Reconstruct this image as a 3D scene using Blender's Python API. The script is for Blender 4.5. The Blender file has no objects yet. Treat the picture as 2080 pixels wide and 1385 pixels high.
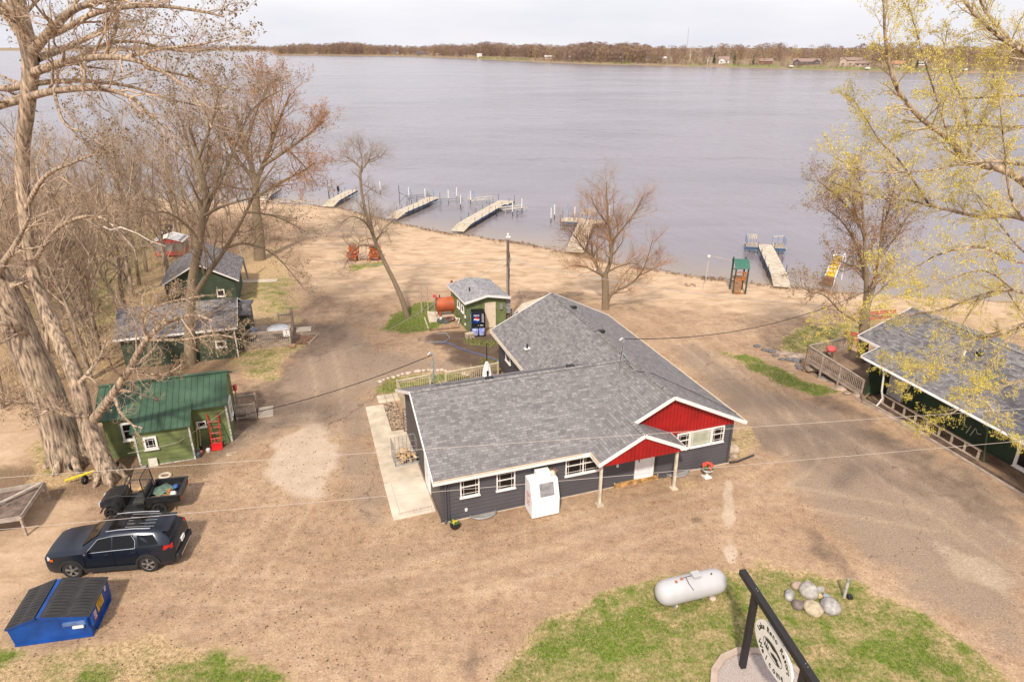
import bpy, math, random
import numpy as np
from mathutils import Vector, Matrix
sc = bpy.context.scene
COL = sc.collection
R = math.radians
# ---------------------------------------------------------------- camera
CAM_H, FOC = 20.0, 1387.0
PITCH = math.atan((692.5 - 96) / FOC)
cd = bpy.data.cameras.new('camera'); cam = bpy.data.objects.new('camera', cd); COL.objects.link(cam)
cam.location = (0, 0, CAM_H); cam.rotation_euler = (math.pi / 2 - PITCH, 0, 0)
cd.sensor_width = 36; cd.lens = FOC / 2080 * 36; cd.clip_start = 0.5; cd.clip_end = 20000
sc.camera = cam
# ---------------------------------------------------------------- sky, sun, exposure
SUN_EL, SUN_AZ = 46.0, 11.0
w = bpy.data.worlds.new('World'); sc.world = w; w.use_nodes = True
nt = w.node_tree; N = nt.nodes; L = nt.links
bg = N['Background']; bg.inputs['Strength'].default_value = 0.122
sky = N.new('ShaderNodeTexSky'); sky.sky_type = 'NISHITA'; sky.sun_disc = False
sky.sun_elevation = R(SUN_EL); sky.sun_rotation = R(180 + SUN_AZ); sky.dust_density = 2.5; sky.air_density = 1.0
tc = N.new('ShaderNodeTexCoord'); mp = N.new('ShaderNodeMapping'); mp.inputs['Scale'].default_value = (1.2, 1.2, 5.5)
nz = N.new('ShaderNodeTexNoise'); nz.inputs['Scale'].default_value = 1.6; nz.inputs['Detail'].default_value = 7; nz.inputs['Roughness'].default_value = .55
cr = N.new('ShaderNodeValToRGB'); cr.color_ramp.elements[0].position = .30; cr.color_ramp.elements[0].color = (5.6, 5.6, 6.2, 1)
cr.color_ramp.elements[1].position = .68; cr.color_ramp.elements[1].color = (7.3, 7.1, 7.3, 1)
mx = N.new('ShaderNodeMix'); mx.data_type = 'RGBA'; mx.inputs[0].default_value = .90
L.new(tc.outputs['Generated'], mp.inputs[0]); L.new(mp.outputs[0], nz.inputs['Vector']); L.new(nz.outputs[0], cr.inputs[0])
L.new(sky.outputs[0], mx.inputs[6]); L.new(cr.outputs[0], mx.inputs[7]); L.new(mx.outputs[2], bg.inputs['Color'])
sl = bpy.data.lights.new('sun', 'SUN'); sl.energy = 3.4; sl.angle = R(4.0); sl.color = (1.0, .92, .80)
so = bpy.data.objects.new('sun', sl); COL.objects.link(so); so.rotation_euler = (R(90 - SUN_EL), 0, R(-SUN_AZ)); so.location = (0, -40, 60)
sc.view_settings.view_transform = 'Standard'; sc.view_settings.look = 'None'; sc.view_settings.gamma = 1
sc.view_settings.exposure = 0.31
sc.cycles.max_bounces = 5; sc.cycles.transparent_max_bounces = 12; sc.cycles.use_adaptive_sampling = True
# ---------------------------------------------------------------- pixel helpers (photo 2080 x 1385 -> world)
SP, CP = math.sin(PITCH), math.cos(PITCH)
def ray(px, py):
    u = (px - 1040) / FOC; v = (py - 692.5) / FOC
    return (u, CP - v * SP, -(SP + v * CP))
def at(px, py, z=0.0):
    d = ray(px, py); t = (z - CAM_H) / d[2]
    return Vector((d[0] * t, d[1] * t, z))
def aty(px, py, Y):
    d = ray(px, py); t = Y / d[1]
    return Vector((d[0] * t, Y, CAM_H + d[2] * t))
# ---------------------------------------------------------------- materials
MAT = {}
def mat(name, col, rough=.7, metal=0, var=0.12, scale=3.0, bump=0.0, col2=None, detail=6, spec=None, coord='Object', bscale=None, stretch=None):
    if name in MAT: return MAT[name]
    m = bpy.data.materials.new(name); m.use_nodes = True; nt = m.node_tree; N = nt.nodes; L = nt.links
    b = N['Principled BSDF']; b.inputs['Roughness'].default_value = rough; b.inputs['Metallic'].default_value = metal
    if spec is not None: b.inputs['Specular IOR Level'].default_value = spec
    tc = N.new('ShaderNodeTexCoord'); n = N.new('ShaderNodeTexNoise'); n.inputs['Scale'].default_value = scale; n.inputs['Detail'].default_value = detail
    src = tc.outputs[coord]
    if stretch:
        mp = N.new('ShaderNodeMapping'); mp.inputs['Scale'].default_value = stretch; L.new(src, mp.inputs[0]); src = mp.outputs[0]
    L.new(src, n.inputs['Vector'])
    c2 = col2 or tuple(max(0, c * (1 - var * 2.2)) for c in col)
    c1 = col if col2 else tuple(c * (1 + var * .8) for c in col)
    r = N.new('ShaderNodeValToRGB'); r.color_ramp.elements[0].position = .32; r.color_ramp.elements[1].position = .68
    r.color_ramp.elements[0].color = (*c2, 1); r.color_ramp.elements[1].color = (*c1, 1)
    L.new(n.outputs[0], r.inputs[0]); L.new(r.outputs[0], b.inputs['Base Color'])
    if bump:
        n2 = N.new('ShaderNodeTexNoise'); n2.inputs['Scale'].default_value = bscale or scale * 5; n2.inputs['Detail'].default_value = 4; L.new(src, n2.inputs['Vector'])
        bp = N.new('ShaderNodeBump'); bp.inputs['Strength'].default_value = bump; bp.inputs['Distance'].default_value = .03
        L.new(n2.outputs[0], bp.inputs['Height']); L.new(bp.outputs[0], b.inputs['Normal'])
    MAT[name] = m; return m
def shingle(name, ca, cb, cm, w_=.27, h_=.145):
    m = bpy.data.materials.new(name); m.use_nodes = True; nt = m.node_tree; N = nt.nodes; L = nt.links
    b = N['Principled BSDF']; b.inputs['Roughness'].default_value = .9
    uv = N.new('ShaderNodeUVMap'); uv.uv_map = 'UVMap'
    def brick(w2, h2, off, sq, freq, shift):
        mp = N.new('ShaderNodeMapping'); mp.inputs['Location'].default_value = shift; L.new(uv.outputs[0], mp.inputs[0])
        br = N.new('ShaderNodeTexBrick'); br.inputs['Scale'].default_value = 1; br.inputs['Brick Width'].default_value = w2; br.inputs['Row Height'].default_value = h2
        br.inputs['Mortar Size'].default_value = .009; br.inputs['Mortar Smooth'].default_value = .3; br.offset = off; br.squash = sq; br.squash_frequency = freq; br.offset_frequency = 2
        L.new(mp.outputs[0], br.inputs['Vector']); return br
    a = brick(w_, h_, .37, .72, 3, (0, 0, 0)); c = brick(w_ * 1.41, h_, .61, 1.3, 2, (5.13, 0, 0))
    a.inputs['Color1'].default_value = (*ca, 1); a.inputs['Color2'].default_value = (*cb, 1); a.inputs['Mortar'].default_value = (*cm, 1)
    c.inputs['Color1'].default_value = (1.08, 1.07, 1.06, 1); c.inputs['Color2'].default_value = (.82, .82, .83, 1); c.inputs['Mortar'].default_value = (.9, .9, .9, 1)
    mu = N.new('ShaderNodeMix'); mu.data_type = 'RGBA'; mu.blend_type = 'MULTIPLY'; mu.inputs[0].default_value = 1
    L.new(a.outputs[0], mu.inputs[6]); L.new(c.outputs[0], mu.inputs[7])
    n = N.new('ShaderNodeTexNoise'); n.inputs['Scale'].default_value = 55; n.inputs['Detail'].default_value = 3; L.new(uv.outputs[0], n.inputs['Vector'])
    n3 = N.new('ShaderNodeTexNoise'); n3.inputs['Scale'].default_value = .5; n3.inputs['Detail'].default_value = 3; L.new(uv.outputs[0], n3.inputs['Vector'])
    m3 = N.new('ShaderNodeMapRange'); m3.inputs[3].default_value = .9; m3.inputs[4].default_value = 1.1; L.new(n3.outputs[0], m3.inputs[0])
    mr = N.new('ShaderNodeMapRange'); mr.inputs[3].default_value = .55; mr.inputs[4].default_value = 1.45; L.new(n.outputs[0], mr.inputs[0])
    mm = N.new('ShaderNodeMath'); mm.operation = 'MULTIPLY'; L.new(mr.outputs[0], mm.inputs[0]); L.new(m3.outputs[0], mm.inputs[1])
    mv = N.new('ShaderNodeVectorMath'); mv.operation = 'SCALE'; L.new(mu.outputs[2], mv.inputs[0]); L.new(mm.outputs[0], mv.inputs['Scale'])
    L.new(mv.outputs[0], b.inputs['Base Color'])
    bp = N.new('ShaderNodeBump'); bp.inputs['Strength'].default_value = .5; bp.inputs['Distance'].default_value = .01; bp.invert = True
    L.new(a.outputs[1], bp.inputs['Height']); L.new(bp.outputs[0], b.inputs['Normal'])
    MAT[name] = m; return m
# ---------------------------------------------------------------- mesh builder
class MB:
    def __init__(s): s.v = []; s.f = []; s.m = []; s.uv = []; s.M = None; s.mi = 0
    def vert(s, p):
        p = Vector(p)
        if s.M is not None: p = s.M @ p
        s.v.append(tuple(p)); return len(s.v) - 1
    def face(s, pts, uv=None, idx=None):
        ids = idx if idx is not None else [s.vert(p) for p in pts]
        s.f.append(ids); s.m.append(s.mi); s.uv.append(uv); return ids
    def box(s, a, b):
        x0, y0, z0 = a; x1, y1, z1 = b
        if x0 > x1: x0, x1 = x1, x0
        if y0 > y1: y0, y1 = y1, y0
        if z0 > z1: z0, z1 = z1, z0
        i = [s.vert(p) for p in ((x0, y0, z0), (x1, y0, z0), (x1, y1, z0), (x0, y1, z0), (x0, y0, z1), (x1, y0, z1), (x1, y1, z1), (x0, y1, z1))]
        for q in ((0, 3, 2, 1), (4, 5, 6, 7), (0, 1, 5, 4), (1, 2, 6, 5), (2, 3, 7, 6), (3, 0, 4, 7)): s.face(None, idx=[i[k] for k in q])
        return s
    def cbox(s, c, d): return s.box((c[0] - d[0] / 2, c[1] - d[1] / 2, c[2] - d[2] / 2), (c[0] + d[0] / 2, c[1] + d[1] / 2, c[2] + d[2] / 2))
    def beam(s, p, q, w, h, up=(0, 0, 1)):
        p, q, up = Vector(p), Vector(q), Vector(up); d = (q - p)
        if d.length < 1e-6: return s
        d.normalize(); sd = d.cross(up)
        if sd.length < 1e-3: sd = d.cross(Vector((1, 0, 0)))
        sd.normalize(); u = sd.cross(d).normalized(); a = sd * w / 2; b = u * h / 2
        i = [s.vert(x) for x in (p - a - b, p + a - b, p + a + b, p - a + b, q - a - b, q + a - b, q + a + b, q - a + b)]
        for k in ((0, 1, 2, 3), (7, 6, 5, 4), (4, 5, 1, 0), (5, 6, 2, 1), (6, 7, 3, 2), (7, 4, 0, 3)): s.face(None, idx=[i[j] for j in k])
        return s
    def tube(s, pts, r, n=8, caps=True):
        pts = [Vector(p) for p in pts]; rs = r if isinstance(r, (list, tuple)) else [r] * len(pts); prev = None; rings = []
        for i, p in enumerate(pts):
            t = (pts[min(i + 1, len(pts) - 1)] - pts[max(i - 1, 0)]).normalized()
            if prev is None:
                a = t.cross(Vector((0, 0, 1)))
                if a.length < .05: a = t.cross(Vector((1, 0, 0)))
            else: a = prev - t * prev.dot(t)
            a.normalize(); prev = a; b = t.cross(a)
            rings.append([s.vert(p + (a * math.cos(2 * math.pi * k / n) + b * math.sin(2 * math.pi * k / n)) * rs[i]) for k in range(n)])
        for A, B in zip(rings, rings[1:]):
            for k in range(n): s.face(None, idx=[A[k], A[(k + 1) % n], B[(k + 1) % n], B[k]])
        if caps: s.face(None, idx=rings[0][::-1]); s.face(None, idx=rings[-1])
        return s
    def cyl(s, p, q, r, r2=None, n=16): return s.tube([p, q], [r, r if r2 is None else r2], n)
    def lathe(s, prof, n=20, c=(0, 0, 0)):
        rings = [[s.vert((c[0] + r * math.cos(2 * math.pi * k / n), c[1] + r * math.sin(2 * math.pi * k / n), c[2] + z)) for k in range(n)] for r, z in prof]
        for A, B in zip(rings, rings[1:]):
            for k in range(n): s.face(None, idx=[A[k], A[(k + 1) % n], B[(k + 1) % n], B[k]])
        s.face(None, idx=rings[0][::-1]); s.face(None, idx=rings[-1]); return s
    def extrude(s, pts, vec):
        vec = Vector(vec); a = [s.vert(p) for p in pts]; b = [s.vert(Vector(p) + vec) for p in pts]; n = len(pts)
        s.face(None, idx=a[::-1]); s.face(None, idx=b)
        for k in range(n): s.face(None, idx=[a[k], a[(k + 1) % n], b[(k + 1) % n], b[k]])
        return s
    def torus(s, c, r, r2, axis='y', n=24, m=8):
        c = Vector(c); rings = []
        for i in range(n):
            a = 2 * math.pi * i / n; rg = []
            for j in range(m):
                b = 2 * math.pi * j / m; rr = r + r2 * math.cos(b); h = r2 * math.sin(b); x, y = rr * math.cos(a), rr * math.sin(a)
                rg.append(s.vert(c + Vector({'z': (x, y, h), 'y': (x, h, y), 'x': (h, x, y)}[axis])))
            rings.append(rg)
        for i in range(n):
            A, B = rings[i], rings[(i + 1) % n]
            for j in range(m): s.face(None, idx=[A[j], A[(j + 1) % m], B[(j + 1) % m], B[j]])
        return s
    def roof(s, pts, th=.1, down=(0, 0, -1)):
        """planar roof slab; pts[0]->pts[1] is the eave; UV in metres along eave / up slope"""
        P = [Vector(p) for p in pts]; e = (P[1] - P[0]).normalized(); nrm = None
        for k in range(2, len(P)):
            c = e.cross(P[k] - P[0])
            if c.length > .1: nrm = c.normalized(); break
        if nrm.z < 0: nrm = -nrm
        sl = nrm.cross(e)
        if sl.z < 0: sl = -sl
        org = Vector((0, 0, 0))
        uv = [((p - org).dot(e), (p - org).dot(sl)) for p in P]
        s.face(P, uv=uv); dn = Vector(down) * th
        s.face([p + dn for p in P][::-1], uv=uv[::-1]); n = len(P)
        for k in range(n):
            a, b = P[k], P[(k + 1) % n]; s.face([b, a, a + dn, b + dn], uv=[(0, 0)] * 4)
        return s
    def ball(s, c, r, n=10, m=7, jit=0, rnd=None, sq=(1, 1, 1)):
        rings = []
        for i in range(1, m):
            ph = math.pi * i / m
            rg = []
            for k in range(n):
                q = 1 + (rnd.uniform(-jit, jit) if rnd else 0); th = 2 * math.pi * k / n
                rg.append(s.vert((c[0] + r * sq[0] * q * math.sin(ph) * math.cos(th), c[1] + r * sq[1] * q * math.sin(ph) * math.sin(th), c[2] + r * sq[2] * q * math.cos(ph))))
            rings.append(rg)
        t = s.vert((c[0], c[1], c[2] + r * sq[2])); b = s.vert((c[0], c[1], c[2] - r * sq[2]))
        for k in range(n): s.face(None, idx=[t, rings[0][k], rings[0][(k + 1) % n]]); s.face(None, idx=[b, rings[-1][(k + 1) % n], rings[-1][k]])
        for A, B in zip(rings, rings[1:]):
            for k in range(n): s.face(None, idx=[A[k], B[k], B[(k + 1) % n], A[(k + 1) % n]])
        return s
    def text(s, txt, size, M, ext=.004, spacing=1.0, bold=0.0):
        cu = bpy.data.curves.new('t', 'FONT'); cu.body = txt; cu.size = size; cu.extrude = ext; cu.resolution_u = 3; cu.align_x = 'CENTER'; cu.align_y = 'CENTER'; cu.space_character = spacing; cu.offset = bold
        o = bpy.data.objects.new('t', cu); COL.objects.link(o); dg = bpy.context.evaluated_depsgraph_get(); me = bpy.data.meshes.new_from_object(o.evaluated_get(dg))
        base = len(s.v)
        for v in me.vertices: s.vert(M @ v.co)
        for p in me.polygons: s.face(None, idx=[base + k for k in p.vertices])
        bpy.data.objects.remove(o); bpy.data.curves.remove(cu); bpy.data.meshes.remove(me); return s
    def build(s, name, mats, parent=None, smooth=None, bevel=0, label=None):
        me = bpy.data.meshes.new(name); me.from_pydata(s.v, [], s.f)
        if not isinstance(mats, (list, tuple)): mats = [mats]
        for m in mats: me.materials.append(m)
        if len(mats) > 1: me.polygons.foreach_set('material_index', s.m)
        if any(u is not None for u in s.uv):
            ul = me.uv_layers.new(name='UVMap'); li = 0
            for f, u in zip(s.f, s.uv):
                for k in range(len(f)): ul.data[li].uv = u[k] if u else (0, 0); li += 1
        if smooth: me.shade_smooth(); me.set_sharp_from_angle(angle=R(smooth))
        me.update(); o = bpy.data.objects.new(name, me); COL.objects.link(o)
        if parent: o.parent = parent
        if bevel:
            bm = o.modifiers.new('bevel', 'BEVEL'); bm.width = bevel; bm.segments = 2; bm.limit_method = 'ANGLE'; bm.angle_limit = R(40)
        if label: o['label'] = label
        return o
def tag(o, label, cat, group=None, kind=None):
    if label: o['label'] = label
    if cat: o['category'] = cat
    if group: o['group'] = group
    if kind: o['kind'] = kind
    return o
def thing(name, label, cat, loc=(0, 0, 0), rz=0, group=None):
    o = bpy.data.objects.new(name, None); COL.objects.link(o); o.empty_display_size = .3
    o.location = loc; o.rotation_euler = (0, 0, R(rz)); return tag(o, label, cat, group)
def dup(root, loc, rz=None, label=None, scale=None, group=None):
    def cp(o, par):
        c = o.copy(); COL.objects.link(c)
        if par: c.parent = par
        for ch in list(o.children): cp(ch, c)
        return c
    r = cp(root, None); r.location = loc
    if rz is not None: r.rotation_euler = (0, 0, R(rz))
    if label: r['label'] = label
    if scale: r.scale = (scale,) * 3
    if group: r['group'] = group
    return r
def npmesh(name, verts, quads, mats, parent=None, mi=None, smooth=False, tris=None):
    me = bpy.data.meshes.new(name); nv = len(verts); nq = 0 if quads is None else len(quads); ntq = 0 if tris is None else len(tris)
    me.vertices.add(nv); me.vertices.foreach_set('co', np.asarray(verts, np.float32).ravel())
    me.loops.add(nq * 4 + ntq * 3); me.polygons.add(nq + ntq)
    li = np.concatenate([a for a in ((np.asarray(quads, np.int32).ravel() if nq else None), (np.asarray(tris, np.int32).ravel() if ntq else None)) if a is not None])
    me.loops.foreach_set('vertex_index', li)
    st = np.concatenate([np.arange(nq) * 4, nq * 4 + np.arange(ntq) * 3]).astype(np.int32); me.polygons.foreach_set('loop_start', st)
    if mi is not None: me.polygons.foreach_set('material_index', np.asarray(mi, np.int32))
    if smooth: me.polygons.foreach_set('use_smooth', np.ones(nq + ntq, bool))
    for m in (mats if isinstance(mats, (list, tuple)) else [mats]): me.materials.append(m)
    me.update(calc_edges=True); me.validate(); o = bpy.data.objects.new(name, me); COL.objects.link(o)
    if parent: o.parent = parent
    return o
# ================================================================ GROUND
def poly(px, z=0): return [tuple(at(x, y, z)[:2]) for x, y in px]
SHORE = [(-900, 300), (-400, 190), (-140, 128), (-75, 108)] + [tuple(at(x, y, -.2)[:2]) for x, y in ((400, 410), (560, 413), (640, 417), (700, 424), (770, 443), (850, 462), (930, 476), (1030, 489), (1110, 503), (1200, 524), (1300, 544), (1420, 561), (1480, 569), (1600, 583), (1700, 592), (1850, 603), (2080, 613))] + [(60, 44), (110, 26), (400, -60), (900, -200)]
def seg_sdist(X, Y, P, closed=True):
    P = np.array(P, float); n = len(P); D = np.full(X.shape, 1e9); ins = np.zeros(X.shape, bool)
    for i in range(n if closed else n - 1):
        a, b = P[i], P[(i + 1) % n]; e = b - a; t = np.clip(((X - a[0]) * e[0] + (Y - a[1]) * e[1]) / (e @ e), 0, 1)
        D = np.minimum(D, np.hypot(X - a[0] - t * e[0], Y - a[1] - t * e[1]))
        if closed:
            c = ((a[1] > Y) != (b[1] > Y)); xx = (b[0] - a[0]) * (Y - a[1]) / ((b[1] - a[1]) if b[1] != a[1] else 1e-9) + a[0]; ins ^= c & (X < xx)
    return np.where(ins, D, -D) if closed else D
def shore_d(X, Y):   # + = land
    d = seg_sdist(X, Y, SHORE, False); ys = np.interp(X, [p[0] for p in SHORE], [p[1] for p in SHORE]); return np.where(Y < ys, d, -d)
def vnoise(X, Y, s, seed=0):
    r = np.random.RandomState(seed); G = r.rand(64, 64); x = X / s; y = Y / s; i = np.floor(x).astype(int); j = np.floor(y).astype(int); fx = x - i; fy = y - j
    fx = fx * fx * (3 - 2 * fx); fy = fy * fy * (3 - 2 * fy)
    g = lambda a, b: G[a % 64, b % 64]
    return (g(i, j) * (1 - fx) + g(i + 1, j) * fx) * (1 - fy) + (g(i, j + 1) * (1 - fx) + g(i + 1, j + 1) * fx) * fy
xs = np.concatenate([[-900, -500, -300, -200, -140, -100, -80], np.arange(-66, 48, .3), [50, 60, 80, 120, 200, 400, 900]])
ys = np.concatenate([[-150, -60, -20, 0, 6], np.arange(11, 44, .22), np.arange(44, 112, .38), [115, 125, 150, 200, 320]])
GX, GY = np.meshgrid(xs, ys); SD = shore_d(GX, GY)
jit = (vnoise(GX, GY, 1.3, 1) + .6 * vnoise(GX, GY, .5, 2) + .4 * vnoise(GX, GY, 3.1, 3) - 1.0)
def region(px, soft=.6, amp=.9, world=False):
    P = px if world else poly(px); d = seg_sdist(GX, GY, P); return np.clip((d + jit * amp) / soft + .5, 0, 1)
A = {k: np.zeros(GX.shape) for k in ('grass', 'lush', 'sand', 'dark', 'pale', 'litter', 'road', 'track', 'rut', 'wetd')}
def put(k, v, amt=1.0): A[k] = np.maximum(A[k], v * amt)
put('road', region([(1420, 705), (1560, 800), (1700, 830), (2080, 1010), (2080, 1330), (1850, 1200), (1640, 1010), (1540, 880), (1380, 720)], 2, 1.5))
put('road', region([(600, 655), (700, 650), (760, 700), (960, 740), (900, 760), (760, 790), (760, 1060), (690, 1000), (700, 860), (620, 850), (560, 880), (380, 960), (470, 870), (560, 770)], 2, 1.5), .8)
island = [(1005, 1400), (1040, 1320), (1100, 1262), (1180, 1222), (1280, 1190), (1330, 1172), (1480, 1156), (1560, 1150), (1640, 1154), (1730, 1180), (1810, 1212), (1900, 1262), (1990, 1322), (2060, 1385), (2110, 1460), (2150, 1700), (950, 1700)]
put('grass', region(island, .5, .4)); put('lush', region(island, .5), .55)
put('lush', region([(1780, 1230), (1900, 1290), (2000, 1400), (1850, 1400), (1700, 1330)], 2, 1.5), .8)
put('lush', region([(1040, 1340), (1120, 1260), (1330, 1200), (1420, 1250), (1400, 1330), (1200, 1390)], 2, 1.5), .8)
bl = [(-200, 1270), (0, 1300), (120, 1322), (230, 1305), (330, 1300), (430, 1325), (520, 1330), (585, 1390), (600, 1600), (-300, 1600)]
put('grass', region(bl, 1.2, 1.3), .8); put('lush', region([(-60, 1320), (60, 1345), (200, 1360), (330, 1375), (430, 1340), (540, 1345), (590, 1500), (-60, 1600)], 1.5, 1.8), .75)
put('grass', region([(60, 905), (105, 885), (125, 950), (185, 970), (120, 990), (45, 985)], .8)); put('lush', region([(75, 915), (105, 900), (115, 950), (80, 970)], 1), .7)
tank = [(770, 672), (800, 640), (850, 613), (935, 608), (945, 640), (890, 668), (830, 676)]
put('grass', region(tank, .4, .3)); put('lush', region(tank, .8, .6), .82)
arc = [(758, 796), (790, 768), (850, 757), (920, 752), (970, 765), (1000, 790), (800, 800)]
put('grass', region(arc, .4, .3)); put('lush', region(arc, 1.2, 1.0), .62)
put('grass', region([(935, 685), (1010, 695), (1000, 705), (950, 706)], .5), .8); put('lush', region([(935, 685), (1010, 695), (1000, 705), (950, 706)], .5), .9)
put('grass', region([(980, 725), (1025, 730), (1025, 760), (990, 750)], .6), .8); put('lush', region([(980, 725), (1025, 730), (1025, 760), (990, 750)], .8), .6)
st = [(1462, 712), (1530, 722), (1600, 752), (1650, 778), (1715, 797), (1660, 803), (1590, 782), (1520, 748)]
put('grass', region(st, .5, .5)); put('lush', region(st, .8, .9), .72)
rt = [(1600, 672), (1660, 660), (1760, 655), (1800, 670), (1740, 688), (1660, 712), (1590, 728)]
put('grass', region(rt, .8, 1.2)); put('lush', region(rt, 1.5, 1.5), .5)
lc = [(470, 508), (570, 500), (590, 560), (600, 610), (606, 655), (520, 660), (470, 600)]
put('grass', region(lc, 1.2, 1.4)); put('lush', region([(500, 560), (590, 570), (600, 640), (540, 655)], 2, 2.5), .45)
put('grass', region([(480, 712), (606, 702), (566, 768), (480, 775)], .8)); put('lush', region([(480, 712), (606, 702), (566, 768), (480, 775)], 1.6, 2), .45)
put('grass', region([(-27, 40), (-28, 62), (-40, 84), (-66, 92), (-160, 100), (-300, 90), (-300, 20), (-40, 36)], 2, 2, True), .75)
put('lush', region([(-33, 50), (-36, 78), (-66, 88), (-120, 90), (-120, 60)], 5, 5, True), .5)
put('grass', region([(705, 537), (780, 532), (785, 545), (712, 550)], .8), .9); put('lush', region([(705, 537), (780, 532), (785, 545), (712, 550)], .8), .6)
put('grass', region([(1478, 890), (1520, 868), (1535, 920), (1482, 940)], .5)); put('lush', region([(1478, 890), (1520, 868), (1535, 920), (1482, 940)], .8), .25)
for (x, y) in ((1530, 970), (1400, 985), (1590, 1155), (1555, 1145)):
    g0 = at(x, y); put('grass', np.clip(1 - np.hypot(GX - g0.x, GY - g0.y) / .7 + jit * .4, 0, 1), .9)
put('sand', np.clip((11 - SD + jit * 5) / 9, 0, 1))
put('sand', region([(560, 420), (640, 470), (620, 560), (700, 610), (800, 600), (930, 578), (1060, 592), (1150, 582), (1250, 618), (1400, 628), (1550, 645), (1700, 645), (1900, 640), (2300, 650), (2300, 560), (1100, 440), (700, 400)], 5, 3), 1)
put('sand', region([(-200, 800), (60, 800), (100, 900), (60, 960), (170, 1000), (140, 1090), (60, 1200), (-20, 1290), (-300, 1300)], 1.5, 1.2), .62)
put('pale', region([(560, 895), (640, 865), (690, 910), (668, 1010), (600, 1018), (545, 960)], .8, .8), .9)
put('pale', region([(600, 800), (650, 820), (690, 900), (650, 1000), (620, 900)], 2, 2), .4)
put('pale', region([(1470, 975), (1486, 975), (1488, 1045), (1486, 1140), (1478, 1140), (1474, 1050)], .2, .3), 1.25)
put('pale', region([(1900, 1100), (1990, 1120), (2080, 1180), (2080, 1240), (1960, 1170)], 1, 1), .5)
put('dark', region([(592, 655), (640, 645), (700, 650), (680, 700), (620, 735), (560, 775), (560, 740)], 1.5, 1.8), .62)
put('dark', region([(868, 688), (900, 676), (940, 674), (1040, 676), (1040, 770), (985, 768), (930, 735)], .8, 1), 1.5); put('wetd', region([(870, 685), (935, 676), (1040, 680), (1040, 760), (985, 755), (920, 725)], 1.2, 1.5), .8)
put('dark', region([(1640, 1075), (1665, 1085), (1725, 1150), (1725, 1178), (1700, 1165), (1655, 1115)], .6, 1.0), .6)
put('dark', region([(1740, 830), (1800, 870), (2080, 1040), (2080, 1100), (1850, 960), (1760, 900)], 1.5, 1.8), .6)
put('dark', region([(1500, 640), (1640, 650), (1700, 690), (1600, 735), (1520, 690)], 2, 2.5), .55)
put('dark', region([(620, 590), (760, 610), (780, 640), (640, 640)], 2, 2.5), .45)
put('dark', region([(1050, 590), (1180, 595), (1160, 610), (1040, 608)], .5, 1), .7)
put('dark', region([(470, 780), (560, 780), (600, 800), (560, 840), (480, 900), (300, 970), (180, 1000), (120, 960), (230, 940), (480, 880)], 1, 1.2), .7)
put('dark', region([(1655, 800), (1700, 805), (1745, 830), (1730, 850), (1640, 812)], .5, .7), .6)
for (x, y, r, a) in ((1415, 1055, .28, 1), (955, 1345, .6, .6), (700, 560, 2.5, .4), (1130, 1100, .12, .8), (1500, 1100, .2, .5), (905, 1340, .3, .5)):
    g0 = at(x, y); put('dark', np.clip(1.3 - np.hypot(GX - g0.x, (GY - g0.y)) / r + jit * .3, 0, 1), a)
put('litter', region([(-28, 30), (-16, 33), (-16, 29), (-20, 27.5), (-26, 27)], 1.2, 1, True), .8)
put('litter', region([(-29, 36), (-16, 36), (-19, 44), (-30, 44), (-60, 60), (-80, 50), (-60, 36)], 3, 3, True), .7)
def line(k, px, off, w_, amt):
    P = np.array(poly(px)); Q = []
    for i in range(len(P) - 1):
        for f in np.linspace(0, 1, 6, endpoint=False): Q.append(P[i] * (1 - f) + P[i + 1] * f)
    Q = np.array(Q + [P[-1]]); Q[1:-1] = (Q[:-2] + Q[1:-1] * 2 + Q[2:]) / 4; T = np.gradient(Q, axis=0); T /= np.linalg.norm(T, axis=1, keepdims=True)
    for o_ in off:
        q = Q + np.stack([-T[:, 1], T[:, 0]], 1) * o_; d = -seg_sdist(GX, GY, [tuple(a) for a in q], False) * -1; put(k, np.clip(1.15 - d / w_ + jit * .25, 0, 1), amt)
LT_ = [(300, 1385), (470, 1200), (600, 1020), (660, 880), (668, 780), (640, 690), (665, 620), (760, 570), (900, 550), (1080, 560), (1300, 600), (1500, 640)]
RT_ = [(-40, 1230), (300, 1190), (700, 1210), (1000, 1170), (1250, 1090), (1500, 1010), (1640, 930), (1560, 820), (1420, 710), (1330, 650), (1200, 600)]
R2_ = [(2200, 1250), (1950, 1080), (1760, 950), (1600, 850), (1470, 740), (1380, 660)]
L3_ = [(120, 1385), (560, 1270), (800, 1190), (1060, 1110), (1300, 1040), (1560, 1000), (1900, 1060)]
for q, o in ((LT_, (-.85, .75)), (RT_, (-.8, .8)), (R2_, (-1.6, .1)), (L3_, (-.7, .9))): line('track', q, o, .28, .48)
for q, o in ((LT_, (-1.9, .0, 1.7)), (RT_, (.0, 1.9)), (R2_, (-.8, 1.0, 2.2)), (L3_, (.1,))): line('rut', q, o, .35, .48)
for q in ([(650, 470), (760, 520), (900, 560), (1050, 560), (1200, 610), (1400, 640)], [(760, 480), (900, 530), (1080, 600), (1300, 620), (1600, 610), (1800, 640)], [(600, 560), (700, 540), (900, 590), (1000, 560), (1150, 540)], [(640, 500), (720, 560), (800, 640)]): line('rut', q, (-.8, .8), .3, .75)
put('rut', region([(770, 1120), (980, 1160), (1080, 1130), (900, 1200)], 2, 2), .45); put('rut', region([(1150, 1060), (1500, 1010), (1420, 1100), (1200, 1130)], 2, 2), .35)
GZ = np.where(SD > 3, 0.0, np.where(SD > -30, -.2 + .2 * np.clip(SD, -30, 3) / 3, -2.2)) + .025 * (vnoise(GX, GY, 2.2, 9) - .5) * (SD > 0)
GZ = np.where(np.abs(GX) > 49, GZ - 0.0, GZ)
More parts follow.
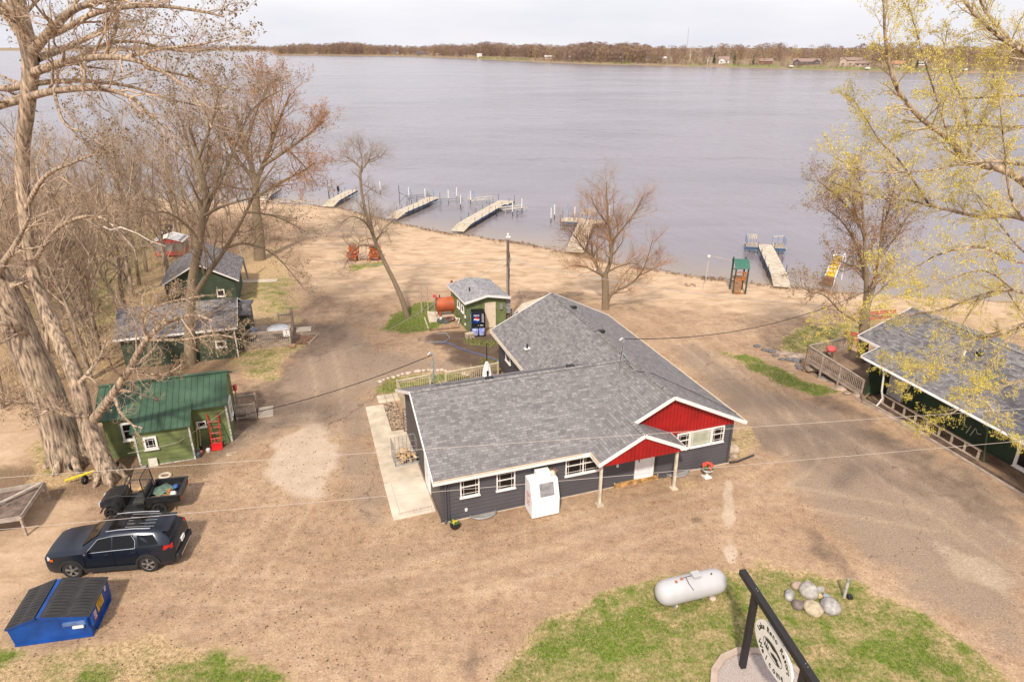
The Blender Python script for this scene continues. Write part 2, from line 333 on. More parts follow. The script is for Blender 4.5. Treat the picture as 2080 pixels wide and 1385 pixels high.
gm = bpy.data.materials.new('ground_cover'); gm.use_nodes = True; nt = gm.node_tree; N = nt.nodes; L = nt.links; bs = N['Principled BSDF']; bs.inputs['Roughness'].default_value = .95; bs.inputs['Specular IOR Level'].default_value = .15
tcx = N.new('ShaderNodeTexCoord'); OBJ = tcx.outputs['Object']
def NO(scale, det=5, rough=.6, st=None, dist=0):
    n = N.new('ShaderNodeTexNoise'); n.inputs['Scale'].default_value = scale; n.inputs['Detail'].default_value = det; n.inputs['Roughness'].default_value = rough; n.inputs['Distortion'].default_value = dist
    if st:
        m = N.new('ShaderNodeMapping'); m.inputs['Scale'].default_value = st; L.new(OBJ, m.inputs[0]); L.new(m.outputs[0], n.inputs['Vector'])
    else: L.new(OBJ, n.inputs['Vector'])
    return n.outputs[0]
def RAMP(src, stops):
    r = N.new('ShaderNodeValToRGB'); e = r.color_ramp.elements
    while len(e) < len(stops): e.new(.5)
    for k, (p, c) in enumerate(stops): e[k].position = p; e[k].color = (*c, 1)
    L.new(src, r.inputs[0]); return r.outputs[0]
def MX(f, a, b, bt='MIX'):
    m = N.new('ShaderNodeMix'); m.data_type = 'RGBA'; m.blend_type = bt
    if isinstance(f, (int, float)): m.inputs[0].default_value = f
    else: L.new(f, m.inputs[0])
    for s_, k in ((a, 6), (b, 7)):
        if isinstance(s_, tuple): m.inputs[k].default_value = (*s_, 1)
        else: L.new(s_, m.inputs[k])
    return m.outputs[2]
def MA(op, a, b=0, c=None, clamp=False):
    m = N.new('ShaderNodeMath'); m.operation = op; m.use_clamp = clamp
    for s_, k in ((a, 0), (b, 1)) + (((c, 2),) if c is not None else ()):
        if isinstance(s_, (int, float)): m.inputs[k].default_value = s_
        else: L.new(s_, m.inputs[k])
    return m.outputs[0]
def ATT(n):
    a = N.new('ShaderNodeAttribute'); a.attribute_name = n; return a.outputs['Fac']
def THR(att, noise, k=.9, sharp=3.5):   # attribute + noise -> crisp patchy mask
    return MA('MULTIPLY_ADD', MA('ADD', att, MA('MULTIPLY', MA('SUBTRACT', noise, .5), k)), sharp, .5 - sharp * .5, clamp=True)
nb = NO(.22, 6); nm = NO(1.1, 6, .65); nf = NO(6, 6, .7); nff = NO(13, 6, .85); nst = NO(.35, 6, .6, (1, 3.2, 1), .6)
lot = RAMP(nb, [(.3, (.335, .222, .138)), (.52, (.45, .31, .20)), (.72, (.54, .385, .26))])
lot = MX(MA('MULTIPLY', MA('SUBTRACT', nm, .42, clamp=True), 2.2, clamp=True), lot, (.36, .225, .14))
lot = MX(MA('MULTIPLY', MA('SUBTRACT', nst, .5, clamp=True), 2.0, clamp=True), lot, (.28, .185, .135))
spk = RAMP(nff, [(.34, (.42, .39, .37)), (.44, (.84, .83, .82)), (.56, (1.04, 1.04, 1.04)), (.66, (1.7, 1.67, 1.63))])
mot = RAMP(NO(2.6, 7, .8), [(.36, (.64, .60, .57)), (.5, (.97, .97, .97)), (.66, (1.18, 1.17, 1.15))])
lot = MX(.8, lot, mot, 'MULTIPLY'); lot = MX(MA('MULTIPLY', THR(ATT('road'), nb, .5, 1.6), .8), lot, (.30, .225, .168)); lot = MX(MA('MULTIPLY', THR(ATT('track'), nf, .8, 1.5), .55), lot, (.60, .445, .31)); lot = MX(MA('MULTIPLY', THR(ATT('rut'), nf, 1.0, 1.5), .5), lot, (.235, .16, .11)); lot = MX(.95, lot, spk, 'MULTIPLY')
vo = N.new('ShaderNodeTexVoronoi'); vo.feature = 'DISTANCE_TO_EDGE'; vo.inputs['Scale'].default_value = .17; vo.inputs['Randomness'].default_value = 1
dv = N.new('ShaderNodeMix'); dv.data_type = 'VECTOR'; dv.inputs[0].default_value = .12; nn = N.new('ShaderNodeTexNoise'); nn.inputs['Scale'].default_value = 1.0; nn.inputs['Detail'].default_value = 6
L.new(OBJ, nn.inputs['Vector']); av = N.new('ShaderNodeVectorMath'); av.operation = 'MULTIPLY_ADD'; av.inputs[1].default_value = (1.7, 1.7, 0); L.new(nn.outputs['Color'], av.inputs[0]); L.new(OBJ, av.inputs[2]); L.new(av.outputs[0], vo.inputs['Vector'])
crack = MA('MULTIPLY', MA('LESS_THAN', vo.outputs['Distance'], .0035), MA('MULTIPLY', MA('GREATER_THAN', nm, .40), MA('GREATER_THAN', ATT('road'), .3)))
lot = MX(MA('MULTIPLY', crack, .6), lot, (.16, .11, .085))
sand = RAMP(NO(.5, 6, .6, (1, 2.2, 1), .8), [(.3, (.37, .25, .16)), (.47, (.52, .37, .245)), (.68, (.64, .47, .32))])
sand = MX(MA('MULTIPLY', THR(ATT('rut'), nf, 1.0, 1.5), .35), sand, (.36, .235, .14)); sand = MX(.6, sand, RAMP(NO(8, 6, .85), [(.35, (.68, .64, .60)), (.65, (1.2, 1.2, 1.2))]), 'MULTIPLY')
dry = RAMP(NO(6, 7, .85), [(.34, (.16, .10, .055)), (.47, (.38, .26, .135)), (.60, (.62, .45, .27))])
green = RAMP(NO(7, 7, .85), [(.34, (.035, .07, .008)), (.48, (.105, .155, .018)), (.64, (.26, .275, .065))])
litter = RAMP(NO(16, 5, .8), [(.35, (.12, .075, .045)), (.55, (.26, .175, .11)), (.72, (.44, .33, .23))])
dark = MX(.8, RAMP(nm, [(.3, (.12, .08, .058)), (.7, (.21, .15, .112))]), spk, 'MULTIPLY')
pale = MX(.6, RAMP(nm, [(.3, (.46, .345, .25)), (.7, (.58, .455, .34))]), spk, 'MULTIPLY')
c = MX(THR(ATT('sand'), nm, .8, 1.8), lot, sand)
c = MX(THR(ATT('pale'), nf, .7, 2.2), c, pale)
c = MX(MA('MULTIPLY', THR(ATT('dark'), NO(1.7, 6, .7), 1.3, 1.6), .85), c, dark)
c = MX(THR(ATT('litter'), nf, 1.2, 2.2), c, litter)
lawn = MX(THR(ATT('lush'), NO(1.3, 8, .8), 2.3, 1.9), dry, green)
c = MX(THR(ATT('grass'), NO(2.5, 8, .8), 1.6, 2.4), c, lawn)
c = MX(MA('MULTIPLY', THR(ATT('wetd'), NO(1.2, 6, .7), 1.4, 1.4), .75), c, (.085, .055, .038)); wet = ATT('wet'); c = MX(MA('MULTIPLY', wet, .75), c, (.17, .105, .06))
L.new(c, bs.inputs['Base Color'])
bpn = N.new('ShaderNodeBump'); bpn.inputs['Strength'].default_value = .55; bpn.inputs['Distance'].default_value = .04; L.new(MA('ADD', nf, MA('MULTIPLY', nff, .5)), bpn.inputs['Height']); L.new(bpn.outputs[0], bs.inputs['Normal'])
A['wet'] = np.clip(1 - np.abs(SD + .15 + jit * .9) / .7, 0, 1)
ny, nx = GX.shape; idx = np.arange(ny * nx).reshape(ny, nx); Q = np.stack([idx[:-1, :-1], idx[:-1, 1:], idx[1:, 1:], idx[1:, :-1]], -1).reshape(-1, 4)
fc = lambda a: (a[:-1, :-1] + a[1:, 1:] + a[:-1, 1:] + a[1:, :-1]).ravel() / 4
cls = np.zeros(len(Q), int); cls[fc(A['sand']) > .5] = 1; cls[fc(A['grass']) > .5] = 2
for k, nme in enumerate(('parking_lot', 'beach', 'lawn')):
    q = Q[cls == k]; u, inv = np.unique(q, return_inverse=True); V = np.stack([GX.ravel()[u], GY.ravel()[u], GZ.ravel()[u]], 1)
    o = npmesh(nme, V, inv.reshape(-1, 4), gm, smooth=True); o['kind'] = 'structure'
    for an, arr in A.items():
        at_ = o.data.attributes.new(an, 'FLOAT', 'POINT'); at_.data.foreach_set('value', arr.ravel()[u].astype(np.float32))
def mask_at(k, x, y):
    i = np.clip(np.searchsorted(ys, y), 0, len(ys) - 1); j = np.clip(np.searchsorted(xs, x), 0, len(xs) - 1); return A[k][i, j]
# ---------------------------------------------------------------- water
wm = bpy.data.materials.new('lake_water'); wm.use_nodes = True; nt = wm.node_tree; N = nt.nodes; L = nt.links; bs = N['Principled BSDF']
bs.inputs['Roughness'].default_value = .16; bs.inputs['IOR'].default_value = 1.33
tcx = N.new('ShaderNodeTexCoord'); OBJ = tcx.outputs['Object']
shal = ATT('shallow'); c = MX(shal, (.22, .193, .212), (.33, .25, .18)); c = MX(MA('MULTIPLY', MA('SUBTRACT', NO(.011, 5, .55, (1, 2.2, 1), .6), .46, clamp=True), 4.5, clamp=True), c, (.155, .14, .155)); L.new(c, bs.inputs['Base Color'])  # wind-ruffled patches: their darker reflection is painted into the base colour
w1 = NO(1.5, 5, .7, (1, .5, 1)); w2 = NO(.5, 3, .5, (1, .5, 1)); w3 = NO(.11, 3, .5, (1, .4, 1)); 
gust = MA('MULTIPLY_ADD', NO(.018, 4, .55, (.6, 1.6, 1), .5), 1.6, -.25, clamp=True)
calm = MA('SUBTRACT', 1.0, MA('MULTIPLY', ATT('lee'), .75))
hh = MA('MULTIPLY', MA('ADD', MA('ADD', w1, MA('MULTIPLY', w2, 2.6)), MA('ADD', MA('MULTIPLY', w3, 7.0), MA('MULTIPLY', NO(.035, 3, .5, (1, .4, 1)), 14.0))), MA('MULTIPLY', calm, MA('ADD', gust, .6)))
bp = N.new('ShaderNodeBump'); bp.inputs['Strength'].default_value = .9; bp.inputs['Distance'].default_value = .11; L.new(hh, bp.inputs['Height']); L.new(bp.outputs[0], bs.inputs['Normal'])
wx = np.concatenate([[-9000, -5000, -3000, -1500, -800, -400, -200, -120], np.arange(-100, 80, 2.5), [90, 120, 200, 400, 800, 1500, 3000, 6000]]); wy = np.concatenate([[-600, -200, -50, 0], np.arange(20, 150, 2.5), [170, 200, 260, 400, 800, 1500, 3000, 6000, 12000]])
WX, WY = np.meshgrid(wx, wy); sd = -shore_d(WX, WY); ny, nx = WX.shape; idx = np.arange(ny * nx).reshape(ny, nx); Q = np.stack([idx[:-1, :-1], idx[:-1, 1:], idx[1:, 1:], idx[1:, :-1]], -1).reshape(-1, 4)
fsd = np.max(np.stack([sd.ravel()[Q[:, k]] for k in range(4)], 1), 1); Q = Q[fsd > -2]
water = npmesh('lake_water', np.stack([WX.ravel(), WY.ravel(), np.full(WX.size, -.2)], 1), Q, wm); water['kind'] = 'structure'
for an, arr in (('shallow', np.clip(1 - sd / 9, 0, 1) ** 1.5), ('lee', np.clip(1 - sd / 70, 0, 1))):
    at_ = water.data.attributes.new(an, 'FLOAT', 'POINT'); at_.data.foreach_set('value', arr.ravel().astype(np.float32))
# ---------------------------------------------------------------- far shore
rnd = random.Random(5); NR = np.random.RandomState(7)
FS = [(-9000, 5200), (-4500, 4600)] + [tuple(at(x, y, -.2)[:2]) for x, y in ((300, 104), (440, 104), (548, 104.6))] + [tuple(at(x, y, -.2)[:2]) for x, y in ((562, 112.5), (700, 113.5), (830, 115), (900, 117.5), (960, 120), (1100, 127), (1200, 131), (1320, 133.5), (1400, 135.5), (1600, 140.5), (1700, 144), (1830, 147), (2080, 150.5), (2300, 153), (2700, 158))] + [(1400, 300), (3000, -600)]
hm = mat('far_bank', (.30, .205, .14), .95, 0, .2, .05, col2=(.24, .19, .09), detail=8)
V = []; F_ = []
offs = [(-3, -.6), (2, .5), (10, 1.6), (45, 4.5), (130, 8), (400, 11), (1500, 12), (5000, 12)]
for (x, y) in FS:
    r = math.hypot(x, y)
    for d, z in offs: k = (r + d) / r; V.append((x * k, y * k, z))
m_ = len(offs)
for i in range(len(FS) - 1):
    for j in range(m_ - 1): F_.append((i * m_ + j, (i + 1) * m_ + j, (i + 1) * m_ + j + 1, i * m_ + j + 1))
o = npmesh('far_bank', V, F_, hm, smooth=True); o['kind'] = 'structure'
def far(px, d):   # world point at inland distance d behind the far shoreline, for photo column px
    u = (px - 1040) / FOC
    for a, b in zip(FS, FS[1:]):
        dx, dy = b[0] - a[0], b[1] - a[1]; k = u / CP   # ray x = k*y (at horizon)
        den = dx - k * dy
        if abs(den) < 1e-9: continue
        t = (k * a[1] - a[0]) / den
        if 0 <= t <= 1 and a[1] + t * dy > 0:
            x, y = a[0] + t * dx, a[1] + t * dy; r = math.hypot(x, y); q = (r + d) / r
            return Vector((x * q, y * q, float(np.interp(d, [o_[0] for o_ in offs], [o_[1] for o_ in offs]))))
TM = [mat('far_tree_mauve', (.30, .19, .155), .95, 0, .3, .25), mat('far_tree_tan', (.37, .25, .165), .95, 0, .3, .25), mat('far_tree_yellow', (.43, .30, .13), .95, 0, .25, .25), mat('far_tree_dark', (.22, .145, .12), .95, 0, .3, .25)]
def shard_tree(n, W, H, s):
    P = np.zeros((n, 3)); th = NR.rand(n) * 6.283; rr = np.sqrt(NR.rand(n)); zz = NR.rand(n); prof = np.sqrt(np.clip(1 - ((zz - .52) / .5) ** 2, .03, 1))
    P[:, 0] = np.cos(th) * rr * W * prof; P[:, 1] = np.sin(th) * rr * W * prof; P[:, 2] = H * (.02 + .95 * zz)
    a = NR.rand(n) * 6.283; up = np.stack([P[:, 0] / W * .5, P[:, 1] / W * .5, np.ones(n) * .6], 1) * (s * (.6 + NR.rand(n)))[:, None]; sd = np.stack([np.cos(a), np.sin(a), np.zeros(n)], 1) * (s * .5)
    q = np.stack([P - sd, P + sd, P + sd * .3 + up, P - sd * .3 + up], 1); tr = np.array([[(-.15, 0, -.5), (.15, 0, -.5), (.08, 0, H * .6), (-.08, 0, H * .6)], [(0, -.15, -.5), (0, .15, -.5), (0, .08, H * .6), (0, -.08, H * .6)]])
    return np.concatenate([q, tr])
TT = [shard_tree(150, rnd.uniform(4.2, 5.6), rnd.uniform(12, 15), .85) for _ in range(7)]
VV = []; MI = []
def plant(p, sc_, k, m): 
    a = rnd.uniform(0, 6.28); c, s = math.cos(a), math.sin(a); T = TT[k].reshape(-1, 3) * sc_; X = T[:, 0] * c - T[:, 1] * s + p[0]; Y = T[:, 0] * s + T[:, 1] * c + p[1]; VV.append(np.stack([X, Y, T[:, 2] + p[2]], 1)); MI.append(np.full(len(T) // 4, m))
for i in range(3600):
    px = rnd.uniform(556, 2420) if rnd.random() < .5 else rnd.uniform(556, 1300); q = rnd.random()
    d = 14 + 230 * q ** 1.4
    if px > 1380 and d < 55 and rnd.random() < .82: d = rnd.uniform(60, 160)
    if (960 < px < 1110 or 1500 < px < 1560) and d < 40: d += 45
    p = far(px, d); 
    if p is None: continue
    mix = rnd.random(); m = 2 if (mix < .09) else 1 if mix < .40 else 3 if mix > .82 else 0
    if px > 1340 and d < 90 and rnd.random() < .15: m = 2
    gr = 1.0 + .12 * math.sin(px / 37.) + .08 * math.sin(px / 13.)
    plant(p, gr * rnd.uniform(.72, 1.12) * (1.4 if px < 800 else 1.15 if px < 1200 else .98), rnd.randrange(7), m)
for i in range(500):
    p = far(rnd.uniform(250, 552), rnd.uniform(20, 700)); 
    if p: plant(p, rnd.uniform(1.1, 1.7), rnd.randrange(7), 0)
VV = np.concatenate(VV); MI = np.concatenate(MI); o = npmesh('far_woods', VV, np.arange(len(VV)).reshape(-1, 4), TM, mi=MI)
tag(o, 'long belt of bare brown woods along the far lakeshore', 'woods', kind='stuff')
# bushes and dry bank growth on the far shore
VV = []; MI = []
for i in range(1300):
    px = rnd.uniform(560, 2300)
    if px > 1370 and rnd.random() < .5: continue
    p = far(px, rnd.uniform(4, 16)); 
    if p: plant(p, rnd.uniform(.18, .34), rnd.randrange(7), rnd.choice((0, 1, 1, 3)))
VV = np.concatenate(VV); MI = np.concatenate(MI); o = npmesh('shore_brush', VV, np.arange(len(VV)).reshape(-1, 4), TM, mi=MI); tag(o, 'low brown brush along the water edge of the far bank', 'brush', kind='stuff')
# ================================================================ far shore things
WH = mat('white_paint', (.80, .78, .75), .55, 0, .04, 2)
def house(px, d, Lx, Wy, h, label, wall, roofm, hip=.45, rz=0, wins=3, gables=0, cat='house', name='lake_house'):
    p = far(px, d); t = thing(name, label, cat, p, math.degrees(math.atan2(p.y, p.x)) - 90 + rz)
    m = MB(); rh = Wy * hip / 2
    m.box((-Lx / 2, 0, -1), (Lx / 2, Wy, h)); m.extrude([(-Lx / 2, 0.02, h), (-Lx / 2, Wy - .02, h), (-Lx / 2, Wy / 2, h + rh)], (Lx, 0, 0))
    for k in range(gables):
        gx = (-Lx / 2 + 3.2) if k == 0 else (Lx / 2 - 3.2); m.box((gx - 3, -1.5, -1), (gx + 3, -.02, h)); m.extrude([(gx - 3, -1.5, h), (gx + 3, -1.5, h), (gx, -1.5, h + 2)], (0, 1.45, 0))
    m.build('wall', wall, t)
    m = MB(); m.roof([(-Lx / 2 - .6, -.6, h - .15), (Lx / 2 + .6, -.6, h - .15), (Lx / 2 + .6, Wy / 2, h + rh + .15), (-Lx / 2 - .6, Wy / 2, h + rh + .15)], .25)
    m.roof([(Lx / 2 + .6, Wy + .6, h - .15), (-Lx / 2 - .6, Wy + .6, h - .15), (-Lx / 2 - .6, Wy / 2, h + rh + .15), (Lx / 2 + .6, Wy / 2, h + rh + .15)], .25)
    for k in range(gables):
        gx = (-Lx / 2 + 3.2) if k == 0 else (Lx / 2 - 3.2)
        m.roof([(gx - 3.5, -2, h - .2), (gx - 3.5, Wy / 2, h - .2), (gx, Wy / 2, h + 2.2), (gx, -2, h + 2.2)], .2); m.roof([(gx + 3.5, -2, h - .2), (gx + 3.5, Wy / 2, h - .2), (gx, Wy / 2, h + 2.2), (gx, -2, h + 2.2)], .2)
    m.build('roof', roofm, t)
    for k in range(wins):
        wx_ = -Lx / 2 + Lx * (k + .5) / wins; y = -.06 if not (gables and abs(wx_) > Lx / 2 - 6.4) else -1.56
        w_ = MB().box((wx_ - 1.1, y - .05, .9), (wx_ + 1.1, y + .04, 2.2)).build('window', WH, t); MB().box((wx_ - 1.0, y - .09, 1.0), (wx_ + 1.0, y - .055, 2.1)).build('pane', mat('far_glass', (.05, .055, .07), .15, 0, .1, 1), w_)
    return t
tanw = mat('tan_wall', (.50, .38, .29), .8, 0, .08, 1); drk = mat('dark_wall', (.13, .10, .095), .8, 0, .1, 1); redw = mat('redbrown_wall', (.24, .085, .06), .8, 0, .1, 1); gryr = mat('brown_roof', (.30, .21, .18), .9, 0, .1, 1); orr = mat('rust_roof', (.42, .21, .12), .85, 0, .1, 1); blu = mat('slate_roof', (.16, .16, .20), .85, 0, .1, 1)
house(1406, 30, 11, 9, 3.2, 'small white gabled house among trees on the far shore, left of two firs', WH, gryr, .8, 6, 2, 1)
house(1479, 26, 13, 9, 3.6, 'dark red house with brown roof beside a fir on the far shore', redw, gryr, .5, 4, 3)
house(1549, 30, 25, 10, 3.4, 'long dark house with two pale gables and a deck on the far shore', drk, gryr, .5, 2, 5, 2)
house(1625, 34, 19, 11, 5.0, 'large tan two storey house on the far shore', tanw, gryr, .4, -4, 3, 1)
house(1647, 28, 13, 9, 3.0, 'low tan house wing with dark windows on the far shore', tanw, gryr, .4, -4, 3)
house(1706, 26, 12, 9, 3.2, 'brown house with a rust orange roof on the far shore', tanw, orr, .5, 0, 2)
house(1750, 48, 7, 6, 4, 'small pale house half hidden in trees above the far bank', WH, gryr, .6)
house(2040, 40, 26, 9, 3, 'long low white house behind yellow branches at the right', WH, gryr, .3)
house(2010, 75, 12, 9, 4.5, 'white upper house on the hill behind yellow branches', WH, gryr, .6, 0, 2)
house(984, 28, 9, 5, 4.5, 'lone white shed on a green lawn of the far shore', WH, WH, .4, 0, 0, cat='shed', name='lake_shed')
house(1105, 45, 14, 8, 2.8, 'pale house behind bare trees at mid far shore', tanw, WH, .3, 0, 3)
house(1135, 50, 9, 8, 2.8, 'small white topped house right of a pale house', tanw, WH, .3, 0, 2)
house(1222, 45, 22, 8, 2.8, 'long pale row house above a green slope of the far shore', tanw, WH, .3, 0, 5)
house(1272, 42, 16, 8, 3.0, 'white fronted house above the small dark dock', WH, blu, .4, 0, 4)
house(1297, 48, 12, 8, 2.8, 'pale low house right of the white fronted house', tanw, WH, .4, 0, 3)
house(840, 32, 15, 10, 6, 'steep roofed blue house far left on the far shore', WH, blu, 1.0, 0, 3, 1)
house(884, 36, 20, 10, 4, 'long blue roofed house far left on the far shore', blu, blu, .6, 0, 4)
house(704, 30, 12, 6, 3, 'white flat building at the far left shore', WH, WH, .2, 0, 2)
house(915, 32, 16, 8, 3, 'low tan house right of the long blue roofed house', tanw, gryr, .3, 0, 3)
# lawns on the far bank
for k, (a, b, d0, d1) in enumerate(((980, 1070, 6, 26), (1210, 1248, 5, 28), (1412, 1505, 4, 20), (1516, 1590, 4, 20), (1600, 1690, 4, 18), (1705, 1800, 5, 22), (1340, 1365, 5, 14))):
    V = []; n_ = 14; ds = np.linspace(d0, d1, 6)
    for i in range(n_ + 1):
        for d in ds: p = far(a + (b - a) * i / n_, d * (1 + .12 * math.sin(i * 1.7))); V.append((p.x, p.y, p.z + .12))
    Q = [(i * 6 + j, (i + 1) * 6 + j, (i + 1) * 6 + j + 1, i * 6 + j + 1) for i in range(n_) for j in range(5)]
    o = npmesh('far_lawn', V, Q, mat('far_lawn', (.15, .22, .035), .95, 0, .25, .06, col2=(.26, .23, .10)), smooth=True); o['kind'] = 'structure'
# firs
fir = mat('fir_needles', (.045, .075, .04), .95, 0, .3, 1)
def fir_tree(px, d, h, label):
    p = far(px, d); t = thing('fir_tree', label, 'tree', p, 0, 'firs on the far shore'); m = MB()
    for k in range(150):
        z = h * rnd.uniform(.1, .98); r = (h - z) * .24 * rnd.uniform(.5, 1.1); a = rnd.uniform(0, 6.28); q = Vector((math.cos(a), math.sin(a), 0)); s_ = Vector((-q.y, q.x, 0)) * .5
        m.face([q * r * .2 + Vector((0, 0, z + .5)), q * r - s_ + Vector((0, 0, z - .4)), q * r * 1.1 + Vector((0, 0, z - .7)), q * r + s_ + Vector((0, 0, z - .4))])
    m.build('crown', fir, t); MB().tube([(0, 0, -1), (0, 0, h * .9)], [.3, .05], 6).build('trunk', TM[3], t)
fir_tree(1389, 26, 12, 'leftmost dark fir beside the white gabled house'); fir_tree(1424, 24, 11.5, 'dark fir right of the white gabled house'); fir_tree(1457, 22, 8.5, 'short fir left of the dark red house')
fir_tree(1741, 20, 9, 'fir on the lawn right of the rust roofed house')
# pale birch trunks
for px, h, lb in ((1378, 11, 'white trunked birch standing close to the far water'), (1347, 15, 'forked white birch above the far lawn')):
    p = far(px, 8 if px > 1360 else 24); t = thing('birch_tree', lb, 'tree', p); m = MB()
    m.tube([(0, 0, -1), (.2, 0, h * .5), (-.3, 0, h)], [.35, .25, .05], 6); m.tube([(.1, 0, h * .3), (1.6, .3, h * .7), (2, .5, h)], [.2, .12, .03], 5); m.tube([(.1, 0, h * .4), (-1.3, .3, h * .75)], [.18, .04], 5); m.build('trunk', WH, t)
    m = MB()
    for k in range(60): a, b, z = rnd.gauss(0, 1.6), rnd.gauss(0, 1.6), rnd.uniform(.4, 1) * h; m.face([(a, b, z), (a + .25, b, z), (a + .3, b, z + 1.3), (a + .1, b, z + 1.3)])
    m.build('crown', TM[1], t)
# radio tower
p = far(1340, 260); t = thing('radio_tower', 'thin grey lattice tower poking above the far treeline', 'tower', p); m = MB(); gm2 = mat('grey_steel', (.40, .40, .41), .5, .3, .05, 3)
for k in range(3): a = k * 2.09; m.tube([(math.cos(a) * .7, math.sin(a) * .7, -2), (math.cos(a) * .45, math.sin(a) * .45, 34)], .07, 4)
for z in range(0, 34, 2): m.tube([(.7, 0, z), (-.35, .6, z + 1), (-.35, -.6, z + 2)], .08, 3)
m.build('mast', gm2, t); MB().tube([(0, 0, 34), (0, 0, 38)], .12, 5).build('antenna', gm2, t)
# small far docks and lifts
for px, lb, c_ in ((1250, 'small dark dock with a lift on the far shore', drk), (1070, 'tiny grey dock on the far shore left of the brown bank', drk)):
    p = far(px, -2); t = thing('boat_dock', lb, 'dock', p); m = MB(); m.box((-6, -9, .5), (-4.6, 3, .65)); m.box((-6, -9, .5), (5, -7.5, .65)); m.build('deck', c_, t); m = MB()
    for x, y in ((-6, -9), (5, -9), (0, -9), (-6, 0)): m.tube([(x, y, -1), (x, y, 2.2)], .12, 5)
    m.build('pole', gm2, t)
for px, lb in ((1776, 'white boat lift canopy on the far waterline, left of the pair'), (1822, 'tiny blue and white lift on the far waterline'), (1829, 'white boxy lift beside the blue one on the far waterline'), (1658, 'two pale canopies on the far shore below the low tan house'), (1525, 'white slide on the far lawn left of the long dark house')):
    p = far(px, 2); t = thing('boat_lift', lb, 'boat lift', p); m = MB(); m.extrude([(-1.6, 0, 1.6), (1.6, 0, 1.6), (1.3, 0, 2.6), (-1.3, 0, 2.6)], (0, 4, 0)); m.build('canopy', WH if px != 1822 else mat('blue_canvas', (.1, .3, .5), .6), t); m = MB()
    for x, y in ((-1.5, 0), (1.5, 0), (-1.5, 4), (1.5, 4)): m.tube([(x, y, -1.5), (x, y, 1.6)], .1, 5)
    m.build('leg', gm2, t)
# ================================================================ MAIN BUILDING
SH = shingle('grey_shingle', (.275, .255, .252), (.17, .155, .154), (.125, .115, .115))
SH2 = shingle('dark_shingle', (.27, .25, .25), (.12, .108, .11), (.09, .08, .082))
CAPM = mat('ridge_cap', (.27, .245, .24), .9, 0, .25, 5)
SIDE = mat('charcoal_siding', (.078, .072, .080), .6, 0, .06, .8); SIDE2 = mat('charcoal_panel', (.085, .073, .075), .7, 0, .05, .8)
RED = mat('red_board', (.37, .009, .009), .5, 0, .12, 1.2); TRIM = mat('white_trim', (.82, .78, .74), .5, 0, .03, 2)
TAN = mat('tan_edge', (.60, .47, .33), .6, 0, .08, 4); GLS = mat('window_glass', (.016, .014, .013), .12, 0, .3, 2, spec=.25); BLK = mat('black_plastic', (.018, .018, .02), .45, 0, .1, 4); BLIND = mat('pale_blind', (.48, .50, .38), .7, 0, .1, 4)
CONC = mat('concrete', (.60, .50, .38), .9, 0, .12, 1.5, bump=.15, bscale=30); GREY = mat('grey_metal', (.38, .38, .40), .4, .4, .08, 4); STEEL = mat('galvanised_steel', (.50, .50, .50), .35, .6, .08, 6); WOOD = mat('weathered_wood', (.46, .36, .28), .85, 0, .2, 2, stretch=(1, 1, 8), bump=.2, bscale=30); PWOOD = mat('pale_wood', (.56, .46, .32), .8, 0, .12, 3); OWOOD = mat('orange_wood', (.60, .34, .13), .7, 0, .35, 3, stretch=(1, 6, 1))
def lap(m, p0, p1, z0, z1, step=.2, out=.05, nrm=None):
    """lap siding boards between two plan points (outward normal to the right of p0->p1)"""
    p0, p1 = Vector((*p0, 0)), Vector((*p1, 0)); d = (p1 - p0).normalized(); n = Vector((d.y, -d.x, 0)) if nrm is None else Vector(nrm); z = z0
    while z < z1 - 1e-4:
        zt = min(z + step, z1); a = n * out
        for q in ([p0 + a + Vector((0, 0, z)), p1 + a + Vector((0, 0, z)), p1 + n * .004 + Vector((0, 0, zt)), p0 + n * .004 + Vector((0, 0, zt))], [p0 + Vector((0, 0, z)), p1 + Vector((0, 0, z)), p1 + a + Vector((0, 0, z)), p0 + a + Vector((0, 0, z))]): m.face(q)
        z = zt
def window(par, o, d, n, w_, h_, lights=1, grid=True, style='hung', fr=.055, glass=None, name='window', out=0.03):
    """o = lower-left corner, d = unit along, n = outward normal; window frame part with pane sub-part"""
    o, d, n = Vector(o), Vector(d), Vector(n); up = Vector((0, 0, 1)); M = Matrix((( d.x, up.x, n.x, o.x), (d.y, up.y, n.y, o.y), (d.z, up.z, n.z, o.z), (0, 0, 0, 1)))
    m = MB(); m.M = M; a, b = out, out + .045
    m.box((0, 0, 0), (w_, fr, b)); m.box((0, h_ - fr, 0), (w_, h_, b)); m.box((0, fr, 0), (fr, h_ - fr, b)); m.box((w_ - fr, fr, 0), (w_, h_ - fr, b)); m.box((-.04, -.05, 0), (w_ + .04, 0, b + .03))
    lw = (w_ - fr) / lights; g = MB(); g.M = M
    for k in range(lights):
        x0 = fr if k == 0 else k * lw + fr; x1 = (k + 1) * lw
        if k: m.box((k * lw, fr, 0), (k * lw + fr, h_ - fr, b))
        if style == 'hung' : m.box((x0, h_ * .52, 0), (x1, h_ * .52 + .035, b - .012))
        if grid:
            for xx in (x0 + .11, x1 - .11): m.box((xx - .007, fr, 0), (xx + .007, h_ - fr, b - .04))
            for yy in (fr + .11, h_ - fr - .11): m.box((x0, yy - .007, 0), (x1, yy + .007, b - .041))
    g.box((fr, fr, -.02), (w_ - fr, h_ - fr, out - .012)); wn = m.build(name, TRIM, par); g.build('pane', glass or GLS, wn); return wn
MBR = 18.8; mb_root = thing('main_lodge', 'charcoal sided lodge with grey shingle roof and red gables, centre of the lot', 'building', (-3.2, 25.43, 0), MBR)
def ML(u, v, z=0):
    a = R(MBR); return Vector((-3.2 + u * math.cos(a) - v * math.sin(a), 25.43 + u * math.sin(a) + v * math.cos(a), z))
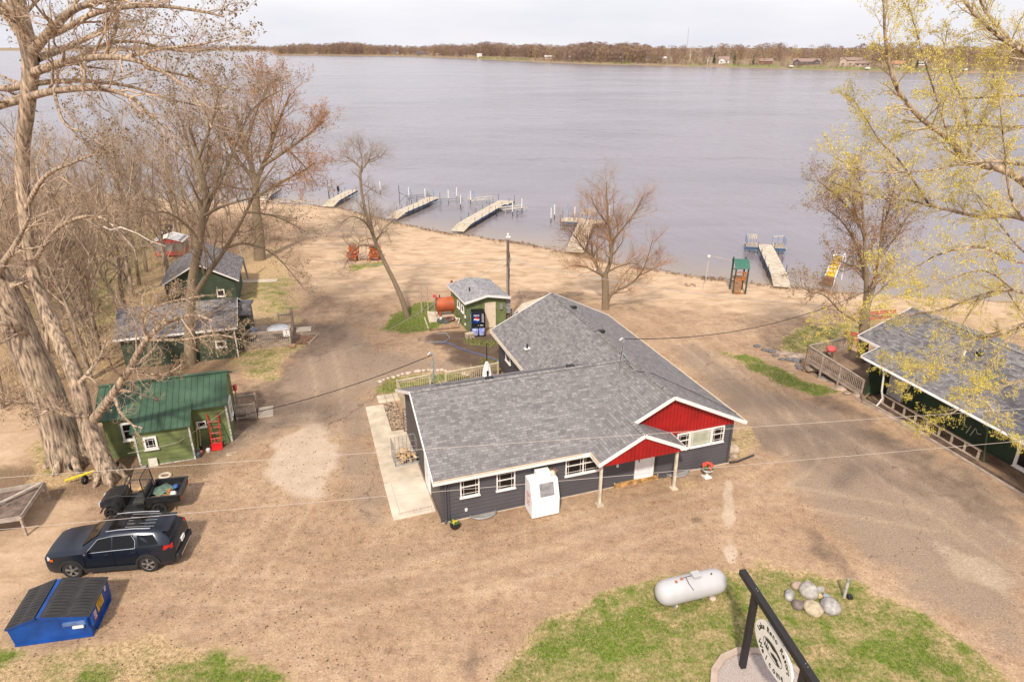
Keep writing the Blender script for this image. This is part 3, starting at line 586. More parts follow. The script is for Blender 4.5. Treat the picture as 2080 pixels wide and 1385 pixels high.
HE, HR, RU = 2.60, 4.75, 11.45; sl_ = (HR - HE) / (RU - 7.1); PU = 9.33; PZ = HE + (PU - 7.1) * sl_
m = MB(); lap(m, (0, 0), (15.3, 0), .0, 2.52); lap(m, (15.3, 0), (15.3, 15), 0, 2.45)
m.box((0, .002, 0), (15.296, .15, 2.5)); m.box((15.15, .15, 0), (15.296, 15, 2.42)); m.box((7.55, 14.85, 0), (15.15, 15, 2.42)); m.box((7.55, 8.4, 0), (7.7, 14.85, 2.45)); m.box((.15, 8.25, 0), (7.69, 8.398, 2.45))
m.extrude([(7.6, 14.9, 2.42), (15.2, 14.9, 2.42), (RU, 14.9, 4.5)], (0, .1, 0))
m.build('wall', SIDE, mb_root)
m = MB(); m.box((0, .15, 0), (.15, 8.398, 2.5)); m.extrude([(0, .1, 2.5), (0, 8.35, 2.5), (0, 4.2, 4.62)], (.12, 0, 0)); m.build('side_wall', SIDE2, mb_root)
m = MB(); m.box((-.03, -.04, 0), (.12, -.023, 2.5)); m.box((-.03, -.023, 0), (-.002, .12, 2.5)); m.box((15.2, -.04, 0), (15.33, -.024, 2.45)); m.box((15.323, -.024, 0), (15.34, .1, 2.4)); m.box((.02, -.03, -.02), (15.3, .0, .09)); m.build('corner_board', SIDE, mb_root)
m = MB(); m.box((-.02, -.06, -.05), (15.35, -.001, .05)); m.build('foundation', CONC, mb_root)
rf = MB()
rf.roof([(-.4, -.45, HE), (7.1, -.45, HE), (RU, 4.2, HR), (-.4, 4.2, HR)], .12)
rf.roof([(7.1, 8.85, HE), (-.4, 8.85, HE), (-.4, 4.2, HR), (RU, 4.2, HR)], .12)
rf.roof([(7.1, 15.4, HE), (7.1, 8.85, HE), (RU, 4.2, HR), (RU, 15.4, HR)], .12)
rf.roof([(7.1, -.45, HE), (7.1, -1.48, HE), (PU, -1.48, PZ), (PU, -.35, PZ), (RU, -.35, HR), (RU, 4.2, HR)], .12)
rf.roof([(15.8, -.35, HE), (15.8, 15.4, HE), (RU, 15.4, HR), (RU, -.35, HR)], .12)
rf.roof([(11.6, -1.48, PZ - 2.27 * sl_), (11.6, .0, PZ - 2.27 * sl_), (PU, .0, PZ), (PU, -1.48, PZ)], .10)
roof = rf.build('roof', SH, mb_root)
m = MB()
def caps(m, p, q, w_=.28, step=.2):
    p, q = Vector(p), Vector(q); n = int((q - p).length / step); d = (q - p) / n; sd = (q - p).normalized().cross(Vector((0, 0, 1))).normalized(); 
    for k in range(n):
        a = p + d * k; b = a + d * 1.02; z1, z0 = .05, .022
        for s in (1, -1): m.face([a + Vector((0, 0, z1)), b + Vector((0, 0, z0)), b + sd * s * w_ / 2 + Vector((0, 0, z0 - w_ * .23)), a + sd * s * w_ / 2 + Vector((0, 0, z1 - w_ * .23))]); 
        m.face([a + Vector((0, 0, z1)), a + sd * w_ / 2 + Vector((0, 0, z1 - w_ * .23)), a + sd * w_ / 2 + Vector((0, 0, z0 - w_ * .23)), a + Vector((0, 0, z0))])
caps(m, (-.4, 4.2, HR), (RU, 4.2, HR)); caps(m, (RU, -.35, HR), (RU, 15.4, HR)); caps(m, (PU, -1.48, PZ), (PU, 0, PZ)); m.build('ridge_cap', CAPM, roof)
m = MB(); zo = .12
def rake(m, p, q, h=.17, w_=.045, off=-.075): p, q = Vector(p), Vector(q); m.beam(p + Vector((0, 0, off)), q + Vector((0, 0, off)), w_, h)
rake(m, (PU + .05, -.375, PZ + .02), (RU, -.375, HR)); rake(m, (RU, -.375, HR), (15.84, -.375, HE - .02)); rake(m, (7.06, -1.505, HE - .02), (PU, -1.505, PZ)); rake(m, (PU, -1.505, PZ), (11.64, -1.505, PZ - 2.3 * sl_))
rake(m, (-.425, -.47, HE), (-.425, 4.2, HR), .15); rake(m, (-.425, 4.2, HR), (-.425, 8.87, HE), .15); rake(m, (7.1, 15.43, HE), (RU, 15.43, HR)); rake(m, (RU, 15.43, HR), (15.82, 15.43, HE))
m.box((-.44, -.50, HE - .19), (7.07, -.452, HE - .015)); m.box((6.7, -.56, HE - .16), (7.06, -.502, HE + .03)); m.box((7.05, -1.48, HE - .19), (7.098, -.502, HE - .02)); m.box((15.80, -.35, HE - .19), (15.85, 15.4, HE - .02)); m.box((7.05, 8.9, HE - .19), (7.098, 15.4, HE - .02)); m.box((11.602, -1.48, PZ - 2.27 * sl_ - .17), (11.65, -.02, PZ - 2.27 * sl_ - .02))
m.build('fascia', TRIM, mb_root)
m = MB(); m.box((-.43, -.515, HE - .012), (6.7, -.40, HE + .012)); m.box((7.03, -1.49, HE - .018), (7.12, -.45, HE + .014)); m.box((15.76, -.35, HE - .012), (15.86, 15.4, HE + .014)); m.box((7.04, 8.9, HE - .01), (7.14, 15.4, HE + .014)); m.build('drip_edge', TAN, mb_root)
m = MB(); m.box((-.36, -.43, HE - .14), (7.05, -.045, HE - .122)); m.box((7.15, -1.36, HE - .16), (11.5, -.075, HE - .145)); m.build('soffit', TRIM, mb_root)
# red board and batten gables
m = MB(); zb = 2.40
m.extrude([(7.75, -.05, zb), (15.3, -.05, zb), (15.3, -.05, 2.66), (RU, -.05, 4.56), (7.75, -.05, 2.76)], (0, .04, 0)); x = 7.9
while x < 15.25:
    top = HR - .2 - abs(x - RU) * sl_
    if top > zb + .05: m.box((x, -.072, zb), (x + .03, -.05, top))
    x += .2
m.build('gable_panel', RED, mb_root)
m = MB(); y = -1.42; m.extrude([(7.3, y, 2.36), (11.45, y, 2.36), (PU, y, PZ - .14)], (0, .05, 0)); x = 7.5
while x < 11.4:
    top = PZ - .18 - abs(x - PU) * sl_
    if top > 2.42: m.box((x, y - .022, 2.36), (x + .03, y, top))
    x += .2
m.build('gable_panel', RED, mb_root)
for u, nm_ in ((7.39, 0), (11.41, 1)):
    m = MB(); m.box((u - .06, -1.16, .06), (u + .06, -1.04, 2.37)); pst = m.build('porch_post', mat('cream_paint', (.66, .58, .46), .6, 0, .1, 3), mb_root, bevel=.01)
    m = MB(); m.extrude([(u - .17, -1.27, -.02), (u + .17, -1.27, -.02), (u + .17, -.93, -.02), (u - .17, -.93, -.02)], (0, 0, .09)); m.build('post_footing', CONC, pst)
for (u, z, w_, h_, l) in ((.88, 1.24, .90, 1.02, 1), (2.60, 1.22, .90, 1.0, 1), (6.02, 1.26, 1.82, 1.0, 2)): window(mb_root, (u, -.05, z), (1, 0, 0), (0, -1, 0), w_, h_, l)
wn = window(mb_root, (12.0, -.07, 1.50), (1, 0, 0), (0, -1, 0), .72, .92, 1); window(mb_root, (12.74, -.07, 1.50), (1, 0, 0), (0, -1, 0), 1.25, .92, 1, True, 'fixed', glass=None); window(mb_root, (14.01, -.07, 1.50), (1, 0, 0), (0, -1, 0), .72, .92, 1)
m = MB()
for k in range(17): x = 12.84 + k * .064; m.box((x, -.103, 1.58), (x + .05, -.098, 2.34))
m.build('blinds', BLIND, wn)
# entrance door
m = MB(); m.box((9.86, -.07, .32), (10.72, -.03, 2.35)); m.box((9.96, -.08, .45), (10.62, -.072, .95)); m.box((9.96, -.08, 1.2), (10.62, -.072, 2.1)); dr = m.build('door', mat('door_white', (.74, .74, .76), .4, 0, .03, 2), mb_root)
m = MB(); m.box((9.76, -.10, .27), (9.86, -.025, 2.38)); m.box((10.72, -.10, .27), (10.82, -.025, 2.38)); m.box((9.86, -.10, 2.36), (10.72, -.026, 2.4)); m.box((9.86, -.12, .26), (10.72, -.071, .319)); m.build('door_frame', TRIM, dr)
MB().tube([(9.96, -.12, 1.25), (9.94, -.15, 1.42), (9.96, -.12, 1.6)], .018, 6).build('handle', BLK, dr)
m = MB(); m.box((8.65, -.16, .0), (11.1, -.09, .26)); m.build('step_board', OWOOD, mb_root)
m = MB(); m.box((8.66, -.12, 0), (8.70, -.075, .28)); m.box((11.06, -.12, 0), (11.1, -.075, .28)); m.build('board_bracket', TRIM, mb_root)
for (u, z) in ((1.08, .42), (8.75, 1.15)): m = MB(); m.box((u, -.06, z), (u + .12, -.02, z + .16)); m.box((u + .015, -.085, z + .015), (u + .105, -.06, z + .12)); m.build('socket_cover', TRIM, mb_root)
# side door on the left wall
m = MB(); m.box((-.05, 2.25, .02), (-.001, 3.35, 2.25)); sd_ = m.build('side_door', TRIM, mb_root); MB().box((-.07, 2.38, .1), (-.052, 3.22, 2.12)).build('door_leaf', mat('door_white', (.8, .8, .8)), sd_); MB().cyl((-.11, 2.5, 1.05), (-.07, 2.5, 1.05), .03).build('handle', STEEL, sd_)
window(mb_root, (7.52, 13.3, 1.3), (0, -1, 0), (-1, 0, 0), .9, .8, 1, False, 'hung')
# downspouts
def pipe(m, pts, r=.045, n=8): m.tube(pts, r, n)
m = MB(); pipe(m, [(.12, -.42, 2.42), (.2, -.12, 2.28), (.2, -.09, 1.2), (.2, -.09, .2), (.1, -.2, .08)]); m.build('downspout', SIDE, mb_root)
m = MB(); pipe(m, [(.35, -.09, 2.3), (.35, -.09, .12)], .022, 6); m.build('conduit', SIDE, mb_root)
m = MB(); pipe(m, [(11.0, -.3, 2.3), (11.0, -.1, 2.1), (11.0, -.1, .3), (11.15, -.14, .12), (11.6, -.16, .1)], .04); m.build('downspout', SIDE, mb_root)
m = MB(); pipe(m, [(15.2, -.09, 2.3), (15.2, -.09, .12)], .03); m.build('downspout', SIDE, mb_root)
m = MB(); pipe(m, [(7.35, 9.4, 2.4), (7.4, 9.1, 2.3), (7.45, 9.0, .1)], .04); m.build('downspout', TRIM, mb_root)
m = MB(); m.box((7.2, 8.9, 2.28), (7.55, 9.5, 2.5)); m.build('gutter_box', TRIM, mb_root)
# roof vents
def vent(u, v, z, kind='box'):
    m = MB()
    if kind == 'box': m.extrude([(u - .2, v - .16, z), (u + .2, v - .16, z), (u + .2, v - .16, z + .16), (u - .2, v - .16, z + .16)], (0, .32, -.02)); m.build('roof_vent', BLK, mb_root, bevel=.02)
    else: m.cyl((u, v, z - .05), (u, v, z + .34), .055); v_ = m.build('vent_pipe', BLK, mb_root); MB().extrude([(u - .17, v - .15, z + .02), (u + .17, v - .15, z + .07), (u + .17, v + .15, z + .07), (u - .17, v + .15, z + .02)], (0, 0, .015)).build('flashing', TRIM, v_)
def rz_(u): return HR - abs(u - RU) * sl_
vent(RU + .42, 12.7, rz_(RU + .42)); vent(RU + .28, 8.3, rz_(RU + .28)); vent(8.0, 10.7, rz_(8.0), 'pipe'); vent(8.2, 4.62, HR - .22); vent(3.75, 4.62, HR - .22); vent(3.8, 5.1, HR - .3, 'pipe')
# service masts with cables
def mast(u, v, z, h, lab):
    m = MB(); m.tube([(u, v, z - .1), (u, v, z + h)], .035, 8); m.tube([(u, v, z + h), (u - .12, v, z + h + .1), (u - .25, v, z + h - .02)], .05, 6)
    for a, b in ((.7, -.9), (1.1, -.5), (-.5, -.4)): m.tube([(u, v, z + h * .55), (u + a * .7, v + b * .7, z - .2 - abs(b) * .25)], .012, 4)
    for k in range(3): m.torus((u - .05, v, z + h * (.3 + .2 * k)), .16, .012, 'x', 12, 4)
    return m.build('service_mast', STEEL, mb_root)
mast(.95, 4.9, 4.5, 1.75, 0); mast(RU - .6, 3.9, 4.5, 1.55, 0)
m = MB(); zz = lambda v: HR - abs(v - 4.2) * (HR - HE) / 4.65
m.tube([(.95, 4.9, 4.55), (1.8, 4.35, 4.75), (3.6, 4.5, 4.72), (6, 4.6, 4.66), (8.6, 4.45, 4.7), (RU - .6, 3.9, 4.6)], .016, 5); m.tube([(RU - .6, 3.9, 5.2), (RU - .3, 3.2, 4.55), (RU - .2, 2.6, 4.72), (RU + .5, 2.5, 4.55), (RU + 2, 1.6, 3.85), (RU + 3.4, .9, 3.15), (RU + 4.2, .3, 2.72)], .018, 5)
m.tube([(RU - .6, 3.9, 5.9), (RU - .9, 3.6, 5.0), (RU - 1.1, 3.2, 4.5), (RU - .4, 2.9, 4.6)], .014, 5); m.build('roof_cable', BLK, mb_root)
# window wells, drain pipe
for u, lb in ((1.95, 'round grey metal window well under the two left lodge windows'), (12.3, 'grey metal window well behind the right porch post')):
    t = thing('window_well', lb, 'window well', ML(u, -.02), MBR); m = MB(); pts = [(math.cos(a) * .62, -math.sin(a) * .42, .12) for a in np.linspace(0, math.pi, 15)]
    m.tube(pts, .035, 6); m.build('rim', STEEL, t); MB().extrude([(p[0], p[1], .06) for p in pts], (0, 0, .02)).build('cover', mat('grey_cover', (.34, .31, .29), .5), t)
o = MB().tube([ML(15.35, -.12, .1), ML(15.8, -.15, .07), ML(16.4, -.02, .06), ML(17.0, .1, .06)], .055, 8).build('drain_pipe', mat('drain_pipe', (.05, .04, .04), .6), None, 50); tag(o, 'black corrugated drain pipe lying off the right lodge corner', 'pipe')
# concrete slab with stencilled words
t = thing('entry_slab', 'pale concrete slab with red stencilled words beside the left lodge wall', 'slab', (-3.2, 25.43, 0), MBR); m = MB()
m.extrude([(-2.08, .85, 0), (-.08, .9, 0), (-.08, 3.85, 0), (-2.05, 3.78, 0)], (0, 0, .085)); m.build('slab', mat('concrete_new', (.68, .58, .46), .9, 0, .08, 1.2), t, bevel=.015)
m = MB(); m.extrude([(-2.05, 3.79, 0), (-.08, 3.86, 0), (-.03, 8.75, 0), (-.82, 8.75, 0), (-.78, 12.1, 0), (-1.85, 12.1, 0)], (0, 0, .07)); m.build('walk', CONC, t, bevel=.015)
tm = MB(); tm.text('LAUNDRY-ENTRY', .17, Matrix.Translation((-.98, 1.22, .088)) @ Matrix.Rotation(R(2), 4, 'Z'), .0012, 1.25); tm.build('lettering', mat('faded_red', (.36, .15, .12), .8, 0, .3, 9), t)
m = MB(); m.box((-1.72, 1.1, .085), (-1.70, 3.7, .0875)); m.box((-1.7, 1.05, .085), (-.15, 1.075, .0875)); m.build('joint', mat('joint', (.42, .34, .26)), t)
# pavers and gravel bed
t = thing('paver_pad', 'small pad of square concrete pavers at the left rear corner of the lodge', 'pavers', (-3.2, 25.43, 0), MBR)
for i in range(3):
    for j in range(2): MB().box((-1.0 + i * .5, 12.35 + j * .5, 0), (-.53 + i * .5, 12.82 + j * .5, .06)).build('paver', CONC, t, bevel=.01)
gv = MB(); rr = random.Random(3)
for k in range(900): x, y, s = rr.uniform(-.76, .02), rr.uniform(8.9, 12.2), rr.uniform(.025, .06); p = ML(x, y, .03); gv.extrude([p + Vector((-s, 0, 0)), p + Vector((0, -s, 0)), p + Vector((s, s * .3, 0)), p + Vector((0, s, 0))], (rr.uniform(-.02, .02), 0, s * .7))
o = gv.build('gravel_bed', mat('gravel', (.46, .33, .23), .9, 0, .5, 9), None); tag(o, 'bed of brown gravel between walk and fence', 'gravel', kind='stuff')
# back yard fence
def picket(t, p, q, h, step=.14, w_=.05, rail=.09, mat_=PWOOD, posts=True, z0=0, gap=.12):
    p, q = Vector(p), Vector(q); L_ = (q - p).length; d = (q - p) / L_; m = MB(); m.beam(p + Vector((0, 0, h + .03)), q + Vector((0, 0, h + .03)), rail * 1.6, .05); m.beam(p + Vector((0, 0, z0 + .18)), q + Vector((0, 0, z0 + .18)), .045, rail); m.beam(p + Vector((0, 0, h - .08)), q + Vector((0, 0, h - .08)), .045, rail); m.build('rail', mat_, t)
    m = MB(); n = max(2, int(L_ / step))
    for k in range(n): a = p + d * (L_ * (k + .5) / n); m.beam(a + Vector((0, 0, z0 + .1)), a + Vector((0, 0, h)), w_, .028, up=d)
    m.build('picket', mat_, t)
    if posts:
        for a in (p, q): MB().beam(a + Vector((0, 0, -.05)), a + Vector((0, 0, h + .14)), .1, .1, up=d).build('post', mat_, t, bevel=.01)
t = thing('yard_fence', 'tan picket fence with capped rail round the yard behind the lodge', 'fence', (-3.2, 25.43, 0), MBR)
picket(t, (.3, 13.0, 0), (2.4, 13.25, 0), 1.0); picket(t, (3.4, 13.2, 0), (7.0, 13.5, 0), 1.0); 
m = MB()
for k in range(28): y = 8.6 + k * .155; m.box((.28, y, .05), (.305, y + .14, 1.15))
m.build('plank_panel', PWOOD, t)
t = thing('yard_deck', 'low wooden deck inside the yard fence behind the lodge', 'deck', (-3.2, 25.43, 0), MBR); m = MB()
for k in range(28): m.box((.45, 8.5 + k * .155, .18), (7.0, 8.64 + k * .155, .22))
m.build('boards', PWOOD, t); MB().box((.5, 8.5, 0), (6.95, 12.8, .17)).build('joist_frame', WOOD, t)
# vertical welcome board
t = thing('welcome_sign', 'narrow upright dark board lettered WELCOME against the yard fence', 'sign', ML(-.02, 8.5), MBR); MB().box((-.16, -.02, .05), (.12, .02, 1.5)).build('board', mat('brown_board', (.2, .13, .09), .8), t, bevel=.006); tm = MB()
for k, ch in enumerate('WELCOME'): tm.text(ch, .22, Matrix.Translation((-.02, -.03, 1.36 - k * .195)) @ Matrix.Rotation(R(90), 4, 'X'), .004)
tm.build('lettering', mat('white_letter', (.78, .74, .68)), t)
# firewood cage
t = thing('firewood_cage', 'wire mesh cage half full of split firewood on the concrete walk', 'crate', ML(-.62, 5.6), MBR + 2); W2, D2, H2 = .62, .5, 1.25; m = MB()
for k in range(7): x = -W2 + k * 2 * W2 / 6; m.tube([(x, D2, .15), (x, D2, H2)], .012, 4); m.tube([(x, -D2, .15), (x, -D2, .42)], .012, 4)
for k in range(6): y = -D2 + k * 2 * D2 / 5; [m.tube([(s * W2, y, .15), (s * W2, y, H2)], .012, 4) for s in (-1, 1)]
for z in (.15, .5, .85, H2): m.tube([(-W2, -D2, z), (-W2, D2, z), (W2, D2, z), (W2, -D2, z)], .016 if z in (.15, H2) else .01, 4)
for z in (.15, .42): m.tube([(-W2, -D2, z), (W2, -D2, z)], .016, 4)
m.build('mesh_wall', STEEL, t); m = MB()
for y in (-.45, 0, .45): m.box((-W2 - .03, y - .06, .02), (W2 + .03, y + .06, .14))
m.build('pallet_base', STEEL, t)
t2 = thing('firewood', 'pile of split logs with orange bark inside the wire cage', 'firewood', ML(-.62, 5.6), MBR + 2, None); rr = random.Random(8)
for k in range(46):
    x, y, z = rr.uniform(-.42, .42), rr.uniform(-.34, .34), rr.uniform(.2, .55); a = rr.uniform(0, 3.14); d = Vector((math.cos(a), math.sin(a), rr.uniform(-.4, .4))) * .17; r = rr.uniform(.05, .08); m = MB(); c0 = Vector((x, y, z)) - d; pts = []
    sd = d.cross(Vector((0, 0, 1))).normalized(); u_ = sd.cross(d).normalized(); ph = rr.uniform(0, 6)
    m.extrude([c0 + (sd * math.cos(ph + b) + u_ * math.sin(ph + b)) * r for b in (0, 1.2, 2.1, 4.2)], d * 2); m.build('log', rr.choice((mat('log_bark', (.20, .12, .075)), mat('log_face', (.55, .37, .2)), mat('log_face_pale', (.66, .5, .32)))), t2)
# ice merchandiser
t = thing('ice_freezer', 'white slant front ice freezer with a grey door standing against the lodge wall', 'freezer', ML(3.97, -1.12), MBR); m = MB(); prof = [(0, .06), (0, .95), (.32, 1.82), (.98, 1.82), (.98, .06)]
m.extrude([(0, y, z) for y, z in prof], (1.36, 0, 0)); m.build('cabinet', mat('enamel_white', (.86, .86, .85), .35, 0, .02, 1.5), t, bevel=.02)
m = MB(); m.box((.42, .42, 1.82), (1.08, .92, 2.10)); m.build('compressor_hood', mat('enamel_white'  , (.86, .86, .85)), t, bevel=.015); MB().box((.03, .03, 0), (1.33, .95, .06)).build('base', mat('rusty_base', (.35, .22, .14), .8, 0, .3, 8), t)
def slant(a): return (.32 * a, .95 + .87 * a)
m = MB(); y0, z0 = slant(.18); y1, z1 = slant(.86); nn_ = Vector((0, -.87, .32)).normalized() * .03
m.extrude([Vector((.42, y0, z0)), Vector((1.12, y0, z0)), Vector((1.12, y1, z1)), Vector((.42, y1, z1))], nn_); dm = m.build('door', mat('dull_grey', (.30, .285, .29), .45, .2, .15, 4), t, bevel=.015)
MB().cyl(Vector((.46, y0 + .12, z0 + .25)) + nn_, Vector((.46, y0 + .12, z0 + .25)) + nn_ * 2.5, .03).build('handle', STEEL, dm)
tm = MB(); tm.text('ICE', .5, Matrix.Translation((-.004, .5, .85)) @ Matrix.Rotation(R(-90), 4, 'Z') @ Matrix.Rotation(R(90), 4, 'X') @ Matrix.Rotation(R(90), 4, 'Z'), .003); tm.build('lettering', mat('sign_red', (.62, .10, .09), .6), t)
rr = random.Random(4); m = MB(); c0 = Vector((1.22, .62, 1.93))
m.ball(c0, .15, 10, 6, .1, rr, (1, 1, .8)); o = thing('wreath_lamp', 'pale round lantern wrapped with brown twigs on top of the freezer', 'lantern', ML(3.97, -1.12), MBR); m.build('globe', mat('cream', (.75, .66, .52)), o); m = MB()
for k in range(40): a = rr.uniform(0, 6.28); p = c0 + Vector((math.cos(a) * .16, math.sin(a) * .16, rr.uniform(-.05, .12))); m.tube([p, p + Vector((rr.uniform(-.05, .12), rr.uniform(-.05, .1), rr.uniform(0, .12)))], .006, 3)
m.build('twigs', mat('rust_twig', (.33, .16, .09)), o)
# flower pots
def urn():
    t = thing('flower_urn', 'white pedestal urn with red geraniums near the right lodge corner', 'planter', ML(13.55, -.75), MBR); MB().lathe([(.17, 0), (.17, .06), (.07, .1), (.06, .22), (.12, .28), (.2, .36), (.27, .44), (.27, .47), (.22, .46)], 18).build('urn', mat('urn_white', (.74, .72, .68), .6), t, 40); MB().box((-.2, -.2, 0), (.2, .2, .035)).build('plinth', mat('urn_white', (.8, .8, .8)), t)
    rr = random.Random(1); a = MB(); b = MB()
    for k in range(90): th, ph = rr.uniform(0, 6.28), rr.uniform(0, 1.4); r = rr.uniform(.12, .27); p = Vector((math.cos(th) * math.sin(ph) * r, math.sin(th) * math.sin(ph) * r, .47 + math.cos(ph) * r * .9)); s = .05; q = Vector((rr.uniform(-1, 1), rr.uniform(-1, 1), rr.uniform(-.3, 1))).normalized(); e = q.cross(Vector((.3, .5, .8))).normalized() * s; f = q.cross(e).normalized() * s; a.face([p - e - f, p + e - f, p + e + f, p - e + f])
    for k in range(24): th, ph = rr.uniform(0, 6.28), rr.uniform(0, 1.35); r = .3; b.ball((math.cos(th) * math.sin(ph) * r, math.sin(th) * math.sin(ph) * r, .52 + math.cos(ph) * r * .9), rr.uniform(.04, .07), 7, 5, .3, rr)
    a.build('leaves', mat('geranium_leaf', (.06, .13, .03)), t); b.build('blossoms', mat('geranium_red', (.75, .10, .06), .6, 0, .2, 20), t)
urn()
t = thing('flower_pot', 'small black pot of yellow flowers by the left lodge corner', 'planter', ML(.47, -.55)); MB().lathe([(.11, 0), (.2, .08), (.24, .2), (.22, .3), (.19, .29)], 16).build('pot', BLK, t, 40); m = MB(); a = MB(); rr = random.Random(2)
for k in range(40): th, r = rr.uniform(0, 6.28), rr.uniform(0, .2); x, y = math.cos(th) * r, math.sin(th) * r; a.face([(x, y, .28), (x + .05, y, .34), (x + .03, y + .05, .38), (x - .02, y + .03, .33)])
for k in range(14): th, r = rr.uniform(0, 6.28), rr.uniform(0, .15); m.ball((math.cos(th) * r, math.sin(th) * r, .37), .032, 6, 4, .2, rr)
a.build('leaves', mat('geranium_leaf', (.06, .13, .03)), t); m.build('blossoms', mat('yellow_bloom', (.75, .6, .05)), t)
for (px, py, s, lb) in ((1487, 918, .42, 'large pale boulder behind the right lodge corner'), (1490, 930, .22, 'small pale stone by the right lodge corner')):
    p = at(px, py); rr = random.Random(px); o = MB().ball((p.x, p.y, s * .35), s, 10, 7, .08, rr, (1, .8, .75)).build('boulder', mat('tan_stone', (.48, .37, .28), .9, 0, .2, 4), None, 60); tag(o, lb, 'rock')
# furled umbrella
t = thing('patio_umbrella', 'furled white umbrella on a dark pole behind the lodge ridge', 'umbrella', ML(5.6, 11.3)); MB().tube([(0, 0, 0), (0, 0, 3.6)], .03, 8).build('pole', BLK, t); m = MB(); rr = random.Random(6)
rings = []
for z, r in ((2.35, .06), (2.1, .17), (1.7, .27), (1.35, .33)): rings.append([(math.cos(a) * r * (1 if k % 2 else .72), math.sin(a) * r * (1 if k % 2 else .72), z) for k, a in enumerate(np.linspace(0, 2 * math.pi, 17)[:-1])])
for A_, B_ in zip(rings, rings[1:]):
    for k in range(16): m.face([A_[k], A_[(k + 1) % 16], B_[(k + 1) % 16], B_[k]])
m.build('canopy', mat('canvas_white', (.82, .79, .76), .7), t); 
# edging stones of the arc bed
rr = random.Random(12)
for k in range(24):
    f = k / 23; px = 772 + 205 * f; py = 781 - 34 * math.sin(f * 2.4 + .3) + 6; p = at(px, py) + Vector((rr.uniform(-.08, .08), rr.uniform(-.08, .08), .06)); s = rr.uniform(.12, .22)
    o = MB().ball((0, 0, 0), s, 8, 5, .15, rr, (1, .8, .6)).build('edging_stone', mat('pale_stone', (.58, .46, .36), .9, 0, .15, 5), None, 60); o.location = p; tag(o, 'pale pink edging stone in the curved row behind the lodge', 'rock', 'edging stones round the curved lawn')
# ================================================================ CAR
PAINT = mat('navy_paint', (.016, .022, .036), .22, .35, .05, 1, spec=.7); CG = mat('car_glass', (.006, .006, .007), .08, 0, .1, 1, spec=.3); CHR = mat('chrome', (.70, .70, .72), .18, .9, .03, 4); TYRE = mat('tyre_rubber', (.022, .021, .02), .85, 0, .2, 6); CLAD = mat('black_cladding', (.028, .027, .028), .7, 0, .1, 4); RIM = mat('alloy_rim', (.42, .41, .40), .3, .7, .08, 6)
def wheel(par, x, y, r, w_, side, spokes=5, rimm=None):
    m = MB(); prof = [(-w_ / 2, r * .66), (-w_ / 2, r * .93), (-w_ * .35, r), (w_ * .35, r), (w_ / 2, r * .93), (w_ / 2, r * .66)]; n = 28
    rings = [[m.vert((x + rr_ * math.cos(2 * math.pi * k / n), y + yy, r + rr_ * math.sin(2 * math.pi * k / n))) for k in range(n)] for yy, rr_ in prof]
    for A_, B_ in zip(rings, rings[1:]):
        for k in range(n): m.face(None, idx=[A_[k], A_[(k + 1) % n], B_[(k + 1) % n], B_[k]])
    wh = m.build('wheel', TYRE, par, 40); m = MB(); yo = y + side * w_ * .42
    m.torus((x, yo, r), r * .66, r * .045, 'y', 28, 6); m.cyl((x, yo - side * .01, r), (x, yo + side * .03, r), r * .16, n=12)
    for k in range(spokes):
        a = 2 * math.pi * k / spokes + .2
        for da in (-.13, .13): m.beam((x + math.cos(a) * r * .1, yo + side * .015, r + math.sin(a) * r * .1), (x + math.cos(a + da) * r * .66, yo, r + math.sin(a + da) * r * .66), .03, r * .10, up=(math.cos(a + 1.57), 0, math.sin(a + 1.57)))
    m.build('rim', rimm or RIM, wh); m = MB(); m.cyl((x, yo - side * .09, r), (x, yo - side * .05, r), r * .66, n=24); m.build('brake_shadow', CLAD, wh)
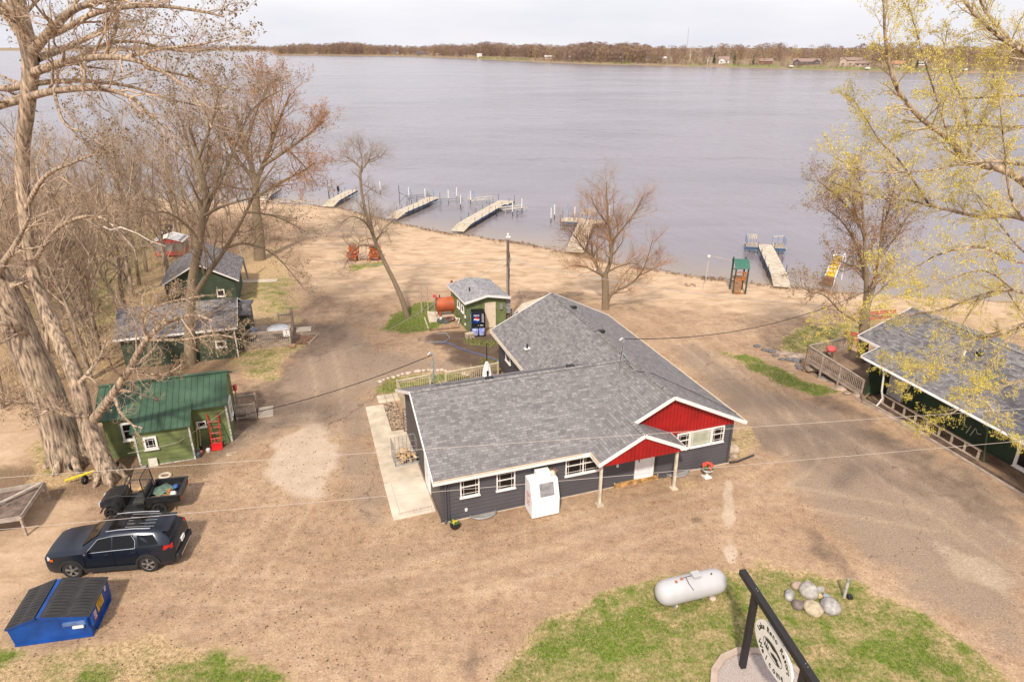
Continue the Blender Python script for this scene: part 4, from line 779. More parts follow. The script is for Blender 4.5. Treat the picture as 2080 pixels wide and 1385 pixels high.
def suv():
    t = thing('parked_suv', 'dark navy sport utility car parked behind the blue dumpster', 'car', (-16.55, 23.05, 0), 187.2); S = 1.03; t.scale = (1, 1, 1.07)
    X = lambda v: v * S
    st = [(2.47, .42, .56, .84, .90, .62, .66, .52), (2.40, .30, .50, .94, 1.00, .84, .84, .66), (2.15, .26, .48, 1.00, 1.08, .94, .92, .76), (1.6, .25, .46, 1.04, 1.15, .965, .95, .80), (1.05, .25, .46, 1.07, 1.20, .97, .955, .80), (.62, .25, .46, 1.09, 1.47, .97, .955, .72), (.30, .25, .46, 1.10, 1.65, .97, .955, .66), (-.2, .25, .46, 1.12, 1.71, .97, .955, .65), (-1.0, .25, .46, 1.14, 1.71, .97, .955, .64), (-1.75, .26, .46, 1.17, 1.66, .965, .95, .63), (-2.05, .27, .48, 1.18, 1.56, .955, .93, .62), (-2.30, .30, .5, 1.14, 1.24, .93, .90, .68), (-2.42, .34, .52, .98, 1.04, .88, .86, .70), (-2.47, .44, .56, .80, .86, .78, .78, .66)]
    def ring(s):
        x, zb, zl, zt, zr, wl, wb, wt = s; h = [(wl * .93, zb), (wl, zl), (wl * .995 + .012, (zl + zt) / 2), (wb, zt), (wt + (wb - wt) * .12, zt + (zr - zt) * .86), (wt * .86, zr - .005), (wt * .45, zr + .022), (0, zr + .03)]
        return [(x * S, -y * S, z * S) for y, z in h] + [(x * S, y * S, z * S) for y, z in h[-2::-1]]
    m = MB(); rings = [[m.vert(p) for p in ring(s)] for s in st]; n = len(rings[0])
    for A_, B_ in zip(rings, rings[1:]):
        for k in range(n - 1): m.face(None, idx=[A_[k], A_[k + 1], B_[k + 1], B_[k]])
        m.face(None, idx=[A_[n - 1], A_[0], B_[0], B_[n - 1]])
    m.face(None, idx=rings[0]); m.face(None, idx=rings[-1][::-1])
    b = m.build('body', PAINT, t, 32); 
    def sec(x, j):   # interpolated ring point j at station x
        for a, c in zip(st, st[1:]):
            if c[0] <= x <= a[0]: f = (a[0] - x) / (a[0] - c[0]); A_, B_ = ring(a), ring(c); return Vector(A_[j]).lerp(Vector(B_[j]), f)
    def side_patch(name, xb0, xb1, xt0, xt1, lo, hi, side, mt, par, off=.010):
        m = MB(); K = 6; g = []
        for i in range(K + 1):
            row = []
            for j in range(3):
                v = lo + (hi - lo) * j / 2; x = (xb0 + (xb1 - xb0) * i / K) * (1 - j / 2) + (xt0 + (xt1 - xt0) * i / K) * (j / 2); p = sec(x, 3).lerp(sec(x, 4), v); p.y = (p.y - off) if side < 0 else (-p.y + off); row.append(m.vert(p))
            g.append(row)
        for i in range(K):
            for j in range(2): m.face(None, idx=[g[i][j], g[i + 1][j], g[i + 1][j + 1], g[i][j + 1]])
        return m.build(name, mt, par)
    for sd in (-1, 1):
        side_patch('window', .78, -.14, .30, -.16, .06, .92, sd, CG, t); side_patch('window', -.20, -1.02, -.22, -.98, .06, .92, sd, CG, t); side_patch('window', -1.16, -1.92, -1.12, -1.72, .14, .88, sd, CG, t)
        m = MB(); m.tube([sec(x, 3) + Vector((0, -.014, .015)) if sd < 0 else Vector((sec(x, 3).x, -sec(x, 3).y + .014, sec(x, 3).z + .015)) for x in (.80, .3, -.2, -.7, -1.04)], .013, 5); m.tube([(lambda p: Vector((p.x, p.y * (1 if sd < 0 else -1) + (-.016 if sd < 0 else .016), p.z)))(sec(x, 3).lerp(sec(x, 4), v)) for x, v in ((.82, .02), (.34, .93), (-.2, .95), (-.9, .95), (-1.05, .5), (-1.04, .02))], .013, 5); m.build('window_trim', CHR, t)
        m = MB(); m.tube([(lambda p: Vector((p.x, p.y * (1 if sd < 0 else -1), p.z + .05)))(sec(x, 5)) for x in (.05, -.4, -1.0, -1.6)], .02, 6); m.build('roof_rail', CHR, t)
        m = MB()
        for k, (x0, x1) in enumerate(((1.05, 2.35), (-.98, 1.0), (-2.3, -1.02))):
            if k == 1: m.extrude([(x0 * S, sd * .99 * S, .24 * S), (x1 * S, sd * .99 * S, .24 * S), (x1 * S, sd * 1.0 * S, .44 * S), (x0 * S, sd * 1.0 * S, .44 * S)], (0, sd * .012, 0))
        for cx in (1.46, -1.40):   # wheel arch cladding
            for k in range(12):
                a0, a1 = math.pi * k / 12 - .12, math.pi * (k + 1) / 12 - .12 + .02
                r0, r1 = .40, .475; P_ = [((cx + math.cos(a) * r) * S, sd * 1.0 * S, (.38 + math.sin(a) * r) * S) for a, r in ((a0, r0), (a1, r0), (a1, r1), (a0, r1))]; m.extrude(P_, (0, -sd * .06, 0))
        m.build('cladding', CLAD, t); m = MB()
        for x in (.0, -1.0): m.cyl(((x - .05) * S, sd * 1.0 * S, 1.0 * S), ((x + .13) * S, sd * 1.0 * S, 1.0 * S), .018, n=6)
        m.build('door_handle', CHR if sd < 0 else PAINT, t); m = MB()
        for x in (.93, -.17, -1.08): m.box(((x - .005) * S, sd * .985 * S, .46 * S), ((x + .005) * S, sd * (1.002) * S, 1.06 * S))
        m.build('door_seam', BLK, t)
        m = MB(); m.ball((.74 * S, sd * 1.10 * S, 1.14 * S), .13, 10, 6, 0, None, (.7, 1, .75)); m.beam((.74 * S, sd * .9 * S, 1.1 * S), (.74 * S, sd * 1.05 * S, 1.12 * S), .06, .05); m.build('mirror', PAINT, t, 50)
        m = MB(); m.extrude([(2.30 * S, sd * .62 * S, .86 * S), (2.16 * S, sd * .93 * S, .88 * S), (2.16 * S, sd * .93 * S, .99 * S), (2.27 * S, sd * .66 * S, .98 * S)], (.09 * S, sd * .015, 0)); m.build('headlight', mat('headlamp', (.6, .6, .62), .15, 0, .05, 4), t)
        MB().extrude([(2.05 * S, sd * .945 * S, .84 * S), (2.18 * S, sd * .93 * S, .84 * S), (2.18 * S, sd * .93 * S, .92 * S), (2.05 * S, sd * .945 * S, .92 * S)], (0, sd * .02, 0)).build('marker_light', mat('orange_lens', (.7, .13, .02), .3), t)
        m = MB(); m.extrude([(-2.06 * S, sd * .93 * S, .97 * S), (-2.36 * S, sd * .86 * S, .98 * S), (-2.36 * S, sd * .86 * S, 1.13 * S), (-2.12 * S, sd * .92 * S, 1.15 * S)], (0, sd * .035, 0)); m.extrude([(-2.38 * S, sd * .5 * S, 1.00 * S), (-2.38 * S, sd * .88 * S, 1.0 * S), (-2.33 * S, sd * .88 * S, 1.13 * S), (-2.33 * S, sd * .5 * S, 1.11 * S)], (-.04, 0, 0)); m.build('tail_light', mat('red_lens', (.55, .015, .015), .2, 0, .1, 4), t)
        for x in (1.46, -1.40): wheel(t, x * S, sd * .86 * S, .385 * S, .25, sd)
    def top_patch(name, x0, x1, h0, h1, mt, off=.012):
        m = MB(); g = []
        for i in range(6):
            x = x0 + (x1 - x0) * i / 5; z = sec(x, 7).z; hw = h0 + (h1 - h0) * i / 5; zs = sec(x, 6).z; g.append([m.vert((x * S, yy * hw * S, (z if abs(yy) < .1 else z * .4 + zs * .6 - (.012 if abs(yy) == 1 else 0)) + off)) for yy in (-1, -.5, 0, .5, 1)])
        for i in range(5):
            for j in range(4): m.face(None, idx=[g[i][j], g[i + 1][j], g[i + 1][j + 1], g[i][j + 1]])
        return m.build(name, mt, t)
    top_patch('windshield', 1.02, .33, .70, .60, CG); top_patch('sunroof', .02, -.55, .48, .48, CG); top_patch('sunroof', -.62, -1.25, .48, .48, CG); top_patch('rear_window', -2.08, -2.28, .56, .60, CG)
    m = MB()
    for k in range(5):
        y = -.42 + k * .21; m.tube([(-.62 * S, y, 1.755 * S), (-1.7 * S, y, 1.715 * S)], .006, 4)
    m.build('roof_rib', mat('dull_rib', (.16, .16, .17), .4, .3), t)
    m = MB(); m.box((-2.28 * S, -.6 * S, 1.56 * S), (-2.0 * S, .6 * S, 1.60 * S)); m.build('spoiler', PAINT, t, bevel=.02)
    m = MB(); m.box((2.44 * S, -.5, .52), (2.52 * S, .5, .84)); m.build('grille', CLAD, t, bevel=.02); m = MB()
    for z in (.56, .68, .80): m.box((2.52 * S, -.44, z), (2.53 * S, .44, z + .02))
    m.build('grille_bar', CHR, t); m = MB(); m.box((-2.56 * S, -.82 * S, .36 * S), (-2.40 * S, .82 * S, .62 * S)); m.build('rear_bumper', CLAD, t, bevel=.04); MB().box((-2.575 * S, -.6 * S, .40 * S), (-2.56 * S, .6 * S, .46 * S)).build('bumper_trim', CHR, t); MB().box((-2.53 * S, -.17, .74 * S), (-2.47 * S, .17, .9 * S)).build('licence_plate', TRIM, t)
suv()
# ================================================================ UTILITY VEHICLE
def utv():
    t = thing('utility_vehicle', 'black open utility vehicle with roll cage and loaded cargo bed beside the car', 'utility vehicle', (-17.45, 26.55, 0), 190); B = mat('utv_black', (.022, .022, .024), .4, 0, .15, 4)
    for x, y in ((1.05, -.62), (1.05, .62), (-1.0, -.62), (-1.0, .62)): wheel(t, x, y, .34, .26, -1 if y < 0 else 1, 5, B)
    m = MB(); m.box((-1.3, -.45, .3), (1.35, .45, .5)); m.box((-.35, -.72, .34), (.62, .72, .42)); m.build('chassis', B, t, bevel=.02)
    m = MB(); pr = [(1.62, .5), (1.60, .78), (1.35, 1.0), (.85, 1.12), (.55, 1.12), (.50, .45)]; m.extrude([(x, -.45, z) for x, z in pr], (0, .9, 0)); m.build('hood', B, t, bevel=.06)
    for s in (-1, 1):
        m = MB()
        for k in range(8): a0, a1 = .25 + k * .33, .25 + (k + 1) * .33 + .03; m.extrude([(1.05 + math.cos(a) * r, s * .46, .36 + math.sin(a) * r) for a, r in ((a0, .42), (a1, .42), (a1, .47), (a0, .47))], (0, s * .34, 0))
        m.build('front_fender', B, t); m = MB()
        for k in range(7): a0, a1 = .3 + k * .36, .3 + (k + 1) * .36 + .03; m.extrude([(-1.0 + math.cos(a) * r, s * .48, .36 + math.sin(a) * r) for a, r in ((a0, .42), (a1, .42), (a1, .46), (a0, .46))], (0, s * .32, 0))
        m.build('rear_fender', B, t); MB().box((1.58, s * .22, .62), (1.64, s * .42, .76)).build('headlight', mat('headlamp', (.6, .6, .62)), t)
    m = MB()
    for k in range(4): y = -.3 + .2 * k; m.box((.7, y - .02, 1.115), (1.2, y + .02, 1.15 - .0))
    m.build('hood_vent', CLAD, t); m = MB()
    for s in (-1, 1): m.tube([(.62, s * .66, .5), (.55, s * .66, 1.15), (.18, s * .60, 1.92), (-.40, s * .60, 1.95), (-.48, s * .66, .9), (-.48, s * .66, .4)], .026, 7); m.tube([(.50, s * .66, 1.2), (-.47, s * .66, 1.1)], .02, 6)
    for x, z in ((.18, 1.92), (-.40, 1.95), (-.47, 1.15), (.54, 1.15)): m.tube([(x, -.62, z), (x, .62, z)], .024, 7)
    m.tube([(.18, 0, 1.92), (-.40, 0, 1.95)], .02, 6); m.build('roll_cage', B, t)
    m = MB()
    for k in range(13): y = -.6 + k * .1; m.tube([(-.43, y, 1.14), (-.40, y, 1.93)], .005, 3)
    for k in range(9): z = 1.18 + k * .09; m.tube([(-.42, -.62, z), (-.42, .62, z)], .005, 3)
    m.build('mesh_screen', B, t); m = MB(); m.box((-.38, -.62, .6), (.12, .62, .78)); m.box((-.46, -.62, .78), (-.34, .62, 1.2)); m.build('seat', mat('seat_vinyl', (.05, .048, .045), .6), t, bevel=.04)
    m = MB(); m.torus((.3, .33, 1.12), .17, .018, 'x', 18, 6); m.tube([(.3, .33, 1.12), (.52, .33, .95)], .02, 6); m.build('steering_wheel', B, t)
    m = MB(); m.box((-1.95, -.74, .66), (-.55, .74, .72)); b = m.build('cargo_bed', B, t); m = MB(); m.box((-1.95, -.76, .72), (-.55, -.70, .98)); m.box((-1.95, .70, .72), (-.55, .76, .98)); m.box((-1.98, -.76, .70), (-1.92, .76, 1.0)); m.box((-.61, -.7, .72), (-.55, .7, 1.0)); m.box((-1.99, -.79, .98), (-.52, -.69, 1.03)); m.box((-1.99, .69, .98), (-.52, .79, 1.03)); m.box((-2.02, -.79, .99), (-1.90, .79, 1.04)); m.build('bed_wall', B, b); MB().box((-1.1, -.775, .82), (-.75, -.762, .90)).build('decal', TRIM, b)
    for s in (-1, 1): MB().box((-2.0, s * .55, .74), (-1.985, s * .7, .86)).build('tail_light', mat('red_lens', (.5, .02, .02)), b)
    c_, s_ = math.cos(R(190)), math.sin(R(190)); W = lambda x, y, z: Vector((-17.45 + x * c_ - y * s_, 26.55 + x * s_ + y * c_, z)); rr = random.Random(17)
    o = MB(); o.M = None; g = []
    for i in range(7):
        g.append([o.vert((x := -.45 + i * .15, y := -.35 + j * .14, .05 + .22 * max(0, 1 - math.hypot(x, y) * 1.6) + rr.uniform(-.03, .05))) for j in range(6)])
    for i in range(6):
        for j in range(5): o.face(None, idx=[g[i][j], g[i + 1][j], g[i + 1][j + 1], g[i][j + 1]])
    q = o.build('tarp', mat('green_tarp', (.13, .20, .15), .75, 0, .2, 5), None, 60); q.location = W(-1.0, -.1, .72); q.rotation_euler = (0, 0, 1); tag(q, 'crumpled green tarp in the bed of the utility vehicle', 'tarp')
    for k, (x, y, dx, dy, dz, c, nm_, lb, cat) in enumerate(((-1.62, .42, .16, .14, .16, (.75, .72, .68), 'plastic_bag', 'white plastic bag in the rear corner of the utility vehicle bed', 'bag'), (-1.55, -.25, .13, .16, .12, (.05, .12, .35), 'blue_jug', 'small blue container in the utility vehicle bed', 'container'), (-1.35, .1, .11, .1, .13, (.45, .17, .06), 'tool_pouch', 'orange brown pouch among tools in the utility vehicle bed', 'pouch'), (-.02, -.3, .17, .16, .1, (.60, .40, .16), 'tan_bag', 'tan bag lying on the seat of the utility vehicle', 'bag'))):
        z = .72 + dz if x < -.4 else .90; q = MB().ball((0, 0, 0), 1, 10, 7, .16, rr, (dx, dy, dz)).build(nm_, mat(nm_, c, .6, 0, .2, 8), None, 50); q.location = W(x, y, z); tag(q, lb, cat)
    for k in range(3): q = MB().tube([W(-1.7 + k * .1, .5 - k * .1, .8), W(-.9 + k * .15, -.1 + k * .3, .82 + k * .03)], .02, 5).build('loose_stick', OWOOD, None); tag(q, 'loose wooden stick lying across the utility vehicle bed', 'stick', 'loose sticks in the utility vehicle bed')
utv()
# ================================================================ DUMPSTER
def dumpster():
    t = thing('dumpster', 'blue metal dumpster with two ribbed black lids in front of the car', 'dumpster', (-18.05, 18.43, 0), 11.1); BL = mat('dumpster_blue', (.005, .065, .30), .45, 0, .18, 1.6)
    LID = mat('lid_black', (.035, .032, .032), .55, 0, .12, 2); Wd = 2.0; pr = [(0, .0), (-.10, .80), (.92, 1.16), (1.02, 1.17), (2.62, .92), (2.6, 0)]
    m = MB()
    for y in (0, Wd - .03): m.extrude([(x, y, z) for x, z in pr], (0, .03, 0))
    m.extrude([(0, .03, 0), (-.10, .03, .8), (-.07, .03, .8), (.03, .03, 0)], (0, Wd - .06, 0)); m.extrude([(2.57, .03, 0), (2.59, .03, .92), (2.62, .03, .92), (2.6, .03, 0)], (0, Wd - .06, 0)); m.box((0.02, .03, .02), (2.58, Wd - .03, .06)); m.box((.93, 0.0, 1.06), (1.07, Wd, 1.175)); m.build('body', BL, t, bevel=.012)
    m = MB(); m.box((.0, -.05, .0), (2.6, 0, .07)); m.beam((-.12, -.02, .8), (.93, -.02, 1.15), .05, .06); m.beam((1.02, -.02, 1.16), (2.64, -.02, .91), .05, .06); m.box((2.60, .3, .0), (2.66, 1.8, .07)); m.build('rim', BL, t)
    m = MB(); m.box((1.75, -.09, .66), (2.55, -.001, .80)); m.build('side_rail', mat('dumpster_pale', (.12, .20, .42), .5, 0, .15, 3), t, bevel=.01); m = MB(); m.box((2.52, -.12, .5), (2.60, -.001, .92)); m.box((2.605, .02, .45), (2.72, .22, .9)); m.build('lift_pocket', BL, t, bevel=.01)
    for (x0, z0, x1, z1) in ((-.16, .80, .90, 1.165), (1.08, 1.175, 2.68, .925)):
        m = MB(); n = 12; dx, dz = x1 - x0, z1 - z0; Ln = math.hypot(dx, dz); nx_, nz_ = -dz / Ln, dx / Ln
        m.extrude([(x0, -.03, z0), (x1, -.03, z1), (x1 + nx_ * .025, -.03, z1 + nz_ * .025), (x0 + nx_ * .025, -.03, z0 + nz_ * .025)], (0, Wd + .06, 0))
        for k in range(n):
            y = .07 + k * (Wd - .1) / n
            for f0, f1 in ((.04, .47), (.53, .96)):
                pts = []
                for i in range(7): f = f0 + (f1 - f0) * i / 6; h = .028 + .05 * math.sin(math.pi * i / 6) ** .6; pts.append((x0 + dx * f + nx_ * h, y, z0 + dz * f + nz_ * h))
                pts2 = [(p[0], y + .10, p[2]) for p in pts]; b0 = [(x0 + dx * (f0 + (f1 - f0) * i / 6) + nx_ * .02, y - .01, z0 + dz * (f0 + (f1 - f0) * i / 6) + nz_ * .02) for i in range(7)]; b1 = [(p[0], y + .11, p[2]) for p in b0]
                for i in range(6): m.face([pts[i], pts[i + 1], pts2[i + 1], pts2[i]]); m.face([b0[i], b0[i + 1], pts[i + 1], pts[i]]); m.face([pts2[i], pts2[i + 1], b1[i + 1], b1[i]])
        m.build('lid', LID, t)
    MB().box((2.05, -.10, .52), (2.42, -.002, .62)).build('label', TRIM, t)
    def sticker(y0, y1, z0, z1, c, txt, tc_, sz, nm_='sticker'):
        s = MB().extrude([(2.622, y0, z0), (2.622, y1, z0), (2.628, y1, z1), (2.628, y0, z1)], (.006, 0, 0)).build(nm_, mat(nm_ + str(c[0]), c, .5, 0, .05, 3), t); tm = MB()
        for k, tx in enumerate(txt): tm.text(tx, sz, Matrix.Translation((2.642, (y0 + y1) / 2, z1 - sz * .7 - k * sz * 1.05)) @ Matrix.Rotation(R(90), 4, 'Z') @ Matrix.Rotation(R(90), 4, 'X'), .001)
        tm.build('lettering', mat('lt' + str(tc_[0]), tc_, .6), s)
    sticker(.72, 1.30, .42, .82, (.75, .42, .03), ('WARNING', 'DO NOT', 'PLAY ON', 'OR IN'), (.05, .04, .03), .10); sticker(.30, .58, .38, .72, (.72, .62, .64), ('NO', 'HOT', 'ASH'), (.5, .03, .08), .12); sticker(1.55, 1.7, .66, .86, (.76, .74, .70), ('G',), (.1, .1, .1), .14)
dumpster()
# ================================================================ wooden trough on legs, trailer dolly, ring, plank
def trough():
    t = thing('wooden_trough', 'weathered wooden trough table on legs at the left edge', 'trough', (0, 0, 0)); P = {k: at(*v) for k, v in {'a': (90, 982, .95), 'b': (42, 1052, .95), 'c': (-75, 1070, .95), 'd': (-20, 1000, .95)}.items()}; W3 = mat('old_grey_plank', (.42, .35, .29), .85, 0, .18, 3)
    m = MB(); sd = [(P['a'], P['b']), (P['b'], P['c']), (P['c'], P['d']), (P['d'], P['a'])]
    for p, q in sd: m.beam(p, q, .05, .22)
    m.build('side_board', W3, t, bevel=.006); m = MB(); z = Vector((0, 0, -.13)); m.face([P['a'] + z, P['b'] + z, P['c'] + z, P['d'] + z]); m.face([P['d'] + z * 1.2, P['c'] + z * 1.2, P['b'] + z * 1.2, P['a'] + z * 1.2]); m.build('bottom_board', mat('dark_plank', (.20, .14, .11), .85, 0, .25, 3), t)
    m = MB(); c0 = (P['a'] + P['d']) / 2; m.beam(P['a'] + Vector((-.05, -.1, .12)), P['d'] * .35 + P['c'] * .65 + Vector((.3, .3, -.02)), .10, .09); m.beam(P['a'] * .5 + P['c'] * .5 + Vector((0, 0, .02)), P['a'] * .42 + P['c'] * .58 + Vector((.1, -.1, .3)), .1, .1); m.build('loose_post', mat('pale_post', (.55, .47, .39), .8, 0, .12, 4), t, bevel=.01)
    for k in 'abcd': MB().beam(P[k] + Vector((0, 0, .05)), Vector((P[k].x, P[k].y, -.03)), .1, .1, up=(1, 0, 0)).build('leg', WOOD, t, bevel=.008)
trough()
t = thing('trailer_dolly', 'fallen black wheeled jack with a yellow handle pole by the big trunks', 'dolly', at(160, 965)); m = MB(); a, b = at(132, 976, .25) - t.location, at(192, 956, .35) - t.location; m.tube([a, b], .07, 8); m.build('handle_pole', mat('yellow_paint', (.72, .55, .02), .45, 0, .1, 4), t)
for p, q in (((147, 945), 0), ((172, 974), 1)): c0 = at(*p, .22) - t.location; MB().torus(c0, .17, .07, 'x', 18, 7).build('wheel', TYRE, t, 50)
MB().tube([at(147, 945, .22) - t.location, at(160, 960, .3) - t.location, at(172, 974, .22) - t.location], .05, 6).build('axle', CHR, t)
p = at(336, 967); o = MB().torus((0, 0, .04), .22, .07, 'z', 24, 8).build('concrete_ring', CONC, None, 60); o.location = p; o.scale = (1.15, 1, 1); tag(o, 'small concrete ring lying on the gravel left of the green cabin corner', 'ring')
for (px, py, a, l, lb) in ((470, 920, 20, .5, 'longer pale wood splinter on the dark gravel by the green cabin'), (466, 924, 12, .3, 'shorter pale wood splinter on the dark gravel by the green cabin')):
    p = at(px, py, .03); d = Vector((math.cos(R(a)), math.sin(R(a)), 0)) * l / 2; o = MB().beam(p - d, p + d, .06, .03).build('wood_splinter', PWOOD, None); tag(o, lb, 'wood scrap')
# ================================================================ GREEN CABIN
GRN = mat('green_siding', (.155, .188, .066), .75, 0, .2, 1.4); GRN2 = mat('dark_green_siding', (.045, .066, .038), .75, 0, .15, 1.4); GROOF = mat('green_metal', (.05, .105, .06), .6, 0, .2, .9)
gt = thing('green_cabin', 'small olive green cabin with a dark green metal roof and front extension', 'cabin', (-21.15, 30.72, 0), 17.3); gW, gD, gE, gR = 5.95, 3.6, 2.45, 3.35
m = MB(); m.box((0, .002, 0), (gW - .002, gD, gE)); lap(m, (0, 0), (gW, 0), 0, gE, .27, .03); lap(m, (gW, 0), (gW, gD), 0, gE, .27, .03); lap(m, (0, gD), (0, 0), 0, gE, .27, .03); m.extrude([(0, .01, gE), (0, gD, gE), (0, gD / 2 + .1, gR - .06)], (gW, 0, 0)); m.build('wall', GRN, gt)
m = MB(); m.box((gW - .05, -.045, 0), (gW + .045, -.0305, gE)); m.box((gW + .0305, -.03, 0), (gW + .045, .05, gE)); m.build('corner_trim', mat('chipped_white', (.62, .60, .55), .7, 0, .3, 6), gt)
def metal_roof(m, p0, p1, p2, p3, step=.3):
    P = [Vector(p) for p in (p0, p1, p2, p3)]; m.roof(P, .05); n = int((P[1] - P[0]).length / step); nr = (P[1] - P[0]).cross(P[3] - P[0]).normalized(); nr = nr if nr.z > 0 else -nr
    for k in range(n + 1): f = (k + .02) / (n + .04); m.beam(P[0].lerp(P[1], f) + nr * .015, P[3].lerp(P[2], f) + nr * .015, .035, .035, up=nr)
gy = gD / 2 + .1; m = MB(); metal_roof(m, (-.3, -.32, gE - .02), (gW + .12, -.32, gE - .02), (gW + .12, gy, gR + .05), (-.3, gy, gR + .05)); metal_roof(m, (gW + .12, gD + .3, gE - .02), (-.3, gD + .3, gE - .02), (-.3, gy, gR + .05), (gW + .12, gy, gR + .05)); m.beam((-.32, gy, gR + .08), (gW + .14, gy, gR + .08), .22, .03); rg = m.build('roof', GROOF, gt)
MB().tube([(2.6, .5, 2.8), (2.6, .5, 3.05)], .05, 8).build('vent_pipe', mat('rust_pipe', (.25, .05, .04), .6), rg)
# extension: rotate frame ~0; origin local
ex0, ex1, ey = 1.62, 4.20, -1.28; m = MB(); m.box((ex0, ey, 0), (ex1, -.035, 2.02)); lap(m, (ex0, ey), (ex1, ey), 0, 2.1, .27, .03); lap(m, (ex1, ey), (ex1, -.03), 0, 2.1, .27, .03); lap(m, (ex0, -.03), (ex0, ey), 0, 2.1, .27, .03); m.extrude([(ex0 + .01, ey, 2.02), (ex0 + .01, -.04, 2.02), (ex0 + .01, -.04, 2.42)], (ex1 - ex0 - .02, 0, 0)); m.build('extension_wall', GRN, gt)
m = MB(); m.box((ex0 - .045, ey - .045, 0), (ex0 + .04, ey - .031, 2.1)); m.box((ex1 - .04, ey - .045, 0), (ex1 + .045, ey - .031, 2.1)); m.box((ex0, ey - .05, -.01), (ex1, ey - .032, .05)); m.build('corner_trim', mat('chipped_white', (.6, .6, .6)), gt)
m = MB(); metal_roof(m, (ex0 - .12, ey - .22, 2.10), (ex1 + .12, ey - .22, 2.10), (ex1 + .12, .12, 2.66), (ex0 - .12, .12, 2.66)); m.build('extension_roof', GROOF, gt)
window(gt, (.78, -.035, 1.0), (1, 0, 0), (0, -1, 0), .85, 1.05, 1, False, 'hung', .1); window(gt, (2.0, ey - .035, 1.0), (1, 0, 0), (0, -1, 0), .62, .72, 1, True, 'fixed', .09); window(gt, (4.38, -.035, 1.18), (1, 0, 0), (0, -1, 0), .46, .34, 1, False, 'fixed', .045); window(gt, (gW + .035, .7, .95), (0, 1, 0), (1, 0, 0), .95, 1.1, 1, False, 'hung', .1)
o = MB().extrude([(0, 0, 0), (.42, 0, 0), (.42, .02, .48), (0, .02, .48)], (0, -.02, 0)).build('leaning_board', mat('panel_cream', (.74, .68, .58), .6), None); o.location = at(304, 948); o.rotation_euler = (0, 0, R(17)); tag(o, 'small cream panel leaning on the cabin extension wall', 'panel')
# stairs and rail on the right side of the cabin
GL = lambda u, v, z=0: Vector((-21.15 + u * math.cos(R(17.3)) - v * math.sin(R(17.3)), 30.72 + u * math.sin(R(17.3)) + v * math.cos(R(17.3)), z))
t = thing('cabin_steps', 'weathered entry steps with picket rails on the right side of the green cabin', 'steps', GL(gW + .1, 2.3), 17.3); m = MB()
for k in range(3): m.box((.0, 0, 0), (1.05 - k * .25, 1.15, .17 * (k + 1) - .001 * k))
m.build('step', WOOD, t); picket(t, (.05, -.03, 0), (1.1, -.03, 0), .95, .15, .04, .08, WOOD); picket(t, (.05, 1.2, 0), (1.1, 1.2, 0), .95, .15, .04, .08, WOOD)
o = MB().box((0, 0, 0), (.85, 1.3, .07)).build('paver_slab', CONC, None, bevel=.01); o.location = GL(gW + 1.3, 2.2); o.rotation_euler = (0, 0, R(17.3)); tag(o, 'pale concrete landing slab at the foot of the green cabin steps', 'slab')
t = thing('red_box', 'small red box lamp on the rear corner post of the green cabin', 'box', GL(gW + .2, 3.3, 1.5)); MB().box((-.1, -.1, 0), (.1, .1, .35)).build('box', mat('sign_red', (.6, .05, .04)), t, bevel=.02); MB().tube([(0, 0, -1.5), (0, 0, 0)], .04, 6).build('post', WOOD, t)
# hand truck
t = thing('hand_truck', 'tall red hand truck leaning on the green cabin wall', 'hand truck', GL(5.0, -.42), 17.3); m = MB(); RP = mat('red_paint', (.62, .02, .02), .4, 0, .1, 4)
for x in (0, .46): m.tube([(x, -.12, .12), (x + (.04 if x else -.02), .33, 1.75), (x + (.04 if x else -.02), .28, 1.9)], .032, 6)
for z in (.3, .55, .85, 1.15, 1.45): y = -.12 + (z - .12) * .28; m.tube([(0, y, z), (.47, y, z)], .022, 5)
for x in (.15, .31): m.tube([(x, -.07, .3), (x, .02, .62)], .02, 5)
m.build('frame', RP, t); m = MB(); m.box((-.05, -.38, .03), (.51, -.1, .06)); m.box((-.05, -.16, .05), (.51, -.1, .32)); m.build('toe_plate', RP, t)
for x in (-.09, .55): MB().torus((x, -.02, .14), .10, .04, 'x', 16, 6).build('wheel', TYRE, t, 50)
MB().tube([(.75, .1, 0), (.62, .35, 1.3)], .03, 6).build('side_rod', mat('green_rod', (.07, .13, .06)), t)
tt = [('shovel', 'long handled shovel leaning in the corner beside the small white framed window', (4.30, -.8, 0), (4.38, -.12, 1.6), mat('tool_yellow', (.55, .38, .12), .7)), ('rake', 'dark rake leaning in the corner left of the hand truck', (4.42, -.6, 0), (4.5, -.12, 1.45), WOOD)]
for nme, lb, a, b, mm_ in tt:
    t = thing(nme, lb, 'tool', (0, 0, 0)); MB().tube([GL(*a), GL(*b)], .022, 6).build('handle', mm_, t); c0 = GL(*a); MB().extrude([c0 + Vector((-.1, -.05, .02)), c0 + Vector((.1, -.05, .02)), c0 + Vector((.09, .1, .28)), c0 + Vector((-.09, .1, .28))], (0, -.02, 0)).build('blade', STEEL if nme == 'shovel' else BLK, t)
rr = random.Random(21)
for k, (u, v, s, c, nm_, lb, cat) in enumerate(((4.35, -1.15, .16, (.09, .10, .12), 'black_bucket', 'dark bucket at the corner of the cabin extension', 'bucket'), (4.45, -.9, .13, (.35, .10, .05), 'red_pot', 'rusty red pot beside the dark bucket', 'pot'), (4.8, -.75, .12, (.70, .70, .68), 'white_jug', 'white jug on the ground left of the hand truck', 'jug'))):
    o = MB().lathe([(s * .75, 0), (s, s * .4), (s * .95, s * 1.4), (s * .6, s * 1.7), (s * .35, s * 1.9)], 14).build(nm_, mat(nm_, c, .5, 0, .15, 8), None, 40); o.location = GL(u, v); tag(o, lb, cat)
